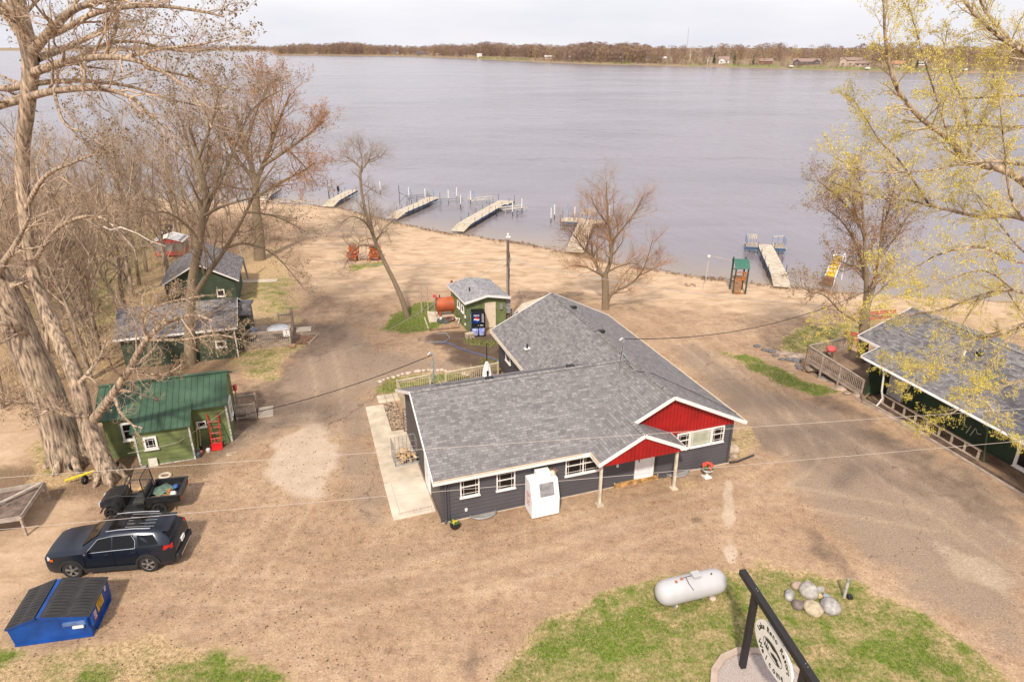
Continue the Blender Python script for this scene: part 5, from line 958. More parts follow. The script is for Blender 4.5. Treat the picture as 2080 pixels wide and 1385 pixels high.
# ================================================================ DARK CABINS
def cabin(label, loc, rz, Wd, D, E_, Rg, axis, over=.35):
    t = thing('dark_cabin', label, 'cabin', loc, rz); m = MB(); m.box((.002, .002, 0), (Wd - .002, D - .002, E_)); lap(m, (0, 0), (Wd, 0), 0, E_, .22, .025); lap(m, (Wd, 0), (Wd, D), 0, E_, .22, .025); lap(m, (0, D), (0, 0), 0, E_, .22, .025)
    r = MB(); f = MB(); o = over
    if axis == 'x':
        m.extrude([(0, .01, E_), (0, D - .01, E_), (0, D / 2, Rg - .1)], (Wd, 0, 0)); r.roof([(-o, -o, E_), (Wd + o, -o, E_), (Wd + o, D / 2, Rg), (-o, D / 2, Rg)], .1); r.roof([(Wd + o, D + o, E_), (-o, D + o, E_), (-o, D / 2, Rg), (Wd + o, D / 2, Rg)], .1)
        f.box((-o, -o - .03, E_ - .13), (Wd + o, -o - .002, E_ + .01)); [rake(f, (Wd + o + .02, y, E_), (Wd + o + .02, D / 2, Rg), .1, .03, -.05) for y in (-o, D + o)]
    else:
        m.extrude([(.01, 0, E_), (Wd - .01, 0, E_), (Wd / 2, 0, Rg - .1)], (0, D, 0)); r.roof([(-o, -o, E_), (-o, D + o, E_), (Wd / 2, D + o, Rg), (Wd / 2, -o, Rg)], .1); r.roof([(Wd + o, D + o, E_), (Wd + o, -o, E_), (Wd / 2, -o, Rg), (Wd / 2, D + o, Rg)], .1); [rake(f, (x, -o - .02, E_), (Wd / 2, -o - .02, Rg), .1, .03, -.05) for x in (-o, Wd + o)]
    m.build('wall', GRN2, t); r.build('roof', SH2, t); f.build('fascia', TRIM, t); return t
c2 = cabin('dark green cabin with grey roof behind the green metal roofed cabin', (-26.0, 41.6, 0), 17, 7.0, 5.0, 2.35, 3.55, 'x'); window(c2, (5.75, -.03, .9), (1, 0, 0), (0, -1, 0), .7, .5, 1, False, 'fixed', .09)
m = MB(); m.box((7.0, 2.1, 0), (8.0, 5.2, 2.2)); m.build('porch_wall', GRN2, c2); m = MB(); m.roof([(7.2, 1.9, 2.40), (8.2, 1.9, 2.35), (8.2, 2.5, 2.95), (7.2, 2.5, 3.0)], .08); m.roof([(7.3, 2.5, 3.0), (8.2, 2.5, 2.95), (8.2, 5.4, 2.30), (7.3, 5.4, 2.35)], .08); m.build('porch_roof', SH2, c2)
m = MB(); m.tube([(7.2, -.3, 2.25), (7.1, -.1, 2.1), (7.1, -.1, .1)], .04, 6); m.box((7.0, .05, 0), (7.06, .18, 2.3)); m.build('downspout', TRIM, c2)
c3 = cabin('dark green cabin with steep grey gable roof behind the forked tree', (-28.2, 52.7, 0), 17, 5.3, 6.2, 2.25, 3.95, 'y', .4); window(c3, (3.8, -.03, .9), (1, 0, 0), (0, -1, 0), .6, .6, 1, False, 'fixed', .08)
# deck of cabin 2
C2 = lambda u, v, z=0: Vector((-26.0 + u * math.cos(R(17)) - v * math.sin(R(17)), 41.6 + u * math.sin(R(17)) + v * math.cos(R(17)), z))
t = thing('cabin_deck', 'weathered deck with picket railing beside the dark green cabin', 'deck', (-19.15, 44.8, 0), 13); m = MB()
for k in range(21): m.box((k * .15, .02, .38), (k * .15 + .137, 3.6, .42))
m.build('boards', WOOD, t); m = MB(); m.box((.02, .03, 0), (3.12, .06, .38)); m.box((3.10, .06, 0), (3.13, 3.5, .38)); m.build('skirt', WOOD, t)
picket(t, (0, 0, 0), (3.15, 0, 0), 1.25, .13, .05, .09, WOOD, True, .05); picket(t, (3.15, .05, 0), (3.15, 1.0, 0), 1.25, .13, .05, .09, WOOD, True, .05); picket(t, (3.15, 2.6, 0), (3.15, 3.6, 0), 1.6, .2, .05, .09, WOOD, True, .3); picket(t, (2.1, 3.6, 0), (3.1, 3.6, 0), 1.2, .16, .04, .08, WOOD, True, .3)
t = thing('number_sign', 'small white sign with black characters hung on the deck railing', 'sign', (-19.15 + 3.0 * math.cos(R(13)), 44.8 + 3.0 * math.sin(R(13)) - .12, 0), 13); MB().box((-.22, -.03, .85), (.22, -.01, 1.45)).build('board', TRIM, t); tm = MB()
for k, ch in enumerate(('CABIN', '2', '##')): 
    if ch != '##': tm.text(ch, .13 if k == 0 else .26, Matrix.Translation((0, -.035, 1.36 - k * .2)) @ Matrix.Rotation(R(90), 4, 'X'), .003)
    else: tm.box((-.12, -.036, .9), (-.02, -.031, .97)); tm.box((.02, -.036, .9), (.13, -.031, .97))
tm.build('lettering', BLK, t)
DK = lambda u, v, z=0: Vector((-19.15 + u * math.cos(R(13)) - v * math.sin(R(13)), 44.8 + u * math.sin(R(13)) + v * math.cos(R(13)), z))
t = thing('round_table', 'round grey glass topped table on the cabin deck', 'table', DK(2.3, .95, .42)); MB().lathe([(.75, .70), (.78, .72), (.75, .745)], 28).build('table_top', mat('table_grey', (.52, .53, .55), .25, 0, .12, 4), t, 40)
for a in (0, 1.57, 3.14, 4.71): MB().tube([(math.cos(a) * .6, math.sin(a) * .6, .70), (math.cos(a) * .5, math.sin(a) * .5, 0)], .02, 5).build('leg', GREY, t)
t = thing('covered_grill', 'blue grey domed grill under a cover at the left end of the cabin deck', 'grill', DK(.55, .8, .42)); MB().lathe([(.26, .0), (.30, .35), (.34, .6), (.33, .75), (.22, .92), (.05, 1.0)], 16).build('cover', mat('cover_blue', (.15, .17, .24), .6, 0, .15, 5), t, 60); MB().lathe([(.3, 0), (.3, .02)], 12).build('base', BLK, t)
t = thing('planting_box', 'low timber edged bed of brown leaves at the deck steps', 'planter', DK(3.3, .3)); m = MB(); m.beam((1.15, 0, .05), (1.35, 1.7, .05), .12, .14); m.beam((0, 1.75, .1), (1.5, 1.8, .1), .14, .2); m.build('edge_timber', WOOD, t); MB().box((.0, .05, 0), (1.15, 1.7, .05)).build('leaf_bed', mat('leaf_bed', (.26, .14, .08), .95, 0, .4, 9), t)
o = MB().ball((0, 0, .1), .24, 9, 6, .12, random.Random(2), (1.2, .8, .7)).build('boulder', mat('rust_stone', (.40, .24, .16), .9, 0, .2, 5), None, 60); o.location = DK(3.25, -.15); tag(o, 'rust coloured stone at the corner of the cabin deck', 'rock')
o = MB().box((0, 0, 0), (1.1, .95, .08)).build('paver_slab', CONC, None, bevel=.01); o.location = DK(3.35, 2.6); o.rotation_euler = (0, 0, R(13)); tag(o, 'concrete slab at the open end of the cabin deck', 'slab')
o = MB().box((0, 0, 0), (3.4, .8, .06)).build('concrete_walk', CONC, None, bevel=.01); p = at(484, 576); o.location = p; o.rotation_euler = (0, 0, R(8)); tag(o, 'short concrete walk leading right from the gabled dark cabin', 'walk')
# grey post by walk
o = MB().tube([at(505, 568), at(505, 568) + Vector((-.5, 0, 4.2))], .09, 7).build('leaning_post', WOOD, None); tag(o, 'thin leaning grey post beside the concrete walk', 'post')
# ice house and motors
t = thing('fish_house', 'small red trimmed fish house with a white roof behind the gabled cabin', 'shed', (-35.6, 69.5, 0), 8); m = MB(); m.box((-1.4, -1.1, .35), (1.4, 1.1, 1.7)); m.extrude([(-1.4, -1.09, 1.7), (1.4, -1.09, 1.7), (0, -1.09, 2.05)], (0, 2.18, 0)); m.build('wall', mat('tin_grey', (.34, .31, .29), .6, .2, .15, 3), t)
m = MB(); m.roof([(-1.6, -1.3, 1.62), (-1.6, 1.3, 1.62), (0, 1.3, 2.12), (0, -1.3, 2.12)], .05); m.roof([(1.6, 1.3, 1.62), (1.6, -1.3, 1.62), (0, -1.3, 2.12), (0, 1.3, 2.12)], .05); m.build('roof', WH, t); m = MB(); m.box((-1.42, -1.13, .3), (1.42, -1.101, .62)); m.box((-1.42, -1.13, 1.5), (1.42, -1.101, 1.72)); m.extrude([(-1.42, -1.12, 1.7), (1.42, -1.12, 1.7), (0, -1.12, 2.06)], (0, .015, 0)); m.box((1.401, -1.1, .3), (1.43, 1.1, .7)); m.build('red_trim', mat('sign_red', (.6, .05, .04)), t)
m = MB(); m.box((-1.5, -1.15, .2), (1.5, 1.15, .33)); m.build('runner', mat('sign_red', (.6, .05, .04)), t)
for px, py, lb in ((336, 500, 'upright black outboard motor with a silver stripe on a stand'), (348, 487, 'black outboard motor with a white plate behind the striped one')):
    p = at(px, py); t = thing('outboard_motor', lb, 'motor', p, 20); MB().ball((0, 0, 1.45), .33, 12, 8, 0, None, (1.25, .8, .95)).build('cowling', BLK, t, 50); m = MB(); m.extrude([(-.1, -.1, .3), (.18, -.1, .3), (.24, -.1, 1.2), (-.12, -.1, 1.2)], (0, .2, 0)); m.box((-.3, -.12, .28), (.35, .12, .34)); m.extrude([(-.05, -.02, 0), (.15, -.02, .05), (.15, -.02, .28), (-.05, -.02, .28)], (0, .04, 0)); m.build('lower_unit', BLK, t); MB().box((-.05, -.28, 1.25), (.05, -.262, 1.7) if px == 336 else (.1, -.262, 1.5)).build('stripe', TRIM, t)
    m = MB(); [m.tube([(-.35, y, 0), (-.3, 0, 1.1), (.4, y, 0)], .04, 5) for y in (-.4, .4)]; m.build('stand', WOOD, t)
# brush pile beyond the cabins
m = MB(); rr = random.Random(31); c0 = at(370, 455)
for k in range(120): p = c0 + Vector((rr.gauss(0, 2.6), rr.gauss(0, 1.2), rr.uniform(0, .5))); d = Vector((rr.uniform(-1, 1), rr.uniform(-.5, .5), rr.uniform(-.15, .3))) * rr.uniform(.6, 1.4); m.tube([p, p + d], rr.uniform(.02, .06), 4)
tag(m.build('brush_pile', mat('brush_wood', (.34, .24, .17), .9, 0, .3, 3), None), 'heap of cut branches on the bank behind the cabins', 'brush', kind='stuff')
m = MB(); c0 = at(575, 412)
for k in range(70): p = c0 + Vector((rr.gauss(0, 2.2), rr.gauss(0, .6), rr.uniform(0, .35))); d = Vector((rr.uniform(-1, 1), rr.uniform(-.3, .3), rr.uniform(-.1, .2))) * rr.uniform(.6, 1.3); m.tube([p, p + d], rr.uniform(.03, .07), 4)
tag(m.build('driftwood_pile', mat('pale_driftwood', (.55, .42, .31), .9, 0, .25, 3), None), 'pale driftwood pile on the shore behind the orange budded tree', 'driftwood', kind='stuff')
# ================================================================ PUMP HOUSE
PG = mat('olive_stucco', (.165, .20, .075), .8, 0, .18, 1.6, bump=.2, bscale=12); PRZ = 21.5
pt = thing('pump_house', 'small olive green shed with grey gable roof and cream door by the utility pole', 'shed', (-3.42, 48.4, 0), PRZ); PL = lambda u, v, z=0: Vector((-3.42 + u * math.cos(R(PRZ)) - v * math.sin(R(PRZ)), 48.4 + u * math.sin(R(PRZ)) + v * math.cos(R(PRZ)), z))
m = MB(); m.box((0, 0, 0), (3.15, 4.0, 2.45)); m.extrude([(0, .0, 2.45), (3.15, .0, 2.45), (1.55, .0, 2.78)], (0, 4.0, 0)); m.build('wall', PG, pt)
pr_sh = shingle('pale_shingle', (.40, .385, .39), (.24, .23, .24), (.2, .19, .2))
m = MB(); m.roof([(-.25, -.35, 2.47), (-.25, 4.3, 2.47), (1.55, 4.3, 2.87), (1.55, -.35, 2.87)], .06); m.roof([(3.4, 4.3, 2.47), (3.4, -.35, 2.47), (1.55, -.35, 2.87), (1.55, 4.3, 2.87)], .06); rf2 = m.build('roof', pr_sh, pt)
m = MB(); m.beam((-.27, -.37, 2.38), (1.55, -.37, 2.77), .04, .17); m.beam((1.55, -.37, 2.77), (3.42, -.37, 2.38), .04, .17); m.box((-.29, -.35, 2.31), (-.255, 4.3, 2.44)); m.build('fascia', TRIM, pt); MB().cyl((.7, 1.4, 2.55), (.7, 1.4, 3.0), .05).build('vent_pipe', BLK, rf2)
cr_ = mat('cream_door', (.74, .62, .47), .55, 0, .05, 2); m = MB(); m.box((1.52, -.05, .05), (2.22, -.001, 2.0)); d_ = m.build('door', cr_, pt); m = MB(); m.box((1.44, -.07, 0), (1.52, -.001, 2.08)); m.box((2.22, -.07, 0), (2.30, -.001, 2.08)); m.box((1.52, -.07, 2.0), (2.22, -.001, 2.08)); m.build('door_frame', cr_, d_); MB().cyl((2.13, -.1, 1.0), (2.13, -.05, 1.0), .03).build('handle', STEEL, d_)
m = MB(); m.box((2.62, -.14, 1.45), (2.86, -.001, 1.88)); m.tube([(2.86, -.08, 1.6), (3.1, -.1, 1.58), (3.3, -.2, 1.5)], .015, 5); m.build('meter_box', GREY, pt, bevel=.01)
for y in (.55, 1.55): window(pt, (-.02, y + .65, 1.25), (0, -1, 0), (-1, 0, 0), .6, .6, 1, False, 'fixed', .06)
m = MB(); m.box((-.08, .25, .95), (-.001, .5, 1.15)); m.box((-.08, .35, .35), (-.001, .48, .5)); m.build('socket_cover', TRIM, pt)
# vending machine
vt = thing('vending_machine', 'tall black and blue cola vending machine beside the cream shed door', 'vending machine', PL(.05, -1.0), PRZ - 13); MB().box((0, .0, .05), (1.0, .88, 1.83)).build('cabinet', mat('vend_black', (.015, .015, .018), .3, 0, .1, 2), vt, bevel=.015)
MB().box((-.006, .02, .1), (-.001, .86, 1.8)).build('side_panel', mat('vend_blue', (.03, .11, .42), .35, 0, .15, 2), vt)
pan = MB().box((.05, -.012, .98), (.66, -.001, 1.74)).build('logo_panel', mat('vend_navy', (.01, .035, .14), .25, 0, .2, 4), vt)
RX = Matrix.Rotation(R(90), 4, 'X'); tm = MB(); tm.text('PEPSI', .21, Matrix.Translation((.355, -.017, 1.60)) @ RX, .002, .9); tm.build('lettering', TRIM, pan)
def arc_shape(cx, cz, r, a0, a1, wave, n=16): return [(cx + r * math.cos(a), cz + r * math.sin(a)) for a in np.linspace(a0, a1, n)] + wave
cx, cz, r = .36, 1.29, .205; wv = lambda s, off: [(cx + r * .93 * t * s, cz + off + .03 * math.sin(t * 3.1) * s * 1) for t in np.linspace(1, -1, 10)]
def flat(nm_, pts, y, mt): MB().extrude([(a, y, b) for a, b in pts], (0, .003, 0)).build(nm_, mt, pan)
flat('emblem_red', [(cx + r * math.cos(a), cz + r * math.sin(a)) for a in np.linspace(R(18), R(162), 16)] + [(cx + r * .95 * t, cz + .05 - .035 * math.sin(t * 3.1)) for t in np.linspace(-1, 1, 10)][::1], -.020, mat('vend_red', (.62, .02, .03), .35))
flat('emblem_white', [(cx + r * .99 * t, cz + .045 - .035 * math.sin(t * 3.1)) for t in np.linspace(-1, 1, 10)] + [(cx + r * .99 * t, cz - .05 - .035 * math.sin(t * 3.1)) for t in np.linspace(1, -1, 10)], -.019, TRIM)
flat('emblem_blue', [(cx + r * math.cos(a), cz + r * math.sin(a)) for a in np.linspace(R(198), R(342), 16)] + [(cx + r * .95 * t, cz - .055 - .035 * math.sin(t * 3.1)) for t in np.linspace(1, -1, 10)], -.020, mat('vend_royal', (.02, .07, .35), .35))
tm = MB(); tm.text('SNACKS', .15, Matrix.Translation((.83, -.012, 1.38)) @ RX @ Matrix.Rotation(R(90), 4, 'Z'), .002) if False else None
for k in range(7): tm.box((.76, -.012, 1.66 - k * .1), (.80, -.002, 1.72 - k * .1)); tm.box((.83, -.012, 1.66 - k * .1), (.90, -.002, 1.70 - k * .1))
tm.box((.45, -.02, .80), (.52, -.002, .83)); tm.box((.62, -.02, .79), (.85, -.002, .84)); tm.build('button_labels', TRIM, vt)
m = MB(); m.box((.10, -.03, .62), (.9, -.001, .74)); m.build('delivery_slot', BLK, vt)
for x0 in (.03, .53): MB().lathe([(.215, 0), (.225, .02), (.225, .46), (.2, .5)], 20, (x0 + .21, -.02, .08)).build('can_front', mat('can_print', (.62, .62, .78), .3, 0, .35, 4, col2=(.10, .16, .55)), vt, 50)
MB().box((-.03, -.26, 0), (1.03, .9, .05)).build('base', BLK, vt)
# pallets, broom
for k in range(3):
    t = thing('pallet', ('bottom', 'middle', 'top')[k] + ' pallet of the small stack in front of the vending machine', 'pallet', PL(-.55 + .03 * k, -1.55, .0 + k * .13), PRZ + 4 * k); t.scale = (.8, .8, .85); m = MB()
    for j in range(4): m.box((0, j * .16, .10), (.75, j * .16 + .11, .125))
    m.build('top_board', PWOOD, t); m = MB(); [m.box((x, 0, .0), (x + .08, .6, .10)) for x in (0, .33, .67)]; m.build('runner', WOOD, t)
t = thing('broom', 'pale handled broom leaning on the olive shed corner', 'broom', PL(.25, -.25)); MB().tube([(0, 0, .2), (-.05, .15, 1.35)], .02, 6).build('handle', mat('broom_yellow', (.65, .6, .25), .6), t); MB().extrude([(-.12, -.03, 0), (.12, -.03, 0), (.05, -.03, .25), (-.05, -.03, .25)], (0, .06, 0)).build('bristles', BLK, t)
# fuel tank
t = thing('fuel_tank', 'rusty orange fuel tank on a steel stand with a pump beside the olive shed', 'tank', at(908, 640), 12); OR = mat('rust_orange', (.55, .105, .025), .6, 0, .22, 1.5, col2=(.30, .075, .03)); zc = .95; rr_ = .60
m = MB(); m.tube([(-.86, 0, zc), (-.84, 0, zc), (-.8, 0, zc), (.8, 0, zc), (.84, 0, zc), (.86, 0, zc)], [rr_ * .8, rr_ * .95, rr_, rr_, rr_ * .95, rr_ * .8], 28); m.build('tank_shell', OR, t, 35); m = MB()
for x in (-.6, .6):
    for y in (-.35, .35): m.box((x - .07, y - .07, 0), (x + .07, y + .07, .6))
    m.box((x - .04, -.35, .12), (x + .04, .35, .18))
m.build('stand', OR, t); m = MB(); m.tube([(-.75, -.2, zc + rr_ - .02), (-.9, -.25, zc + rr_ + .22)], .05, 8); m.box((-1.08, -.38, zc + rr_ + .12), (-.82, -.12, zc + rr_ + .36)); m.build('pump', mat('sign_red', (.6, .05, .04)), t, bevel=.03); m = MB(); m.tube([(-1.0, -.38, 1.7), (-1.05, -.5, 1.2), (-1.0, -.6, .5), (-.85, -.62, .12)], .03, 6); m.tube([(-.95, -.25, 1.5), (-1.15, -.05, 1.1), (-1.2, .05, .5), (-1.0, .1, .45)], .02, 6); m.build('hose', STEEL, t); m = MB(); m.cyl((-.55, 0, zc + rr_ - .02), (-.55, 0, zc + rr_ + .25), .04); m.build('vent_pipe', BLK, t)
o = MB().extrude([at(868, 640), at(868, 634), at(925, 634), at(938, 650), at(872, 656)], (0, 0, .07)).build('tank_pad', CONC, None); tag(o, 'concrete pad under the rusty orange tank', 'slab')
t = thing('utility_cover', 'dark round pit cover with rusty rim in front of the orange tank', 'cover', at(903, 652)); MB().cyl((0, 0, 0), (0, 0, .10), .62, n=24).build('lid', mat('cover_dark', (.10, .11, .10), .8, 0, .3, 5), t); MB().torus((.45, .15, .14), .36, .06, 'z', 22, 6).build('rusty_ring', mat('rust_brown', (.22, .07, .03), .8, 0, .3, 6), t, 50); MB().ball((-.3, .1, .16), .11, 10, 6).build('white_cap', TRIM, t, 50)
t = thing('white_pipe_frame', 'bent white pipe beside the pit cover at the olive shed wall', 'pipe', (0, 0, 0)); MB().tube([at(925, 646, .45), at(934, 647, .45), at(931, 656, .1)], .045, 6).build('pipe', TRIM, t)
for a, b, lb in (((862, 645), (870, 668), 'left edging timber of the bed by the orange tank'), ((873, 671), (934, 665), 'front edging timber of the bed by the orange tank')): o = MB().beam(at(*a, .05), at(*b, .05), .09, .12).build('edging_timber', PWOOD if a[0] == 862 else mat('rot_wood', (.26, .15, .10), .9, 0, .3, 4), None); tag(o, lb, 'timber')
for px, y0, lb in ((857, 635, 'left of the two thin posts by the orange tank'), (870, 633, 'right of the two thin posts by the orange tank')): p = at(px, y0); o = MB().box((p.x - .045, p.y - .045, -.05), (p.x + .045, p.y + .045, 2.35)).build('wooden_post', WOOD, None, bevel=.01); tag(o, lb, 'post')
o = MB().box((-.09, -.09, 0), (.09, .09, 2.1)).build('red_post', mat('barn_red', (.30, .03, .025), .7, 0, .15, 4), None); o.location = at(919, 618); tag(o, 'dark red post at the rear left corner of the olive shed', 'post')
# utility pole
up = thing('utility_pole', 'dark utility pole with grey conduit, meter boxes and a lamp next to the olive shed', 'pole', at(1032, 656)); MB().tube([(0, 0, -.1), (0, 0, 3.5), (0, 0, 6.7)], [.14, .12, .10], 12).build('shaft', mat('pole_wood', (.17, .12, .10), .85, 0, .25, 3, stretch=(4, 4, .5)), up, 50); MB().tube([(-.05, -.16, 1.5), (-.05, -.14, 4.6)], .06, 8).build('conduit', STEEL, up); m = MB(); m.box((-.2, -.36, 1.55), (.2, -.14, 2.25)); m.box((-.16, -.34, .95), (.18, -.14, 1.5)); m.build('meter_box', GREY, up, bevel=.015)
m = MB(); m.tube([(0, 0, 6.7), (0, -.05, 7.1)], .03, 6); m.tube([(-.12, -.12, 6.95), (.2, -.14, 6.95)], .08, 8); m.ball((0, -.06, 7.15), .09, 8, 6); m.build('lamp', TRIM, up, 50); m = MB()
for z in (3.9, 4.4, 5.2, 5.6): m.torus((.12, -.12, z), .18, .018, 'x', 14, 4)
m.tube([(.1, 0, 5.6), (.25, -.1, 5.2), (.1, -.15, 4.8)], .02, 4); m.tube([(-.1, 0, 4.8), (-.35, -.1, 4.6)], .02, 4); m.build('cable_loops', BLK, up)
t = thing('pole_brace', 'short crossed brown boards behind the utility pole', 'frame', at(1030, 652)); m = MB(); m.box((-.5, .1, 0), (-.42, .18, 1.0)); m.box((.3, .1, 0), (.38, .18, 1.0)); m.box((-.55, .08, .85), (.42, .2, .95)); m.build('boards', WOOD, t)
o = MB().extrude([at(1038, 640), at(1052, 655), at(1125, 615), at(1115, 600), at(1060, 618)], (0, 0, .06)).build('concrete_apron', CONC, None); tag(o, 'pale concrete apron between the shed and the rear gable of the lodge', 'slab')
o = MB().tube([at(1040, 650, .1), at(1046, 642, .9), at(1052, 634, 1.25)], .09, 7).build('bent_pipe', BLK, None); tag(o, 'black bent pipe beside the rear lodge roof corner', 'pipe')
# hoses
m = MB(); m.tube([at(890, 696, .04), at(908, 695, .04), at(930, 705, .04), at(960, 716, .04), at(985, 722, .04), at(1010, 732, .05), at(1024, 736, .3)], .024, 6); tag(m.build('blue_hose', mat('hose_blue', (.10, .18, .45), .5, 0, .1, 5), None, 60), 'blue water hose running over the dirt to the lodge wall', 'hose')
m = MB(); m.tube([at(870, 694, .03), at(902, 694, .03), at(914, 686, .03), at(905, 676, .03), at(888, 678, .03)], .022, 5); tag(m.build('grey_hose', mat('hose_grey', (.40, .38, .44), .5), None, 60), 'thin grey looped hose on the wet dirt', 'hose')
o = MB().tube([at(957, 765), at(957, 765) + Vector((0, 0, .9))], .03, 6).build('short_post', WOOD, None); tag(o, 'short stake beside the furled umbrella', 'post')
# ================================================================ BEACH THINGS
def chair(loc, rz, lb):
    t = thing('garden_chair', lb, 'chair', loc, rz, 'rust red chairs stacked on the beach'); C_ = mat('redwood_stain', (.50, .115, .03), .65, 0, .2, 5); m = MB()
    for k in range(5): m.box((-.36, -.40 + k * .15, .42), (.36, -.28 + k * .15, .45))
    m.build('seat', C_, t); m = MB()
    for k in range(5): x = -.32 + k * .14; m.beam((x + .04, .32, .40), (x + .04 + (k - 2) * .02, .62, 1.15), .10, .025, up=(0, 1, 0))
    m.beam((-.4, .42, .62), (.4, .42, .62), .05, .08); m.build('backrest', C_, t); m = MB(); [m.box((x - .09, -.45, .62), (x + .09, .42, .65)) for x in (-.45, .45)]; m.build('armrest', C_, t)
    for x in (-.42, .42): MB().box((x - .05, -.42, 0), (x + .05, -.33, .62)).build('leg', C_, t); MB().beam((x, -.3, .42), (x, .5, .02), .05, .1).build('leg', C_, t)
    return t
p1 = at(716, 531); p2 = at(760, 530)
chair(p1, 176, 'front rust red chair of the left pile on the beach'); chair(p1 + Vector((-.1, 1.05, .0)), 8, 'rear rust red chair of the left pile on the beach'); chair(p1 + Vector((.1, .5, .62)), 185, 'rust red chair set on top of the left pile on the beach'); chair(p2, 184, 'front rust red chair of the right pile on the beach'); chair(p2 + Vector((.1, 1.05, 0)), -6, 'rear rust red chair of the right pile on the beach'); chair(p2 + Vector((0, .5, .62)), 172, 'rust red chair set on top of the right pile on the beach')
t = thing('grey_bench', 'small weathered grey bench between the two piles of red chairs', 'bench', at(738, 529), 5); m = MB(); [m.box((-.45, y, .5), (.45, y + .12, .54)) for y in (-.3, -.15, 0)]; m.build('seat', WOOD, t); [MB().box((x, -.3, 0), (x + .07, .1, .5)).build('leg', WOOD, t) for x in (-.4, .33)]
# play tower
t = thing('play_tower', 'wooden play tower with a green canopy and orange ladder on the sand', 'play tower', at(1489, 597), -3); DG = mat('tower_green', (.04, .075, .055), .7, 0, .15, 4); CN = mat('canopy_green', (.035, .14, .10), .6, 0, .06, 2); OW2 = mat('cedar_orange', (.44, .17, .05), .7, 0, .25, 4); W_, D_ = 1.05, 2.5
for x in (0, W_):
    for y in (0, 1.25): MB().box((x - .06, y - .06, 0), (x + .06, y + .06, 3.0 if y else 2.3)).build('post', DG, t)
m = MB(); 
for k in range(8): m.face([(-.12, -.1 + 1.55 * k / 8, 2.32 + .62 * math.sin(k / 8 * 2.6)), (W_ + .12, -.1 + 1.55 * k / 8, 2.32 + .62 * math.sin(k / 8 * 2.6)), (W_ + .12, -.1 + 1.55 * (k + 1) / 8, 2.32 + .62 * math.sin((k + 1) / 8 * 2.6)), (-.12, -.1 + 1.55 * (k + 1) / 8, 2.32 + .62 * math.sin((k + 1) / 8 * 2.6))])
m.build('canopy', CN, t, 60); m = MB(); m.box((0, 0, 1.25), (W_, 1.25, 1.31)); m.build('platform', OW2, t); m = MB()
for k in range(5): m.box((.06, -.14, .15 + k * .26), (.55, -.05, .22 + k * .26))
m.box((.0, -.12, 0), (.06, -.06, 1.5)); m.box((.55, -.12, 0), (.61, -.06, 1.5)); m.build('ladder', OW2, t); m = MB()
for k in range(4): m.box((.58 + k * .12, .02, 1.31), (.66 + k * .12, .05, 2.0))
m.box((-.02, -.06, 1.95), (W_, -.02, 2.03)); m.box((.5, 0, 1.3), (W_, .04, 1.42)); [m.box((0, y, 1.9), (W_, y + .05, 1.98)) for y in (1.2,)]; m.box((.0, .0, .05), (W_, .06, .13)); m.build('railing', OW2, t)
t = thing('sport_net_post', 'grey net post standing on the sand left of the play tower', 'post', at(1433, 574)); MB().tube([(0, 0, 0), (.05, 0, 2.6)], .055, 8).build('post', mat('post_grey', (.50, .45, .41), .7), t); m = MB(); m.box((-.08, -.1, 2.45), (.14, .1, 2.6)); m.build('bracket', TRIM, t); m = MB(); m.tube([(.1, 0, 2.55), (1.2, -.1, 2.35), (2.6, -.3, 2.1)], .02, 5); m.build('net_rope', mat('rope_pink', (.62, .45, .38), .8), t)
o = MB().tube([at(1427, 588), at(1430, 572)], .03, 5).build('sand_pole', WOOD, None); tag(o, 'thin pale pole lying on the sand beside the net post', 'pole')
for k, (px, py) in enumerate(((1396, 579), (1404, 580), (1400, 582))): pass
m = MB(); rr = random.Random(9); c0 = at(1402, 580)
for k in range(12): m.ball((c0.x + rr.uniform(-.5, .5), c0.y + rr.uniform(-.3, .3), .04), rr.uniform(.07, .13), 7, 4, .2, rr)
tag(m.build('fire_stones', mat('brown_stone', (.32, .22, .16), .9), None, 60), 'small patch of brown stones on the sand left of the net post', 'stones', kind='stuff')
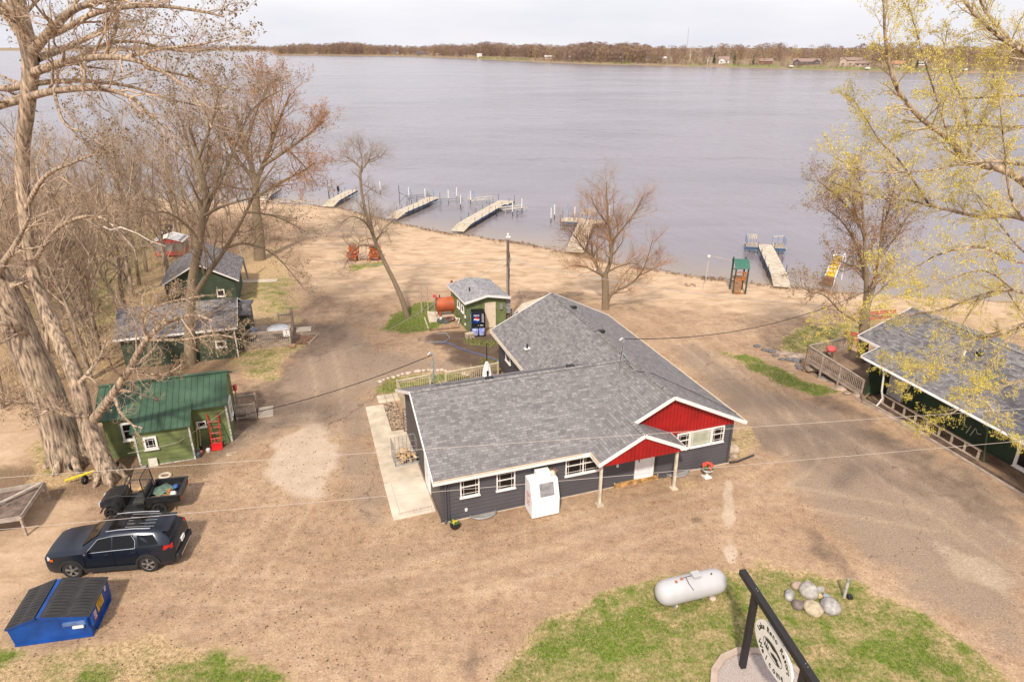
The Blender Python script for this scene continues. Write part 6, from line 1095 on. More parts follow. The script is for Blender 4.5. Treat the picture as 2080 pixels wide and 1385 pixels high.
# ================================================================ DOCKS
DW = mat('dock_plank', (.58, .49, .38), .85, 0, .15, 2.5); DB = mat('dock_blue', (.045, .10, .20), .6, 0, .15, 3); DB2 = mat('pale_blue_paint', (.22, .30, .50), .5, 0, .1, 4)
def dock(label, a, b, w_, z=.45, head=None, posts=5, edge=DB, name='boat_dock', ramp=True):
    a, b = Vector((a[0], a[1], 0)), Vector((b[0], b[1], 0)); L_ = (b - a).length; t = thing(name, label, 'dock', a, math.degrees(math.atan2(b.y - a.y, b.x - a.x))); m = MB(); n = int(L_ / .22); e = MB(); pm = MB()
    for k in range(n): x = k * L_ / n; z_ = z if (not ramp or x > 2.2) else .08 + (z - .08) * x / 2.2; m.box((x, -w_ / 2, z_ - .04), (x + L_ / n - .02, w_ / 2, z_))
    x0 = 2.2 if ramp else 0; [e.box((x0, s * w_ / 2 - .03, z - .24), (L_, s * w_ / 2 + .03, z - .02)) for s in (-1, 1)]
    for k in range(posts): x = x0 + (L_ - x0) * (k + .5) / posts; [pm.tube([(x, s * (w_ / 2 + .06), -1), (x, s * (w_ / 2 + .06), z + .55)], .028, 6) for s in (-1, 1)]
    if head:
        hw, hd, off = head; n = int(hw / .22)
        for k in range(n): y = off - hw / 2 + k * hw / n; m.box((L_, y, z - .04), (L_ + hd, y + hw / n - .02, z))
        e.box((L_ - .03, off - hw / 2, z - .24), (L_ + .03, off + hw / 2, z - .045)); e.box((L_ + hd - .03, off - hw / 2, z - .24), (L_ + hd + .03, off + hw / 2, z - .03)); [e.box((L_, off + s * hw / 2 - .03, z - .24), (L_ + hd, off + s * hw / 2 + .03, z - .03)) for s in (-1, 1)]
        [pm.tube([(x, off + s * (hw / 2 + .06), -1), (x, off + s * (hw / 2 + .06), z + .8)], .028, 6) for s in (-1, 1) for x in (L_ + .1, L_ + hd - .1)]
    m.build('planks', DW, t); e.build('side_beam', edge, t); pm.build('pole', BLK, t); return t
G2 = lambda x, y, z=.45: tuple(at(x, y, z)[:2])
dock('short plain dock at the left end of the beach', G2(665, 414), G2(716, 386), 1.6)
dock('blue edged dock with a bent outer section left of the middle', G2(795, 438), G2(862, 410), 1.6, head=(1.8, 3.4, .2))
dock('long straight dock in the middle of the beach', G2(928, 463), G2(1013, 414), 1.7, head=(2.2, 2.4, -.3))
dock('dock with a cross head behind the bare beach tree', G2(1168, 505), G2(1191, 452), 1.9, head=(5.4, 2.2, .4))
dock('far left dock seen through the orange budded tree', G2(530, 402), G2(560, 384), 1.6)
t = dock('wide pale plank dock with two blue side decks at the right beach', G2(1590, 574), G2(1553, 498), 1.5, .55, None, 4)
# side decks with rails
ax = Vector((at(1553, 498, .5) - at(1590, 574, .5))); ax.z = 0; Ld = ax.length
for s, lb in ((1, 0), (-1, 1)):
    y0, y1 = (s * .82, s * 1.95); m = MB(); n = 8
    for k in range(n): y = y0 + (y1 - y0) * k / n; m.box((Ld - 1.3, min(y, y + s * .22), .50), (Ld + .6, max(y, y + s * .22) - .02, .55))
    sdk = m.build('side_deck', DW, t); m = MB(); m.box((Ld - 1.34, min(y0, y1), .28), (Ld - 1.3, max(y0, y1), .53)); m.box((Ld + .6, min(y0, y1), .28), (Ld + .64, max(y0, y1), .53)); m.box((Ld - 1.3, y1 - .03, .28), (Ld + .6, y1 + .03, .49)); m.build('side_beam', DB, sdk); m = MB()
    for z in (1.05, 1.45): m.tube([(Ld - 1.2, y1, z), (Ld + .6, y1, z), (Ld + .6, y0, z)], .03, 5)
    for x, y in ((Ld - 1.2, y1), (Ld + .6, y1), (Ld + .6, (y0 + y1) / 2), (Ld + .6, y0), (Ld - .3, y1)): m.tube([(x, y, -1), (x, y, 1.5)], .03, 5)
    m.build('railing', DB2, sdk); m = MB(); [m.box((Ld + .5, y0 + (y1 - y0) * k / 6, .95), (Ld + .56, y0 + (y1 - y0) * (k + .55) / 6, 1.45)) for k in range(6)] if s > 0 else m.beam((Ld + .55, y0, 1.3), (Ld + .55, y1, 1.45), .25, .04); m.build('bench_back', DW, sdk)
# T-head extras behind the beach tree
t = thing('dock_bench', 'brown slatted bench at the head of the cross headed dock', 'bench', at(1195, 441, .45), -20); m = MB(); [m.box((-.9, 0, .45 + k * .16), (.9, .05, .56 + k * .16)) for k in range(4)]; m.build('backrest', WOOD, t); MB().box((-.9, -.45, .40), (.9, 0, .45)).build('seat', WOOD, t); [MB().box((x, -.4, 0), (x + .08, 0, .4)).build('leg', WOOD, t) for x in (-.8, .7)]
t = thing('docked_boat', 'small grey covered boat tied to the cross headed dock', 'boat', at(1212, 452, 0), -15); MB().extrude([(-1.6, -.5, .1), (1.3, -.55, .1), (1.9, 0, .15), (1.3, .55, .1), (-1.6, .5, .1)], (0, 0, .4)).build('hull', mat('boat_grey', (.22, .25, .31), .4, 0, .1, 2), t, bevel=.08); m = MB(); m.extrude([(-1.5, -.5, .5), (1.2, -.5, .5), (1.7, 0, .5), (1.2, .5, .5), (-1.5, .5, .5)], (0, 0, .12)); m.build('cover', mat('boat_cover', (.30, .33, .40), .6), t, bevel=.1)
# mooring guide posts
def guide(px, py, lb=None, h=1.7):
    p = at(px, py, 0); t = thing('guide_post', lb or 'white sleeved lift guide post standing in the water', 'post', p, 0, 'white lift guide posts in the water'); MB().tube([(0, 0, -1), (0, 0, .5)], .05, 6).build('stem', BLK, t); MB().tube([(0, 0, .45), (0, 0, h)], .06, 8).build('sleeve', TRIM, t); return t
for k, (px, py) in enumerate(((668, 395), (831, 405), (864, 408), (911, 410), (928, 405), (936, 422), (956, 413), (1060, 430), (1041, 437), (1119, 450), (1126, 443), (1167, 448), (1237, 445), (1279, 450), (773, 392), (603, 377), (592, 380), (618, 375))): guide(px, py, 'white sleeved guide post ' + ('by the far left docks' if px < 700 or px == 773 and False else 'alone in the water right of the leaning tree' if px == 773 else 'by the blue edged dock' if px < 880 else 'between the blue edged dock and the long straight dock' if px < 960 else 'right of the long straight dock' if px < 1070 else 'of the pair left of the cross headed dock' if px < 1130 else 'around the cross headed dock'))
# boat lift frames
def lift(px, py, rz, lb, pale=False, wheel_=True):
    t = thing('boat_lift', lb, 'boat lift', at(px, py, 0), rz); M_ = mat('lift_pale', (.55, .50, .44), .6) if pale else GREY; m = MB(); [m.tube([(x, y, -.8), (x, y, .9)], .04, 6) for x in (-1.4, 1.4) for y in (-1.0, 1.0)]; m.build('post', M_, t); m = MB(); [m.box((-1.7, y - .09, .35), (1.9, y + .09, .5)) for y in (-.7, .7)]; m.build('bunk', M_, t); m = MB(); [m.tube([(x, -1, .2), (x, 1, .2)], .04, 5) for x in (-1.3, 1.3)]; m.build('cross_bar', M_, t)
    if wheel_: w_ = MB(); w_.torus((-1.4, -1.0, 1.35), .42, .03, 'x', 20, 5); [w_.tube([(-1.4, -1.0 + .4 * math.cos(a), 1.35 + .4 * math.sin(a)), (-1.4, -1 - .4 * math.cos(a), 1.35 - .4 * math.sin(a))], .015, 4) for a in (0, 1.05, 2.1)]; w_.build('winch_wheel', DB2, t)
lift(976, 410, 25, 'pale lift with long bunks left of the long straight dock', True); lift(1040, 428, 25, 'pale lift with two bunks right of the long straight dock', True, False); lift(915, 412, 10, 'low dark lift frame between the blue edged dock and the pale lift', False, False); lift(850, 404, 25, 'lift with a pale blue winch wheel behind the blue edged dock'); lift(1008, 440, 20, 'small dark lift frame in front of the white posts', False, False) if False else None
for px, py, lb in ((881, 407, 'blue winch wheel standing at the tip of the blue edged dock'), (995, 424, 'blue winch wheel beside the long straight dock'), (1155, 440, 'blue winch on the left of the cross headed dock'), (1243, 488, 'pale blue marker in the water right of the cross headed dock')): p = at(px, py, .45); t = thing('winch_stand', lb, 'winch', p, 20); MB().tube([(0, 0, -1.2), (0, 0, 1.1)], .035, 6).build('post', GREY, t); MB().torus((0, 0, 1.1), .38, .03, 'x', 20, 5).build('winch_wheel', DB2, t)
for px, py, lb in ((688, 396, 'black tyre hung on a stand beside the short plain dock'),): t = thing('tyre_stand', lb, 'tyre', at(px, py, 0), 30); MB().torus((0, 0, .9), .33, .11, 'x', 18, 7).build('tyre', TYRE, t, 50); MB().tube([(0, 0, -1), (0, 0, .6)], .04, 6).build('post', BLK, t)
for px, py, lb in ((812, 412, 'triangular steel lift frame in the water before the blue edged dock'), (668, 400, 'triangular steel lift frame left of the tyre stand'), (1008, 437, 'small bent steel frame in the water before the long straight dock'), (1050, 440, 'bent steel frame right of the long straight dock')): t = thing('steel_frame', lb, 'frame', at(px, py, 0), 20); MB().tube([(0, 0, -1), (0, 0, 2.4 if px < 1000 else .8)], .04, 6).build('post', BLK, t); MB().tube([(0, 0, 1.4 if px < 1000 else .6), (1.0, .2, .9 if px < 1000 else .45), (0, 0, .1)], .035, 5).build('brace', BLK, t)
# yellow water slide
t = thing('water_slide', 'yellow water slide with white rails at the right shoreline', 'slide', at(1681, 579), 52); YL = mat('slide_yellow', (.70, .45, .02), .45, 0, .08, 3); m = MB(); pr = [(.3, .35), (1.0, .9), (1.8, 1.6), (2.4, 2.0), (2.8, 2.05)]
for (x0, z0), (x1, z1) in zip(pr, pr[1:]): m.face([(x0, -.35, z0), (x1, -.35, z1), (x1, .35, z1), (x0, .35, z0)]); [m.face([(x0, s * .35, z0), (x1, s * .35, z1), (x1, s * .4, z1 + .2), (x0, s * .4, z0 + .2)]) for s in (-1, 1)]
m.build('chute', YL, t); m = MB()
for s in (-1, 1): m.tube([(.2, s * .42, .0), (.35, s * .42, .8), (2.6, s * .42, 2.5), (3.1, s * .42, 2.2), (3.2, s * .42, -.5)], .05, 6)
for k in range(5): f = .2 + k * .17; m.tube([(.35 + 2.25 * f, -.42, .8 + 1.7 * f), (.35 + 2.25 * f, .42, .8 + 1.7 * f)], .035, 5)
m.build('rail', TRIM, t); MB().box((-.3, -.42, .0), (.4, .42, .75)).build('base_box', mat('brown_box', (.24, .12, .06), .8, 0, .2, 4), t)
m = MB(); rr = random.Random(77)
for i in range(900):
    f = rr.random(); k = min(int(f * 12), 11); a, b = SHORE[6 + k], SHORE[7 + k]; u = rr.random(); x, y = a[0] + (b[0] - a[0]) * u, a[1] + (b[1] - a[1]) * u; p = Vector((x + rr.gauss(0, .25), y - .9 + rr.gauss(0, .28) + .3 * math.sin(x), .0)); s = rr.uniform(.04, .14); m.extrude([p + Vector((-s, 0, 0)), p + Vector((0, -s * .5, 0)), p + Vector((s, s * .2, 0)), p + Vector((0, s * .5, 0))], (0, 0, rr.uniform(.02, .06)))
tag(m.build('shore_debris', mat('wrack', (.22, .13, .075), .95, 0, .3, 6), None), 'line of brown weed and twigs washed up along the waterline', 'debris', kind='stuff')
# ================================================================ RIGHT CABIN
e0 = at(1759, 727, 2.9); e1 = at(2080, 897, 2.9); ev = (e1 - e0); ev.z = 0; RZ = math.degrees(math.atan2(ev.y, ev.x))   # eave runs towards the camera; local +x along it
# local frame: origin e0 ground, +x along the eave, +y towards the back of the cabin (away from the lot)
rc = thing('right_cabin', 'long dark green cabin with a grey shingle roof under the yellow budding tree', 'cabin', (e0.x, e0.y, 0), RZ)
c_, s_ = math.cos(R(RZ)), math.sin(R(RZ)); RL = lambda u, v, z=0: Vector((e0.x + u * c_ - v * s_, e0.y + u * s_ + v * c_, z))
CE, CR, CW, CL = 2.9, 4.75, 10.5, 15.0; GDK = mat('deep_green_siding', (.028, .05, .022), .75, 0, .2, 1.2)
WV = 2.1; m = MB(); lap(m, (-.0, WV), (CL, WV), .2, 3.1, .2, .02); lap(m, (.0, CW - .6), (.0, WV), .2, 3.1, .2, .02); m.box((.002, WV + .002, .0), (CL, CW - .6, 3.1)); m.extrude([(.01, WV + .01, 3.1), (.01, CW - .6, 2.9), (.01, CW / 2, CR - .2)], (CL, 0, 0)); lap(m, (-1.6, CW - 1.5), (-1.6, 2.6), .2, 2.8, .2, .02); m.box((-1.598, 2.62, 0), (0, CW - 1.5, 2.8)); m.box((-.0, .5, .2), (.06, WV - .002, 2.7)); m.build('wall', GDK, rc)
m = MB(); m.roof([(-.35, 0, CE), (CL, 0, CE), (CL, CW / 2, CR), (-.35, CW / 2, CR)], .12); m.roof([(CL, CW, CE), (-.35, CW, CE), (-.35, CW / 2, CR), (CL, CW / 2, CR)], .12); m.roof([(-2.2, 1.35, CE + .42), (-.30, 1.35, CE + .42), (-.30, CW / 2, CR + .02), (-2.2, CW / 2, CR + .02)], .12); m.roof([(-.3, CW - 1.2, CE + .36), (-2.2, CW - 1.2, CE + .36), (-2.2, CW / 2, CR + .02), (-.3, CW / 2, CR + .02)], .12); rr_f = m.build('roof', SH2, rc)
m = MB(); caps(m, (-2.2, CW / 2, CR + .02), (CL, CW / 2, CR + .02)); m.build('ridge_cap', CAPM, rr_f)
m = MB(); m.box((-.37, -.035, CE - .13), (CL, -.003, CE - .01)); rake(m, (-.37, -.02, CE), (-.37, 1.35, CE + .45), .16); rake(m, (-2.22, 1.33, CE + .42), (-2.22, CW / 2, CR + .02), .16); rake(m, (-2.22, CW / 2, CR + .02), (-2.22, CW - 1.2, CE + .36), .16); m.box((-2.2, 1.30, CE + .25), (-.38, 1.345, CE + .41)); m.build('fascia', TRIM, rc)
m = MB(); m.box((.0, -.11, CE - .11), (CL, -.04, CE - .05)); m.build('gutter', TRIM, rc); m = MB(); m.box((-.3, .0, CE - .16), (CL, WV - .05, CE - .135)); m.build('soffit', TRIM, rc)
m = MB(); m.tube([(1.45, -.08, CE - .14), (1.4, .1, CE - .35), (1.35, .3, 1.3), (1.3, .55, .75), (1.2, .5, .4), (1.1, .45, .15)], .055, 8); m.build('downspout', TRIM, rc)
m = MB(); m.box((.32, WV - .08, .25), (1.2, WV - .045, 2.35)); dd = m.build('door', mat('pale_door', (.62, .57, .52), .6, 0, .05, 2), rc); m = MB(); m.box((.22, WV - .1, .25), (.32, WV - .03, 2.42)); m.box((1.2, WV - .1, .25), (1.3, WV - .03, 2.42)); m.box((.32, WV - .1, 2.35), (1.2, WV - .03, 2.42)); m.build('door_frame', TRIM, dd)
window(rc, (8.5, WV - .03, .32), (1, 0, 0), (0, -1, 0), 1.2, 1.7, 1, False, 'fixed', .16)
m = MB(); m.tube([(5.7, WV - .05, .6), (5.85, WV - .05, 1.15)], .035, 5); m.tube([(5.95, WV - .05, .6), (6.12, WV - .05, 1.15), (6.3, WV - .05, .9), (6.5, WV - .05, .98)], .035, 5); m.build('wall_mark', mat('number_pale', (.46, .43, .36), .6), rc)
for x, y, z in ((3.4, 3.3, CE + 1.22), (8.6, 3.9, CE + 1.4)): MB().cyl((x, y, z - .1), (x, y, z + .3), .06).build('vent_pipe', TRIM, rr_f); MB().box((x + .3, y + .4, z + .05), (x + .6, y + .7, z + .3)).build('roof_vent', BLK, rr_f)
# lower white topped annex at the rear right
ax_ = thing('white_annex', 'white flat roofed annex edge behind the right cabin roof', 'annex', RL(6.5, CW + .5), RZ); MB().box((0, 0, 0), (6, 4, 2.6)).build('wall', TRIM, ax_); MB().box((-.3, -.3, 2.6), (6.3, 4.3, 2.75)).build('roof', TRIM, ax_)
# boardwalk along the cabin
bw = thing('boardwalk', 'brown plank boardwalk along the lot side of the right cabin', 'boardwalk', (e0.x, e0.y, 0), RZ); BWD = mat('boardwalk_plank', (.255, .165, .105), .85, 0, .18, 1.5)
m = MB(); 
for k in range(9): y = .72 + k * .152; m.box((-.35, y, .17), (CL, y + .142, .21))
m.build('planks', BWD, bw); m = MB(); m.box((-.35, .72, 0), (CL, .76, .169)); m.build('skirt', mat('dark_plank', (.2, .14, .11)), bw)
m = MB(); m.beam((-.2, .12, .06), (4.6, .48, .06), .16, .12); m.beam((4.6, .48, .06), (CL, .52, .06), .16, .12); m.beam((-.1, .42, .08), (4.6, .62, .08), .12, .12); m.build('kerb_timber', WOOD, bw)
m = MB(); m.box((.95, .78, .80), (7.6, .88, .86)); m.build('rail', WOOD, bw); m = MB(); m.box((.95, .70, .27), (7.6, .78, .35)); m.build('rail', WOOD, bw)
for k in range(9): x = 1.1 + k * .8; m = MB(); m.box((x - .05, .785, .211), (x + .05, .875, .80)); m.build('post', WOOD, bw, bevel=.006)
m = MB(); m.tube([(7.75, 1.0, .2), (7.8, .4, 2.7)], .04, 6); m.build('green_post', mat('green_rod', (.07, .13, .06)), bw)
# deck
t = thing('front_deck', 'raised weathered deck with slanting picket railing left of the right cabin', 'deck', (0, 0, 0)); 
A1 = at(1643, 702, 1.9); B1 = at(1755, 772, 1.15)   # rail top line
A0 = Vector((A1.x, A1.y, .95)); B0 = Vector((B1.x, B1.y, .22)); W4 = mat('silvered_wood', (.37, .29, .235), .85, 0, .15, 3)
C1 = at(1733, 683, 1.9); C0 = Vector((C1.x, C1.y, .95)); D0 = RL(-1.4, 3.9, .95)
m = MB(); nb_ = 26
for k in range(nb_):
    f0, f1 = k / nb_, (k + .92) / nb_; E0, E1 = A0.lerp(B0, .62), C0.lerp(RL(-.05, .8, .55), .62) 
    m.face([A0.lerp(E0, f0), A0.lerp(E0, f1), C0.lerp(D0, f1), C0.lerp(D0, f0)])
m.face([A0.lerp(B0, .62), B0, RL(.55, -.1, .22), RL(-.05, 1.2, .6), D0]); m.build('boards', BWD, t)
m = MB(); m.beam(A0 + Vector((0, 0, -.1)), B0 + Vector((0, 0, -.1)), .05, .2); m.beam(A0 + Vector((0, 0, -.1)), C0 + Vector((0, 0, -.1)), .05, .2); m.build('joist', W4, t)
def slope_rail(t, p0, q0, h, n):
    m = MB(); up_ = Vector((0, 0, h)); m.beam(p0 + up_, q0 + up_, .14, .045); m.beam(p0 + up_ * .88, q0 + up_ * .88, .04, .09); m.beam(p0 + Vector((0, 0, .12)), q0 + Vector((0, 0, .12)), .04, .09); m.build('rail', W4, t); m = MB(); d = (q0 - p0).normalized()
    for k in range(n): a = p0.lerp(q0, (k + .5) / n); m.beam(a + Vector((0, 0, -.05)), a + up_ * .97, .055, .03, up=(d.x, d.y, 0))
    m.build('picket', W4, t)
slope_rail(t, A0, B0, .95, 34); slope_rail(t, A0, C0, .95, 24)
for f, zb_ in ((0, 0), (.28, 0), (.6, 0), (1, .0)): a = A0.lerp(B0, f); MB().beam(Vector((a.x, a.y, -.05)), a + Vector((0, 0, 1.0)), .11, .11, up=(1, 0, 0)).build('post', mat('stained_post', (.30, .17, .09), .8, 0, .2, 4) if f == 0 else W4, t, bevel=.01)
for f in (.5, 1): a = A0.lerp(C0, f); MB().beam(Vector((a.x, a.y, -.05)), a + Vector((0, 0, 1.0)), .11, .11, up=(1, 0, 0)).build('post', W4, t, bevel=.01)
rr = random.Random(15)
for k in range(30):
    f = rr.random(); q = A0.lerp(C0, f) if k < 16 else A0.lerp(B0, f * .55) + Vector((.5, .35, 0)); q = Vector((q.x + rr.uniform(-.15, .3), q.y - .25 + rr.uniform(-.1, .35), rr.uniform(.08, .45))); s = rr.uniform(.16, .28); o = MB().ball((0, 0, 0), s, 8, 6, .15, rr, (1.1, .9, .7)).build('wall_stone', mat('rubble', (.36, .27, .20), .9, 0, .3, 4), None, 60); o.location = q; tag(o, 'brown rubble stone of the low wall under the weathered deck', 'rock', 'rubble stones under the deck')
for k in range(22):
    f = k / 21; px, py = 1522 + (1700 - 1522) * f, 716 + (795 - 716) * f + 4 * math.sin(k * 1.3); px = px + 6 * math.sin(k); q = at(px + 16, py - 12); s = rr.uniform(.18, .27); o = MB().ball((0, 0, .05), s, 8, 6, .15, rr, (1.2, .8, .55)).build('edging_stone', mat('blue_grey_stone', (.22, .20, .20), .85, 0, .25, 5), None, 60); o.location = q; tag(o, 'dark grey edging stone in the row above the green strip', 'rock', 'dark edging stones above the green strip')
o = MB().extrude([at(1560, 710), at(1640, 742), at(1660, 770), at(1715, 785), at(1745, 800), at(1700, 742), at(1650, 722)], (0, 0, .05)).build('concrete_ramp', mat('rough_concrete', (.44, .33, .25), .9, 0, .3, 1.5), None); tag(o, 'rough concrete ramp running under the weathered deck', 'ramp')
for px, py, s_2, lb in ((1705, 790, .4, 'flat pale slab stone at the foot of the deck stairs'), (1742, 803, .3, 'tilted slab stone beside the boardwalk corner'), (1720, 800, .22, 'small broken stone between the two slabs')): q = at(px, py); o = MB().ball((0, 0, .06), s_2, 9, 5, .18, rr, (1.3, .9, .35)).build('slab_stone', mat('rough_concrete', (.44, .33, .25)), None, 60); o.location = q; tag(o, lb, 'rock')
# grill, benches on the deck
q = A0.lerp(C0, .28) + Vector((.35, -.75, 0)); t = thing('red_grill', 'small red lidded grill in the left corner of the weathered deck', 'grill', q, 20); MB().lathe([(.05, .62), (.28, .7), (.34, .82), (.28, .98), (.1, 1.06)], 18).build('lid', mat('sign_red', (.6, .05, .04)), t, 50); [MB().tube([(math.cos(a) * .25, math.sin(a) * .25, 0), (math.cos(a) * .18, math.sin(a) * .18, .7)], .02, 5).build('leg', BLK, t) for a in (0, 2.1, 4.2)]
def red_bench(loc, rz, lb, L_=1.3):
    t = thing('red_bench', lb, 'bench', loc, rz); RB = mat('faded_red_paint', (.52, .09, .07), .6, 0, .15, 5); m = MB(); [m.box((-L_ / 2, y, .42), (L_ / 2, y + .11, .46)) for y in (-.3, -.16, -.02)]; m.build('seat', RB, t); m = MB(); [m.box((-L_ / 2, .14, .6 + k * .16), (L_ / 2, .17, .72 + k * .16)) for k in range(2)]; m.build('backrest', RB, t); [MB().box((x, -.3, 0), (x + .06, .16, .42)).build('leg', BLK, t) for x in (-L_ / 2 + .1, L_ / 2 - .16)]
red_bench(at(1728, 700, .95), -35, 'short red bench on the deck beside the tree trunk', 1.1); red_bench(at(1788, 655, 1.0), 12, 'long faded red bench board behind the right cabin gable', 2.6)
# ================================================================ ISLAND: propane tank, sign, rocks
g0 = at(1398, 1212); t = thing('propane_tank', 'white horizontal propane tank on the grass island', 'tank', (7.0, 20.75, 0), 17); PW = mat('tank_white', (.50, .485, .49), .4, 0, .05, 1.2); zc, r = .62, .50; xs_, rs_ = [-1.50, -1.48, -1.41, -1.29, -1.13, -.95], [.02, .17, .32, .425, .483, r]
m = MB(); m.tube([(x, 0, zc) for x in xs_] + [(-x, 0, zc) for x in xs_[::-1]], rs_ + rs_[::-1], 32); m.build('tank_shell', PW, t, 40); m = MB()
for x in (-.8, .8):
    for y in (-.22, .22): m.box((x - .05, y - .05, 0), (x + .05, y + .05, .4))
m.build('leg', GREY, t); m = MB(); m.box((-.02, -.16, 1.10), (.32, .16, 1.26)); m.build('dome_cover', PW, t, bevel=.03); m = MB(); m.box((-.52, -.05, 1.13), (-.42, .04, 1.19)); m.box((-.78, -.12, 1.10), (-.70, -.03, 1.17)); m.build('valve', mat('rust_orange_valve', (.42, .16, .07), .7), t); m = MB(); m.tube([(-.45, 0, 1.17), (-.15, 0, 1.19), (-.02, 0, 1.18)], .012, 5); m.tube([(-.28, 0, 1.17), (-.30, -.25, 1.1), (-.18, -.42, .9), (.02, -.47, .6), (.03, -.40, .3)], .012, 5); m.build('gas_line', BLK, t); MB().cyl((.78, -.1, 1.13), (.78, -.1, 1.17), .03).build('gauge', BLK, t)
for px, py, s, lb in ((1371, 1230, .12, 'small pale stone under the front of the propane tank'), (1447, 1216, .14, 'flat pale stone under the right end of the propane tank')): q = at(px, py); o = MB().ball((0, 0, .04), s, 8, 5, .15, rr, (1.1, .9, .6)).build('boulder', mat('pale_stone', (.5, .45, .4)), None, 60); o.location = q; tag(o, lb, 'rock')
# welcome sign
Pp = Vector((8.08, 17.5, 0)); dirn = Vector((.15, -1, 0)).normalized(); sg = thing('resort_sign', 'tall black timber frame with a hanging white oval Lake Reno Resort sign', 'sign', Pp, math.degrees(math.atan2(dirn.y, dirn.x)))
BT = mat('black_timber', (.022, .018, .020), .6, 0, .2, 5, stretch=(1, 8, 8), bump=.2, bscale=20); TB = 3.42
for x in (0, 3.05): MB().box((x - .10, -.10, -.05), (x + .10, .10, TB - .12)).build('post', BT, sg, bevel=.01)
m = MB(); m.box((-1.0, -.115, TB - .12), (4.0, .115, TB + .10)); m.build('crossbeam', BT, sg, bevel=.012); m = MB()
for x in (-.05, .05, 2.98, 3.1): m.ball((x, .03, TB + .105), .018, 6, 4)
m.build('bolt', STEEL, sg)
cx_, cz_, ra, rb = 1.50, 2.38, 1.16, .76; m = MB(); n = 48; m.extrude([(cx_ + ra * math.cos(a), -.035, cz_ + rb * math.sin(a)) for a in np.linspace(0, 2 * math.pi, n + 1)[:-1]], (0, .07, 0)); ob = m.build('oval_board', mat('sign_white', (.84, .80, .74), .5, 0, .04, 2), sg, 40, bevel=.008)
m = MB(); [m.tube([(cx_ + x, 0, TB - .12), (cx_ + x, 0, cz_ + rb * .93)], .018, 6) for x in (-.42, .42)]; m.build('hanger', STEEL, sg)
def arc_text(tm, txt, ra_, rb_, a0, a1, size, top=True):
    n = len(txt)
    for k, ch in enumerate(txt):
        f = k / (n - 1); a = a0 + (a1 - a0) * f
        if ch == ' ': continue
        x, z = cx_ + ra_ * math.cos(a), cz_ + rb_ * math.sin(a); tx, tz = -ra_ * math.sin(a), rb_ * math.cos(a); s = -1 if a1 < a0 else 1; ang = math.atan2(tz * s, tx * s); tm.text(ch, size, Matrix.Translation((x, FACE, z)) @ RXF @ Matrix.Rotation(ang, 4, 'Z'), .003, bold=.006)
FACE = -.039; RXF = Matrix.Rotation(R(90), 4, 'X')
LT = mat('sign_black', (.018, .016, .015), .5)
tm = MB(); arc_text(tm, 'Lake Reno Resort', .94, .54, R(170), R(10), .26); arc_text(tm, 'Welcome', .92, .54, R(222), R(318), .29); tm.build('lettering', LT, ob)
m = MB(); 
def ringseg(m, ra_, rb_, w_, y): 
    A_ = [(cx_ + ra_ * math.cos(a), cz_ - .0 + rb_ * math.sin(a)) for a in np.linspace(0, 2 * math.pi, 41)]; B_ = [(cx_ + (ra_ - w_) * math.cos(a), cz_ + (rb_ - w_) * math.sin(a)) for a in np.linspace(0, 2 * math.pi, 41)]
    for k in range(40): m.extrude([(A_[k][0], y, A_[k][1]), (A_[k + 1][0], y, A_[k + 1][1]), (B_[k + 1][0], y, B_[k + 1][1]), (B_[k][0], y, B_[k][1])], (0, -.004, 0))
ringseg(m, .60, .26, .018, -.036)
m.extrude([(cx_ + .56 * math.cos(a), -.036, cz_ + .225 * math.sin(a)) for a in np.linspace(R(20), R(160), 20)] + [(cx_ + x, -.036, z + cz_) for x, z in ((-.42, .05), (-.2, .1), (.0, .08), (.2, .13), (.4, .09))], (0, -.004, 0))
m.extrude([(cx_ + x, -.036, cz_ + z) for x, z in ((-.12, -.12), (0, -.17), (.2, -.16), (.36, -.2), (.5, -.1), (.30, -.06), (.36, .0), (.2, -.02), (.05, -.03))], (0, -.004, 0))
for tx_, th_ in ((-.45, .22), (-.34, .26), (-.25, .18)): m.extrude([(cx_ + tx_ - .05, -.036, cz_ - .18), (cx_ + tx_ + .05, -.036, cz_ - .18), (cx_ + tx_, -.036, cz_ - .18 + th_)], (0, -.004, 0))
m.build('emblem', LT, ob)
# sign bed
bc = Vector((8.55, 16.2, 0)); t = thing('sign_bed', 'octagonal stone edged bed of pale gravel under the resort sign', 'flower bed', bc, 12); n = 16; ro, ri = 1.85, 1.62
pp = [(math.cos(2 * math.pi * k / n) * ro * 1.0, math.sin(2 * math.pi * k / n) * ro * 1.15) for k in range(n)]; qq = [(math.cos(2 * math.pi * k / n) * ri, math.sin(2 * math.pi * k / n) * ri * 1.16) for k in range(n)]
for k in range(n): m = MB(); k2 = (k + 1) % n; m.extrude([(*pp[k], 0), (*pp[k2], 0), (*qq[k2], 0), (*qq[k], 0)], (0, 0, .13)); m.build('edging_block', mat('edging_pink', (.46, .35, .28), .9, 0, .1, 3), t, bevel=.01)
m = MB(); m.face([(*q, .06) for q in qq]); m.build('gravel', mat('pale_gravel', (.55, .46, .41), .9, 0, .45, 38, col2=(.24, .19, .17), bump=.5, bscale=60), t); MB().ball((-.95, -.2, .09), .05, 8, 6).build('solar_light', mat('navy_lamp', (.05, .06, .16), .4), t)
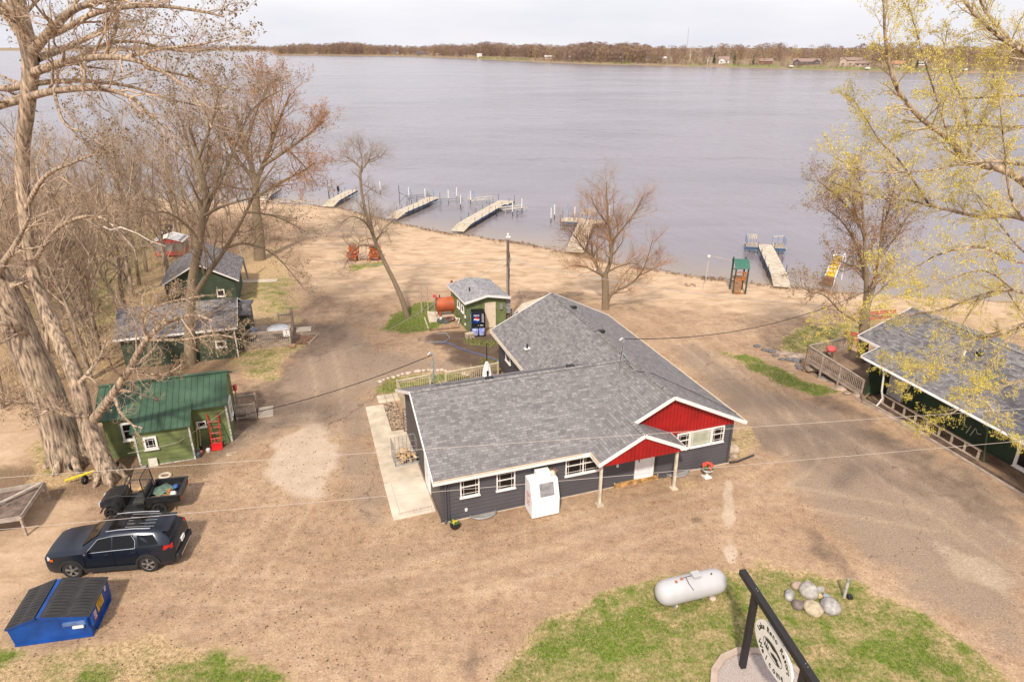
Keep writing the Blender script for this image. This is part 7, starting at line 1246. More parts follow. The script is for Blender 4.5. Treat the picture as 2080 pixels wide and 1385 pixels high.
# boulder ring
rocks = [(1642, 1205, .50, (1, .9, .8), (.44, .40, .36), 'large flat grey boulder at the upper left of the boulder ring'), (1603, 1212, .34, (.7, 1.2, .8), (.42, .40, .38), 'tall grey boulder at the far left of the boulder ring'), (1618, 1192, .30, (1, .8, .7), (.50, .37, .28), 'tan boulder at the back left of the boulder ring'), (1620, 1232, .34, (.9, .9, .7), (.24, .185, .165), 'dark brown boulder at the front left of the boulder ring'), (1650, 1240, .47, (1.1, .9, .75), (.52, .42, .29), 'big yellowish boulder at the front of the boulder ring'), (1685, 1236, .50, (1, 1, .75), (.40, .37, .35), 'big round grey boulder at the front right of the boulder ring'), (1641, 1189, .24, (.9, .9, .9), (.50, .38, .29), 'round tan stone at the back of the boulder ring'), (1664, 1200, .25, (1.2, .7, .7), (.45, .41, .38), 'oblong grey stone at the back right of the boulder ring'), (1664, 1212, .19, (1, .8, .8), (.62, .45, .22), 'yellow orange stone inside the boulder ring'), (1678, 1212, .18, (1, .9, .7), (.34, .37, .41), 'bluish stone at the right of the boulder ring'), (1652, 1197, .13, (1, 1, 1), (.42, .39, .37), 'little grey stone in the gap of the boulder ring'), (1645, 1216, .12, (1, 1, .8), (.60, .42, .2), 'little orange stone in the centre of the boulder ring')]
for k, (px, py, s, sq, c, lb) in enumerate(rocks): q = at(px, py); s *= .8; rq = random.Random(k + 50); o = MB().ball((0, 0, s * .3), s, 12, 8, .07, rq, sq).build('boulder', mat('rock%d' % k, c, .85, 0, .2, 5, bump=.35, bscale=12), None, 60); o.location = q; o.rotation_euler = (rq.uniform(-.15, .15), rq.uniform(-.15, .15), rq.uniform(0, 3)); tag(o, lb, 'rock')
q = at(1714, 1214); t = thing('flood_light', 'short grey post with a small black floodlight right of the boulder ring', 'light', q); MB().box((-.05, -.04, 0), (.05, .04, .95)).build('post', mat('post_grey', (.5, .45, .41)), t, bevel=.008); MB().box((-.055, -.045, .8), (.055, .045, .98)).build('outlet_box', GREY, t, bevel=.01); m = MB(); m.box((.10, -.15, .05), (.28, .05, .2)); m.build('lamp_head', BLK, t, bevel=.02)
# ================================================================ WIRES
def wire(label, pts, r, mt, sag=.0, n=24, name='overhead_wire'):
    m = MB(); P_ = []
    for a, b in zip(pts, pts[1:]):
        for k in range(n): f = k / n; p = a.lerp(b, f); p = p + Vector((0, 0, -sag * 4 * f * (1 - f))); P_.append(p)
    P_.append(pts[-1]); m.tube(P_, r, 5, False); o = m.build(name, mt, None, 60); return tag(o, label, 'wire')
WW = mat('pale_wire', (.48, .41, .36), .6, 0, .05, 5); a = aty(0, 970, 17.5); b = aty(2080, 830, 20.5); a2 = aty(0, 1075, 17.5); b2 = aty(2080, 895, 20.5); d1 = (b - a); d2 = (b2 - a2)
wire('upper pale overhead wire crossing the whole lot', [a - d1 * .4, b + d1 * .4], .0075, WW, -.0); wire('lower pale overhead wire crossing the whole lot', [a2 - d2 * .4, b2 + d2 * .4], .0075, WW)
ms = ML(.95, 4.9, 6.2); wire('black service cable from the left lodge mast towards the green cabin', [ms, aty(455, 850, 33.5)], .022, BLK, .35); wire('black service cable from the right lodge mast to the tree by the deck', [ML(RU - .6, 3.9, 6.1), Vector((23.1, 41.2, 6.0))], .022, BLK, 1.0)
ptp = at(1032, 656) + Vector((0, 0, 5.2)); wire('thin wire from the utility pole left towards the beach tree', [ptp, aty(640, 528, 62)], .02, GREY, .5); wire('thin wire from the utility pole to the left cabins', [ptp, aty(560, 790, 42)], .014, GREY, .3); wire('thin string of lights from the utility pole over the sand to the right', [ptp, aty(1700, 622, 50)], .018, GREY, .6); wire('thin wire from the utility pole to the rear lodge roof', [ptp, ML(9.4, 13, 3.7)], .012, GREY, .2)
wire('thin wire on the extension of the green cabin', [GL(5.9, -.1, 2.0), GL(3.6, -1.5, 1.25), GL(1.2, -1.45, 1.0)], .01, WW, .02, 10)
# ================================================================ TREES
BARK = mat('bark_grey_brown', (.46, .345, .245), .95, 0, .38, 2.6, bump=1.0, bscale=7, stretch=(3.5, 3.5, .45)); BARK2 = mat('bark_tan', (.46, .34, .24), .95, 0, .38, 3, bump=.9, bscale=9, stretch=(3, 3, .6)); BARKY = mat('bark_lichen', (.27, .20, .12), .95, 0, .3, 2.2, bump=.6, col2=(.20, .15, .11), stretch=(3, 3, 1)); TW = mat('twig_tan', (.56, .41, .29), .9, 0, .18, .8); TWB = mat('twig_brown', (.36, .25, .172), .9, 0, .18, .8); TWR = mat('twig_rust', (.44, .25, .13), .9, 0, .2, .8); TWP = mat('twig_pale', (.62, .50, .30), .85, 0, .15, .8)
BUDB = mat('bud_brown', (.30, .21, .115), .8, 0, .3, 3); BUDR = mat('bud_rust', (.44, .20, .08), .8, 0, .3, 3); BUDY = mat('bud_yellow', (.66, .52, .075), .7, 0, .22, 2, col2=(.50, .43, .07))
class Grow:
    def __init__(s, seed): s.r = random.Random(seed); s.b = {}; s.tips = []
    def rec(s, pts, rad, kind):
        n = len(pts); r0 = rad[0]; k = 12 if r0 > .3 else 8 if r0 > .09 else 5 if r0 > .035 else 3
        s.b.setdefault((kind, n, k), []).append([(*p, q) for p, q in zip(pts, rad)])
    def grow(s, p, d, L_, r, lvl, spec):
        R_ = s.r; last = lvl >= spec['levels']; n = 4 if last else 6; st = L_ / (n - 1); pts = [p]; rad = [r]; dd = d; wig = spec['wig'] * (1 + .25 * lvl); tr = spec['trop']; rt = spec.get('taper', .3); g_ = R_.gauss
        dirs = [d]
        for i in range(1, n):
            x, y, z = dd[0] + g_(0, wig), dd[1] + g_(0, wig), dd[2] + g_(0, wig) + tr; q = math.sqrt(x * x + y * y + z * z) or 1; dd = (x / q, y / q, z / q); a = pts[-1]; pts.append((a[0] + dd[0] * st, a[1] + dd[1] * st, a[2] + dd[2] * st)); rad.append(r * (1 - (1 - rt) * i / (n - 1))); dirs.append(dd)
        s.rec(pts, rad, 'wood' if r > spec.get('woodr', .06) else 'twig')
        if last: s.tips.append((pts[-1], dd)); s.tips.append((pts[-2], dd)); s.tips.append((pts[1], dd)); return
        s.sprout(pts, rad, dirs, L_, lvl, spec)
    def sprout(s, pts, rad, dirs, L_, lvl, spec, f0=.18, num=None, lenf=None):
        R_ = s.r; nc = num if num is not None else spec['n'][min(lvl, len(spec['n']) - 1)]; n = len(pts)
        for k in range(nc):
            f = f0 + (1 - f0) * (k + R_.random()) / nc; f = min(f, .999); i = int(f * (n - 1)); u = f * (n - 1) - i; a, b = pts[i], pts[min(i + 1, n - 1)]; p = tuple(a[j] + (b[j] - a[j]) * u for j in range(3)); r = rad[i] + (rad[min(i + 1, n - 1)] - rad[i]) * u; d = dirs[min(i + 1, n - 1)]
            az = R_.uniform(0, 6.283); sp = math.radians(R_.uniform(*spec['ang'])); ax = Vector(d); o_ = ax.orthogonal().normalized(); o2 = ax.cross(o_); v = ax * math.cos(sp) + (o_ * math.cos(az) + o2 * math.sin(az)) * math.sin(sp); v.z += spec.get('up', .15); v.normalize()
            l = (lenf if lenf else L_ * spec['lf']) * R_.uniform(.65, 1.2) * (1.1 - .45 * f); cr = min(r * .72, max(spec['rmin'], r * R_.uniform(.34, .52))); s.grow(p, tuple(v), l, cr, lvl + 1, spec)
    def limb(s, pts, r0, r1, spec, num, lenf, f0=.15, kind='wood', lvl=0, sub=4):
        P = [Vector(p) for p in pts]; Q = []
        for i in range(len(P) - 1):   # catmull-rom
            a, b, c, d = P[max(i - 1, 0)], P[i], P[i + 1], P[min(i + 2, len(P) - 1)]
            for k in range(sub):
                t = k / sub; Q.append(tuple(.5 * ((2 * b) + (c - a) * t + (2 * a - 5 * b + 4 * c - d) * t * t + (3 * b - a - 3 * c + d) * t ** 3)))
        Q.append(tuple(P[-1])); n = len(Q); rad = [r0 + (r1 - r0) * (i / (n - 1)) ** .8 for i in range(n)]; s.rec(Q, rad, kind); dirs = [tuple((Vector(Q[min(i + 1, n - 1)]) - Vector(Q[max(i - 1, 0)])).normalized()) for i in range(n)]
        if num: s.sprout(Q, rad, dirs, lenf / spec['lf'], lvl, spec, f0, num, lenf)
        return Q
    def mesh(s, kind, flare=0):
        VV, QQ = [], []; base = 0
        for (kd, n, k), L_ in s.b.items():
            if kd != kind: continue
            A_ = np.array(L_, float); P = A_[..., :3]; r = A_[..., 3]; t = np.gradient(P, axis=1); t /= np.linalg.norm(t, axis=-1, keepdims=True) + 1e-9
            ref = np.where(np.abs(t[:, :1, 2:3]) > .9, np.array([1., 0, 0]), np.array([0, 0, 1.])); u = np.cross(t, ref); u /= np.linalg.norm(u, axis=-1, keepdims=True) + 1e-9; v = np.cross(t, u)
            an = np.arange(k) * 2 * np.pi / k; rg = P[:, :, None, :] + r[:, :, None, None] * (np.cos(an)[None, None, :, None] * u[:, :, None, :] + np.sin(an)[None, None, :, None] * v[:, :, None, :])
            N_ = len(L_); VV.append(rg.reshape(-1, 3)); b_ = np.arange(N_)[:, None, None] * n * k; i = np.arange(n - 1)[None, :, None] * k; j = np.arange(k)[None, None, :]; j2 = (j + 1) % k
            q = np.stack([b_ + i + j, b_ + i + j2, b_ + i + k + j2, b_ + i + k + j], -1).reshape(-1, 4) + base; QQ.append(q); base += N_ * n * k
        if not VV: return None, None
        return np.concatenate(VV), np.concatenate(QQ)
    def buds(s, size, per, spread, frac=1.0, hang=0, seed=3):
        rs = np.random.RandomState(seed); T = np.array([t[0] for t in s.tips]); T = T[rs.rand(len(T)) < frac]; T = np.repeat(T, per, 0) + rs.randn(len(T) * per, 3) * spread; n = len(T); a = rs.randn(n, 3); a /= np.linalg.norm(a, axis=1, keepdims=True); a[:, 2] -= hang; a /= np.linalg.norm(a, axis=1, keepdims=True); b = np.cross(a, rs.randn(n, 3)); b /= np.linalg.norm(b, axis=1, keepdims=True); sz = size * (.6 + .8 * rs.rand(n))[:, None]
        V = np.stack([T - b * sz * .18, T + a * sz * .5 - b * sz * .32, T + a * sz, T + a * sz * .5 + b * sz * .32], 1).reshape(-1, 3); return V, np.arange(n * 4).reshape(-1, 4)
    def build(s, name, label, base, bark, twig, bud=None, budspec=None, group=None, cat='tree'):
        t = thing(name, label, cat, base, 0, group); B = np.array(base)
        V, Q = s.mesh('wood'); npmesh('trunk', V - B, Q, bark, t, smooth=True); V, Q = s.mesh('twig'); mi = None; mats = [twig]; V = V - B
        if bud is not None: V2, Q2 = s.buds(*budspec); mi = np.concatenate([np.zeros(len(Q), int), np.ones(len(Q2), int)]); Q = np.concatenate([Q, Q2 + len(V)]); V = np.concatenate([V, V2 - B]); mats.append(bud)
        npmesh('crown', V, Q, mats, t, mi=mi); return t
def SPEC(**k): d = dict(levels=4, n=[6, 6, 5, 4], wig=.13, trop=.04, ang=(28, 62), lf=.60, rmin=.009, up=.12); d.update(k); return d
def px3(L_, Y): return [tuple(aty(x, y, Y + (dy[0] if dy else 0))) for x, y, *dy in L_]
def near_base(L_, Y): return px3(L_, Y)
# 1 thick cottonwood at the left (double trunk)
G = Grow(11); Y1 = 30.6; S1 = SPEC(n=[6, 5, 5, 4], lf=.62, rmin=.012)
b1 = at(140, 938); G.limb([(b1.x + .1, b1.y, -.2), (b1.x, b1.y, .6), *px3([(116, 860), (84, 775), (52, 700), (14, 610, .2), (-30, 520, .5), (-90, 400, 1)], Y1)], 1.0, .58, S1, 0, 0, sub=5)
G.limb([(b1.x + .95, b1.y + .2, -.2), (b1.x + .75, b1.y + .2, .8), *px3([(140, 850, .3), (118, 790, .2)], Y1)], .42, .25, S1, 0, 0)
for pp_ in ([(60, 690, 0), (30, 660, -.8), (-20, 655, -1.6), (-70, 640, -2)], [(10, 600, 0), (36, 572, .4), (58, 590, .8), (90, 640, 1.2)], [(-10, 560, 0), (30, 500, -1), (60, 440, -2)]): G.limb(px3(pp_, Y1), .22, .05, S1, 8, 2.6)
for k in range(7): a = k * .9; G.limb([(b1.x + .3 + math.cos(a) * .75, b1.y + math.sin(a) * .75, .75), (b1.x + .3 + math.cos(a) * 1.15, b1.y + math.sin(a) * 1.15, .15), (b1.x + .3 + math.cos(a) * 1.5, b1.y + math.sin(a) * 1.35, -.15)], .26, .12, S1, 0, 0)
G.build('cottonwood_tree', 'massive furrowed cottonwood trunk left of the green cabin leaning out of the frame', tuple(b1), BARK, TW)
# 2 front tree with bark, runs up through the frame
G = Grow(5); b2 = at(225, 972); Y2 = 29.2; S2 = SPEC(n=[7, 5, 5, 4], lf=.62, rmin=.010, wig=.16)
T2 = [(b2.x, b2.y, -.2), (b2.x - .05, b2.y, .5), *px3([(190, 895), (172, 840, .2), (155, 770, .4), (120, 690, .8), (90, 620, 1.2), (66, 545, 1.5), (50, 440, 1.8), (45, 320, 2), (55, 220, 2), (62, 120, 2), (40, 30, 2), (20, -60, 2)], Y2)]
G.limb(T2[:9], .52, .25, S2, 0, 0, sub=4); G.limb(T2[8:], .27, .36, S2, 0, 0, sub=4)
for k in range(6): a = k * 1.05; G.limb([(b2.x + math.cos(a) * .45, b2.y + math.sin(a) * .45, .6), (b2.x + math.cos(a) * .8, b2.y + math.sin(a) * .8, .1), (b2.x + math.cos(a) * 1.0, b2.y + math.sin(a) * .85, -.15)], .18, .08, S2, 0, 0)
limbs2 = [([(192, 850), (225, 805, -.5), (262, 752, -1), (290, 700, -1.4), (330, 660, -1.8), (390, 640, -2), (440, 655, -2.4)], .30, .05, 12, 2.4), ([(180, 845), (120, 838, -.5), (60, 818, -1), (10, 815, -1.4)], .17, .05, 8, 1.7), ([(160, 780), (200, 730, 1), (215, 690, 1.5)], .15, .05, 6, 1.6), ([(300, 690, -1.4), (290, 640, -1.8), (340, 615, -2), (420, 600, -2.4)], .12, .04, 8, 1.8), ([(290, 690, -1.4), (370, 690, -2), (440, 680, -2.2), (490, 690, -2.4)], .10, .03, 8, 1.4), ([(262, 752, -1), (330, 760, -1.6), (370, 740, -1.9)], .08, .03, 6, 1.2),
  ([(66, 540, 1.5), (110, 470, 1), (170, 440, .5), (220, 450, 0), (275, 510, -.5)], .16, .03, 8, 1.9), ([(50, 430, 1.8), (90, 360, 1), (150, 330, .5), (200, 310, 0)], .16, .04, 8, 2.2)]
for P_, r0, r1, nn__, lf_ in limbs2: G.limb(px3(P_, Y2), r0 * .85, r1 * .8, S2, int(nn__ * 1.5), lf_)
Y3 = Y2 + 2; S3 = SPEC(n=[6, 5, 4, 4], lf=.62, rmin=.007, wig=.14, trop=.03, ang=(22, 55))
ul = [([(62, 110), (110, 55, -1), (150, 20, -2), (215, 0, -3), (290, -12, -3.5), (400, -15, -4)], .26, .05, 12, 3.0), ([(60, 90), (130, 60, -.5), (200, 25, -1), (300, 12, -2), (400, 22, -3), (455, 35, -3.4)], .20, .03, 14, 2.4), ([(60, 95), (20, 40, 1), (-20, -20, 2)], .30, .12, 6, 3), ([(70, 100), (40, 40, -.5), (0, 5, -1)], .22, .1, 6, 2.5),
  ([(60, 150), (120, 130, -1), (180, 118, -2), (250, 118, -3), (320, 140, -4), (390, 190, -4.5), (430, 260, -5)], .24, .03, 15, 2.7), ([(50, 200), (110, 185, -1), (200, 180, -2), (270, 200, -3), (310, 240, -3.5), (350, 270, -4)], .22, .03, 14, 2.5), ([(50, 200), (0, 215, -.5), (-50, 240, -1)], .26, .1, 6, 2.5), ([(55, 170), (10, 180, 1), (-60, 170, 2)], .24, .1, 6, 2.5), ([(58, 172), (110, 166, .6), (170, 165, 1), (260, 175, 1.5), (340, 200, 2), (400, 215, 3)], .16, .03, 12, 2.5), ([(140, 130, -1), (200, 95, 0), (270, 85, .5), (370, 105, 1), (440, 100, 1)], .13, .025, 12, 2.3), ([(75, 120), (150, 90, 2), (220, 50, 3), (260, -20, 4)], .2, .06, 9, 2.6), ([(110, 185, -1), (130, 250, -2), (170, 270, -2.5), (215, 300, -3)], .1, .02, 8, 1.9), ([(250, 118, -3), (330, 100, -4), (410, 90, -5), (470, 75, -5.5)], .09, .02, 10, 1.6), ([(210, 120, -1), (235, 60, -1), (240, 0, -1)], .12, .05, 6, 1.8), ([(300, 140, -3), (360, 150, -3), (430, 170, -3.5), (480, 185, -4)], .08, .02, 9, 1.5)]
for P_, r0, r1, nn__, lf_ in ul: G.limb(px3(P_, Y3), r0 * .85, r1, S3, int(nn__ * 1.3), lf_)
G.build('cottonwood_tree', 'tall tree beside the green cabin whose seed hung branches fill the top left sky', tuple(b2), BARK2, TW, BUDB, (.09, 1, .02, .2, .8))
# 3 forked tree behind green cabin
G = Grow(31); b4 = at(386, 738); Y4 = b4.y; S4 = SPEC(n=[7, 6, 5, 4], lf=.62, rmin=.013, trop=.07, ang=(22, 52))
G.limb([tuple(b4 + Vector((0, 0, -.2))), *px3([(386, 700), (386, 640), (392, 560), (405, 500), (412, 440), (417, 390), (405, 330), (385, 260)], Y4)], .44, .10, S4, 12, 3.6, .55)
for P_, r0, r1, nn__, lf_ in (([(390, 610), (420, 560, -.6), (455, 510, -1), (490, 450, -1.6), (520, 390, -2), (560, 330, -2)], .24, .04, 13, 3.2), ([(415, 430), (455, 350, .8), (480, 290, 1.4), (510, 220, 2)], .19, .04, 12, 3.4), ([(412, 440), (450, 420, -1), (500, 405, -2), (545, 395, -2.5)], .14, .03, 9, 2.6), ([(417, 395), (390, 320, 1), (370, 250, 1.6), (350, 200, 2)], .16, .04, 12, 3.6), ([(400, 330), (430, 250, -.5), (445, 180, -1)], .14, .03, 10, 3.2), ([(408, 490), (370, 450, -1), (330, 430, -2), (280, 440, -3)], .13, .03, 9, 2.6), ([(455, 505, -1), (500, 495, -1.6), (560, 520, -2), (620, 590, -2.6)], .12, .02, 11, 2.4), ([(500, 430, -1.8), (560, 440, -2.4), (620, 470, -3)], .10, .02, 9, 2.4), ([(505, 230, 2), (540, 200, 2), (580, 180, 2)], .07, .02, 7, 2), ([(410, 470), (380, 400, 2), (330, 330, 3), (300, 290, 4)], .13, .03, 10, 3.2)): G.limb(px3(P_, Y4), r0 * .85, r1, S4, int(nn__ * 1.4), lf_)
G.build('bare_tree', 'tall forked grey tree growing between the two left cabins', tuple(b4), BARKY, TWB, BUDB, (.09, 1, .05, .16, .5))
# 4 rust budded tree
G = Grow(41); b5 = at(527, 527); Y5 = b5.y; S5 = SPEC(n=[8, 6, 5, 4], lf=.62, rmin=.017, trop=.05, ang=(24, 56))
G.limb([tuple(b5 + Vector((0, 0, -.3))), *px3([(526, 480), (520, 420), (518, 370), (500, 300), (480, 230)], Y5)], .66, .14, S5, 10, 4.5, .55)
for P_, r0, r1, nn__, lf_ in (([(518, 375), (545, 310, 1), (565, 250, 1.6), (590, 190, 2)], .34, .05, 14, 4.2), ([(518, 365), (480, 320, -1), (455, 260, -2), (440, 190, -2)], .30, .05, 13, 4.2), ([(530, 340), (590, 300, -1), (630, 270, -2), (650, 250, -2.5)], .22, .04, 13, 3.6), ([(522, 400), (570, 370, -2), (610, 350, -3), (640, 330, -4)], .2, .04, 12, 3.4), ([(518, 385), (470, 380, 2), (430, 360, 3)], .2, .04, 11, 3.6), ([(555, 270), (550, 200, 3), (530, 150, 4)], .18, .04, 11, 3.6), ([(500, 300), (520, 230, -3), (545, 170, -4)], .16, .04, 10, 3.6), ([(580, 300, -1), (620, 340, 1), (645, 380, 2)], .12, .03, 9, 2.8)): G.limb(px3(P_, Y5), r0 * .85, r1, S5, int(nn__ * 1.3), lf_)
G.build('budding_tree', 'broad rust orange budded tree on the beach edge behind the cabins', tuple(b5), BARKY, TWR, BUDR, (.10, 1, .06, .42, .2))
# 5 leaning tree
G = Grow(51); b6 = at(828, 644); Y6 = b6.y; S6 = SPEC(n=[6, 6, 5, 4], lf=.62, rmin=.011, ang=(25, 60), wig=.17)
G.limb([tuple(b6 + Vector((0, 0, -.2))), *px3([(818, 612), (800, 570), (775, 520), (755, 470), (738, 410), (732, 360), (735, 335)], Y6)], .25, .07, S6, 5, 1.8, .5)
for P_, r0, r1, nn__, lf_ in (([(735, 345), (715, 325), (700, 318)], .07, .02, 9, 1.7), ([(735, 345), (752, 325), (770, 318)], .07, .02, 9, 1.7), ([(735, 350), (735, 320, 1), (730, 300, 1.5)], .06, .02, 9, 1.6), ([(733, 372), (755, 385, -1), (772, 395, -1.4)], .05, .015, 7, 1.3), ([(767, 505), (740, 498, -1), (715, 510, -2), (700, 545, -2.6)], .10, .015, 12, 1.7), ([(762, 485), (742, 452, -1), (715, 440, -2), (690, 455, -2.5)], .10, .015, 13, 1.8), ([(760, 480), (752, 440, 1), (747, 400, 1.6)], .09, .02, 7, 1.6), ([(765, 490), (782, 462, 1), (800, 445, 2)], .07, .015, 9, 1.5), ([(765, 485), (785, 470, -1), (795, 500, -2)], .06, .015, 8, 1.4)): G.limb(px3(P_, Y6), r0, r1, S6, int(nn__ * 1.6), lf_ * 1.2)
G.build('leaning_tree', 'thin leaning bare tree rising from the green patch by the orange tank', tuple(b6), BARKY, TWB)
# 6 bare beach tree
G = Grow(61); b7 = at(1230, 628); Y7 = b7.y; S6b = SPEC(n=[7, 6, 5, 4], lf=.62, rmin=.011, ang=(24, 56), wig=.15, trop=.05)
G.limb([tuple(b7 + Vector((0, 0, -.2))), *px3([(1230, 600), (1229, 570), (1228, 555)], Y7)], .33, .26, S6b, 0, 0)
for P_, r0, r1, nn__, lf_ in (([(1229, 560), (1240, 530), (1243, 495), (1236, 450), (1233, 410), (1232, 370)], .20, .03, 14, 2.2), ([(1228, 562), (1212, 540, .8), (1203, 515, 1.2), (1202, 490, 1.6)], .17, .06, 8, 1.9), ([(1204, 520, 1), (1185, 505, .6), (1168, 480, 0), (1145, 455, -.6)], .11, .02, 13, 1.9), ([(1228, 562), (1205, 550, -1), (1180, 540, -1.5), (1150, 545, -2)], .10, .02, 12, 1.8), ([(1243, 500), (1255, 470, 1), (1252, 440, 1.4)], .10, .02, 9, 1.7), ([(1230, 555), (1260, 540, -1), (1290, 535, -1.5), (1310, 550, -2)], .08, .02, 10, 1.7), ([(1234, 615), (1245, 595, -.4), (1275, 580, -.8), (1300, 558, -1.2), (1315, 525, -1.6), (1325, 490, -2)], .14, .02, 13, 2.0), ([(1302, 558, -1.2), (1330, 545, -1), (1355, 530, -1)], .06, .015, 8, 1.3), ([(1243, 490), (1268, 460, -1), (1290, 430, -1.5), (1305, 400, -2)], .10, .02, 11, 1.9), ([(1238, 460), (1215, 430, -1), (1200, 400, -1.4)], .08, .02, 10, 1.7), ([(1170, 482, 0), (1190, 450, 1), (1195, 420, 1)], .06, .015, 8, 1.5)): G.limb(px3(P_, Y7), r0, r1, S6b, int(nn__ * 1.7), lf_ * 1.35)
G.build('bare_tree', 'round crowned bare tree on the sand behind the main lodge', tuple(b7), BARKY, TWR)
# 7 tree by the right deck
G = Grow(71); b8 = at(1746, 757); Y8 = b8.y; S7 = SPEC(n=[7, 6, 5, 4], lf=.62, rmin=.011, ang=(24, 56), wig=.15, trop=.05)
G.limb([tuple(b8 + Vector((0, 0, -.2))), *px3([(1752, 715), (1755, 670), (1757, 630)], Y8)], .36, .30, S7, 0, 0)
for P_, r0, r1, nn__, lf_ in (([(1757, 640), (1760, 590), (1758, 530), (1755, 470), (1750, 400), (1745, 350)], .22, .03, 15, 2.1), ([(1757, 640), (1772, 590, .8), (1782, 540, 1.2), (1790, 480, 1.6), (1795, 420, 2)], .20, .03, 14, 2.1), ([(1756, 660), (1735, 650, -.5), (1705, 630, -1), (1675, 600, -1.4), (1640, 590, -1.8), (1610, 570, -2)], .11, .015, 14, 1.6), ([(1759, 570), (1740, 500, 1), (1710, 450, 1.5), (1670, 420, 2)], .12, .02, 14, 1.9), ([(1759, 540), (1730, 540, -1), (1690, 520, -2)], .08, .02, 11, 1.6), ([(1757, 490), (1735, 420, -1), (1710, 370, -1.5)], .09, .02, 11, 1.8), ([(1785, 520, 1), (1820, 480, 1), (1850, 430, 1)], .09, .02, 10, 1.8), ([(1790, 470, 1.6), (1810, 410, 1), (1820, 360, .6)], .08, .02, 10, 1.6), ([(1752, 450), (1700, 400, 0), (1660, 365, 0)], .08, .02, 11, 1.7)): G.limb(px3(P_, Y8), r0, r1, S7, int(nn__ * 1.5), lf_ * 1.15)
G.build('bare_tree', 'dark twigged tree growing through the deck of the right cabin', tuple(b8), BARKY, TWR, BUDB, (.09, 1, .05, .2))
# 8 yellow budding tree at the right
G = Grow(81); Y9 = 21.5; b9 = Vector((23.8, 19.0, 0)); S8 = SPEC(levels=3, n=[8, 6, 5], lf=.60, rmin=.0065, ang=(20, 50), wig=.13, trop=.015)
G.limb([(b9.x, b9.y, -.2), (b9.x, b9.y, 4), (b9.x - .3, b9.y + .5, 8), (b9.x - .6, b9.y + 1, 13), (b9.x - .2, b9.y + 1.5, 20), (b9.x, b9.y + 1.6, 25)], .62, .16, S8, 6, 3, .5)
yl = [([(2140, 420), (2050, 350), (1965, 328), (1930, 285, -.5), (1870, 240, -1), (1820, 175, -1.4), (1800, 90, -1.6), (1795, 10, -1.8), (1790, -40, -2)], .23, .02, 22, 1.15), ([(2150, 130), (2060, 95), (1990, 40), (1950, -10)], .14, .05, 11, 1.1), ([(2150, 180), (2070, 100, 1), (2000, 20, 1.5), (1990, -30, 1.5)], .12, .05, 9, 1.1), ([(2150, 470), (2060, 440, 1), (1990, 440, 1), (1920, 425, 1), (1850, 408, .8), (1760, 395, .5), (1690, 370, 0)], .15, .015, 22, 1.05),
  ([(2150, 350), (2050, 330, -1), (1970, 330, -1), (1900, 345, -1), (1820, 350, -1), (1745, 345, -1), (1680, 310, -1)], .11, .012, 20, 1.0), ([(1890, 420, 1), (1830, 330, .6), (1790, 290, .4), (1755, 235, .2), (1735, 205, 0)], .07, .012, 14, .9), ([(2150, 250), (2060, 258, 1), (1970, 255, 1), (1880, 262, 1), (1815, 275, 1)], .09, .012, 14, .95), ([(2150, 195), (2050, 195, 0), (1960, 200, 0), (1900, 190, 0)], .08, .012, 12, .95), ([(1970, 330), (1960, 220, .5), (1930, 150, .8), (1915, 80, 1)], .08, .012, 14, .95), ([(1930, 285, -.5), (1880, 130, -1), (1860, 60, -1.2), (1845, 10, -1.2)], .06, .01, 14, .85), ([(1960, 325), (2010, 200, 1), (2020, 120, 1.4)], .07, .012, 11, .95), ([(2150, 540), (2060, 530, -1), (1990, 500, -1), (1900, 520, -1), (1830, 560, -1), (1800, 540, -1)], .10, .012, 18, 1.0),
  ([(2150, 620), (2060, 590, 0), (1990, 600, .5), (1910, 630, .8), (1830, 640, 1), (1740, 645, 1), (1660, 665, 1)], .12, .012, 24, .95), ([(2150, 640), (2080, 660, 2), (2020, 680, 2.2), (1985, 685, 2.4)], .17, .12, 5, .9), ([(1990, 685, 2.4), (1950, 720, 2), (1900, 760, 2), (1850, 745, 1.6), (1800, 735, 1.4)], .06, .01, 13, .85), ([(2150, 760), (2080, 770, 0), (2020, 790, 0), (1985, 790, 0), (1950, 830, 0), (1900, 850, 0), (1870, 865, 0)], .09, .01, 16, .8), ([(1985, 790, 0), (2020, 840, 0), (2050, 885, 0), (2085, 900, 0)], .05, .01, 10, .7), ([(1990, 600, .5), (1940, 680, .2), (1880, 735, 0), (1840, 800, 0)], .05, .008, 15, .8), ([(2060, 590, 0), (2000, 550, -1), (1920, 570, -1.2), (1860, 590, -1.4), (1790, 610, -1.6)], .06, .008, 17, .85), ([(2100, 640), (2040, 700, -1), (2000, 760, -1.4), (1960, 800, -1.6)], .06, .008, 13, .8), ([(2130, 560), (2050, 480, 2), (1990, 400, 2.5), (1950, 380, 3)], .08, .012, 15, 1.0), ([(2140, 500), (2060, 420, -1), (2040, 300, -1), (2030, 200, -1)], .09, .012, 15, 1.0), ([(2150, 700), (2080, 640, 1), (2030, 560, 1), (2000, 480, 1)], .07, .012, 14, .95), ([(1700, 655, 1), (1720, 690, .6), (1745, 710, .4)], .015, .006, 4, .4)]
for P_, r0, r1, nn__, lf_ in yl: G.limb(px3(P_, Y9), r0 * .62, r1 * .8, S8, int(nn__ * 2.1), lf_ * 1.05)
G.build('budding_tree', 'near cottonwood with yellow green spring leaves reaching in from the right edge', tuple(b9), BARK2, TWP, BUDY, (.040, 2, .018, .6, .9))
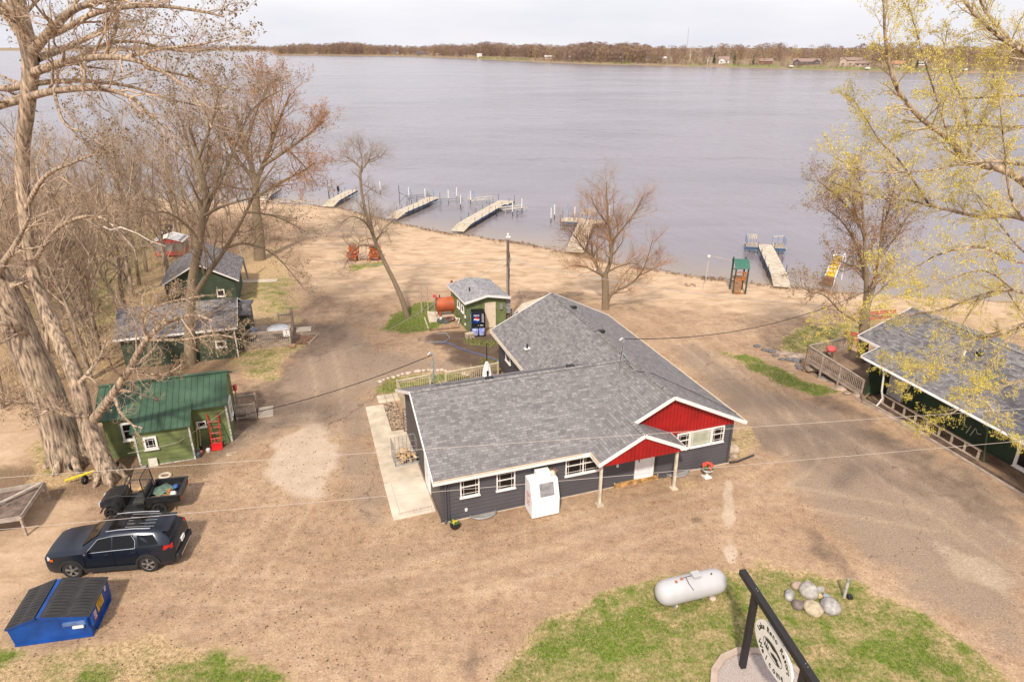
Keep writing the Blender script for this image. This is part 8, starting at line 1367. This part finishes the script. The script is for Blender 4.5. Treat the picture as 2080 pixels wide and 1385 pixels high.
# woods on the left: variants then copies
VAR = []
wl = ['slender bare tree in the left woods', 'wide crowned bare tree in the left woods', 'twin stemmed bare tree in the left woods', 'tall bare tree in the left woods', 'crooked bare tree in the left woods']
for k in range(5):
    G = Grow(100 + k); H_ = (13, 11, 12, 15, 10)[k]; Sw = SPEC(n=[6, 6, 5, 3], lf=.62, rmin=.014, ang=(20, 50), wig=.16, trop=.06); rr = random.Random(k)
    for st_ in range(2 if k == 2 else 1):
        sx = rr.uniform(-.12, .12) + (st_ - .5) * .25 * (k == 2); pts = [(sx * z + .35 * math.sin(z * .5 + k), .12 * z * math.sin(k + st_), z) for z in (-.3, 1.5, H_ * .3, H_ * .5, H_ * .75, H_)]; G.limb(pts, .20 + .025 * k, .04, Sw, 10, 3.0, .35)
        for j in range(4 if k != 2 else 3): z = H_ * (.35 + .13 * j); a = rr.uniform(0, 6.28); p0 = Vector((sx * z + .35 * math.sin(z * .5 + k), .12 * z * math.sin(k + st_), z)); G.limb([tuple(p0), tuple(p0 + Vector((math.cos(a) * 1.3, math.sin(a) * 1.3, 1.4))), tuple(p0 + Vector((math.cos(a) * 2.6, math.sin(a) * 2.6, 3.3))), tuple(p0 + Vector((math.cos(a + .3) * 3.2, math.sin(a + .3) * 3.2, 5)))], .09, .015, Sw, 8, 2.3)
    VAR.append(G.build('woodland_tree', wl[k], (0, 0, 0), BARK2 if k % 2 else BARK, TW if k % 2 else TWB, group='bare trees of the left woods'))
WLAB = ['slender bare tree behind the rear left corner of the green metal roof', 'spreading bare tree just behind the green cabin beside the dark cabin wall', 'twin stemmed bare tree between the green cabin and the dark cabin', 'tall bare tree left of the green cabin and behind the two big trunks', 'crooked bare tree at the left behind the massive cottonwood trunk', 'slender bare tree left of the wide dark cabin roof', 'spreading bare tree touching the left end of the wide dark cabin roof', 'twin stemmed bare tree one row left of the wide dark cabin', 'tall bare tree over the dry lawn left of the dark cabins', 'crooked bare tree beside the left eave of the gabled dark cabin', 'slender bare tree one row left of the gabled dark cabin', 'spreading bare tree on the open grass patch at the far left', 'twin stemmed bare tree behind the left eave of the gabled dark cabin', 'tall bare tree left of the black outboard motors']
rr = random.Random(99); spots = []
tries = 0
SPOTS = [(-30.5, 36.5), (-29.5, 39.8), (-27.7, 40.0), (-32.5, 41), (-35, 38), (-31, 45), (-29.6, 48.5), (-34, 47), (-38, 43), (-30.5, 51.0), (-36, 51), (-41, 48), (-33, 56), (-37.5, 56), (-45, 54), (-32.2, 61.5), (-36, 64), (-41, 62.5 + 4), (-47, 61), (-53, 57), (-30.5, 66), (-44, 71), (-51, 69), (-58, 66), (-38, 75), (-47, 79), (-56, 77), (-65, 74), (-41, 84), (-50, 88), (-61, 86), (-72, 84), (-34, 80), (-82, 90), (-66, 96), (-78, 100), (-93, 100), (-56, 98), (-41, 96), (-48, 45), (-57, 50), (-43, 38), (-28.8, 43.5), (-33, 43.8), (-36.5, 45.5), (-31.8, 47.2), (-33.8, 50), (-36, 54), (-40, 52), (-31.5, 58.5), (-34.5, 59.5), (-39, 60.5), (-42, 57.5), (-33.5, 69), (-36.5, 71.5), (-28.8, 62.5), (-41, 77), (-45, 82)]
for k, (x, y) in enumerate(SPOTS):
    v = k % 5; sc_ = rr.uniform(.78, 1.05); loc = (x + rr.uniform(-.4, .4), y + rr.uniform(-.4, .4), 0)
    if k < 5: t = VAR[k]; t.location = loc; t.rotation_euler = (0, 0, rr.uniform(0, 6.28)); t.scale = (sc_,) * 3
    else: t = dup(VAR[v], loc, math.degrees(rr.uniform(0, 6.28)), None, sc_)
    t['label'] = WLAB[k] if k < len(WLAB) else ('slender', 'spreading', 'twin stemmed', 'tall', 'crooked')[v] + ' bare tree ' + ('of the left woods close to the lakeshore' if y > 74 else 'of the left woods towards the left picture edge' if x < -44 else 'of the left woods close to the gabled dark cabin' if y > 52 and x > -38 else 'of the left woods behind the front row of trunks')
# brush thicket
G = Grow(200); Sb = SPEC(levels=1, n=[5, 4], lf=.6, rmin=.012, ang=(20, 60), wig=.2)
for k in range(2600):
    x, y = rr.uniform(-66, -27.5), rr.uniform(36, 84)
    if -34 < x < -19 and 50 < y < 61: continue
    if x > -29 and y < 50: continue
    a = rr.uniform(0, 6.28); G.grow((x, y, 0), (math.cos(a) * .3, math.sin(a) * .3, 1), rr.uniform(1.0, 3.2), .028, 0, Sb)
V, Q = G.mesh('twig'); tag(npmesh('undergrowth', V, Q, TW), 'tangle of bare brown undergrowth under the left woods', 'brush', kind='stuff')
# pale broken branch
m = MB(); m.tube(px3([(205, 458), (225, 468), (245, 462), (280, 475), (305, 490), (336, 500)], 45), [.09, .08, .07, .05, .04, .02], 6); m.tube(px3([(235, 465), (255, 485), (270, 500), (278, 528)], 45), [.06, .05, .03, .02], 5); tag(m.build('broken_branch', mat('bleached_wood', (.66, .56, .47), .8, 0, .1, 3), None, 60), 'bleached white broken branch hanging in the left woods', 'branch')
# ================================================================ GRASS AND LITTER
def scatter(name, label, cat, n, box, test, blade, mats, seed):
    rs = np.random.RandomState(seed); x = rs.uniform(box[0], box[1], n); y = rs.uniform(box[2], box[3], n); i = np.clip(np.searchsorted(ys, y), 0, len(ys) - 1); j = np.clip(np.searchsorted(xs, x), 0, len(xs) - 1); ok = test(i, j, rs.rand(n) * (.35 + 1.5 * vnoise(x, y, .7, 5) * (.4 + vnoise(x, y, 2.6, 6)))); x, y = x[ok], y[ok]; n = len(x); a = rs.uniform(0, 6.283, n); h = blade * (.5 + rs.rand(n)); w_ = blade * .16 * (.6 + rs.rand(n)); lean = rs.randn(n, 2) * h[:, None] * .5
    V = np.stack([np.stack([x - np.cos(a) * w_, y - np.sin(a) * w_, np.full(n, -.01)], 1), np.stack([x + np.cos(a) * w_, y + np.sin(a) * w_, np.full(n, -.01)], 1), np.stack([x + lean[:, 0], y + lean[:, 1], h], 1)], 1).reshape(-1, 3)
    mi = rs.randint(0, len(mats), n); o = npmesh(name, V, None, mats, mi=mi, tris=np.arange(n * 3).reshape(-1, 3)); return tag(o, label, cat, kind='stuff')
gA = mat('blade_green', (.13, .19, .03), .8, 0, .2, 6); gB = mat('blade_olive', (.24, .26, .06), .8, 0, .2, 6); gC = mat('blade_straw', (.50, .40, .22), .85, 0, .2, 6)
scatter('lawn_grass', 'short green and straw coloured grass on the island and lot edges', 'grass', 330000, (-19.5, 22, 13, 23), lambda i, j, u: (A['grass'][i, j] > .55) & (u < .35 + .65 * A['lush'][i, j]), .05, [gA, gB, gC, gC], 1)
scatter('lawn_grass', 'bright green grass round the leaning tree and behind the lodge', 'grass', 160000, (-12, 2, 36, 56), lambda i, j, u: (A['grass'][i, j] > .6) & (u < A['lush'][i, j] * .8), .07, [gA, gB, gC], 2)
scatter('lawn_grass', 'green grass strip between the road and the right deck', 'grass', 120000, (14, 24, 36, 50), lambda i, j, u: (A['grass'][i, j] > .55) & (u < A['lush'][i, j] * .8), .06, [gA, gB, gC], 3)
scatter('leaf_litter', 'dry brown leaves and twigs under the left trees', 'litter', 90000, (-34, -15, 24, 44), lambda i, j, u: (A['litter'][i, j] > .3) & (u < .5), .06, [TWB, gC, TWR], 4)
rs = np.random.RandomState(44); n = 7000; x = rs.uniform(-20, 22, n); y = 13 + 30 * rs.rand(n) ** 1.3; i = np.clip(np.searchsorted(ys, y), 0, len(ys) - 1); j = np.clip(np.searchsorted(xs, x), 0, len(xs) - 1); ok = (A['grass'][i, j] < .3); x, y = x[ok], y[ok]; n = len(x); s = .008 + .022 * rs.rand(n) ** 3; a = rs.rand(n) * 3
V = np.stack([np.stack([x + s * np.cos(a + q), y + s * np.sin(a + q), .004 + (0 if q != 9 else 0) * s], 1) if q != 9 else np.stack([x, y, s * .9], 1) for q in (0, 1.57, 3.14, 4.71, 9)], 1).reshape(-1, 3); b_ = np.arange(n)[:, None] * 5
T = np.concatenate([b_ + np.array([[k, (k + 1) % 4, 4]]) for k in range(4)]); tag(npmesh('loose_gravel', V, None, [mat('pebble', (.42, .32, .25), .9, 0, .4, 3)], tris=T), 'small loose stones scattered over the worn lot', 'gravel', kind='stuff')
rs = np.random.RandomState(55); n = 9000; x = rs.uniform(-20, 24, n); y = 13 + 34 * rs.rand(n) ** 1.2; dn = vnoise(x, y, 3.0, 12); i = np.clip(np.searchsorted(ys, y), 0, len(ys) - 1); j = np.clip(np.searchsorted(xs, x), 0, len(xs) - 1); ok = (dn * (.4 + 1.1 * np.exp(-((x + 11) / 8) ** 2)) > rs.rand(n) * .9) & (A['sand'][i, j] < .9); x, y = x[ok], y[ok]; n = len(x); s = .018 + .035 * rs.rand(n); a = rs.rand(n) * 3
V = np.stack([np.stack([x + s * np.cos(a + q) * (1 if k_ % 2 else .6), y + s * np.sin(a + q) * (1 if k_ % 2 else .6), .008 + s * .35 * rs.rand(n)], 1) for k_, q in enumerate((0, 1.57, 3.14, 4.71))], 1).reshape(-1, 3)
tag(npmesh('fallen_leaves', V, np.arange(len(V)).reshape(-1, 4), [mat('dead_leaf', (.20, .105, .055), .9, 0, .35, 2), mat('dead_leaf_dark', (.11, .07, .045), .9, 0, .3, 2)], mi=rs.randint(0, 2, n)), 'small curled brown leaves strewn over the lot', 'leaves', kind='stuff')
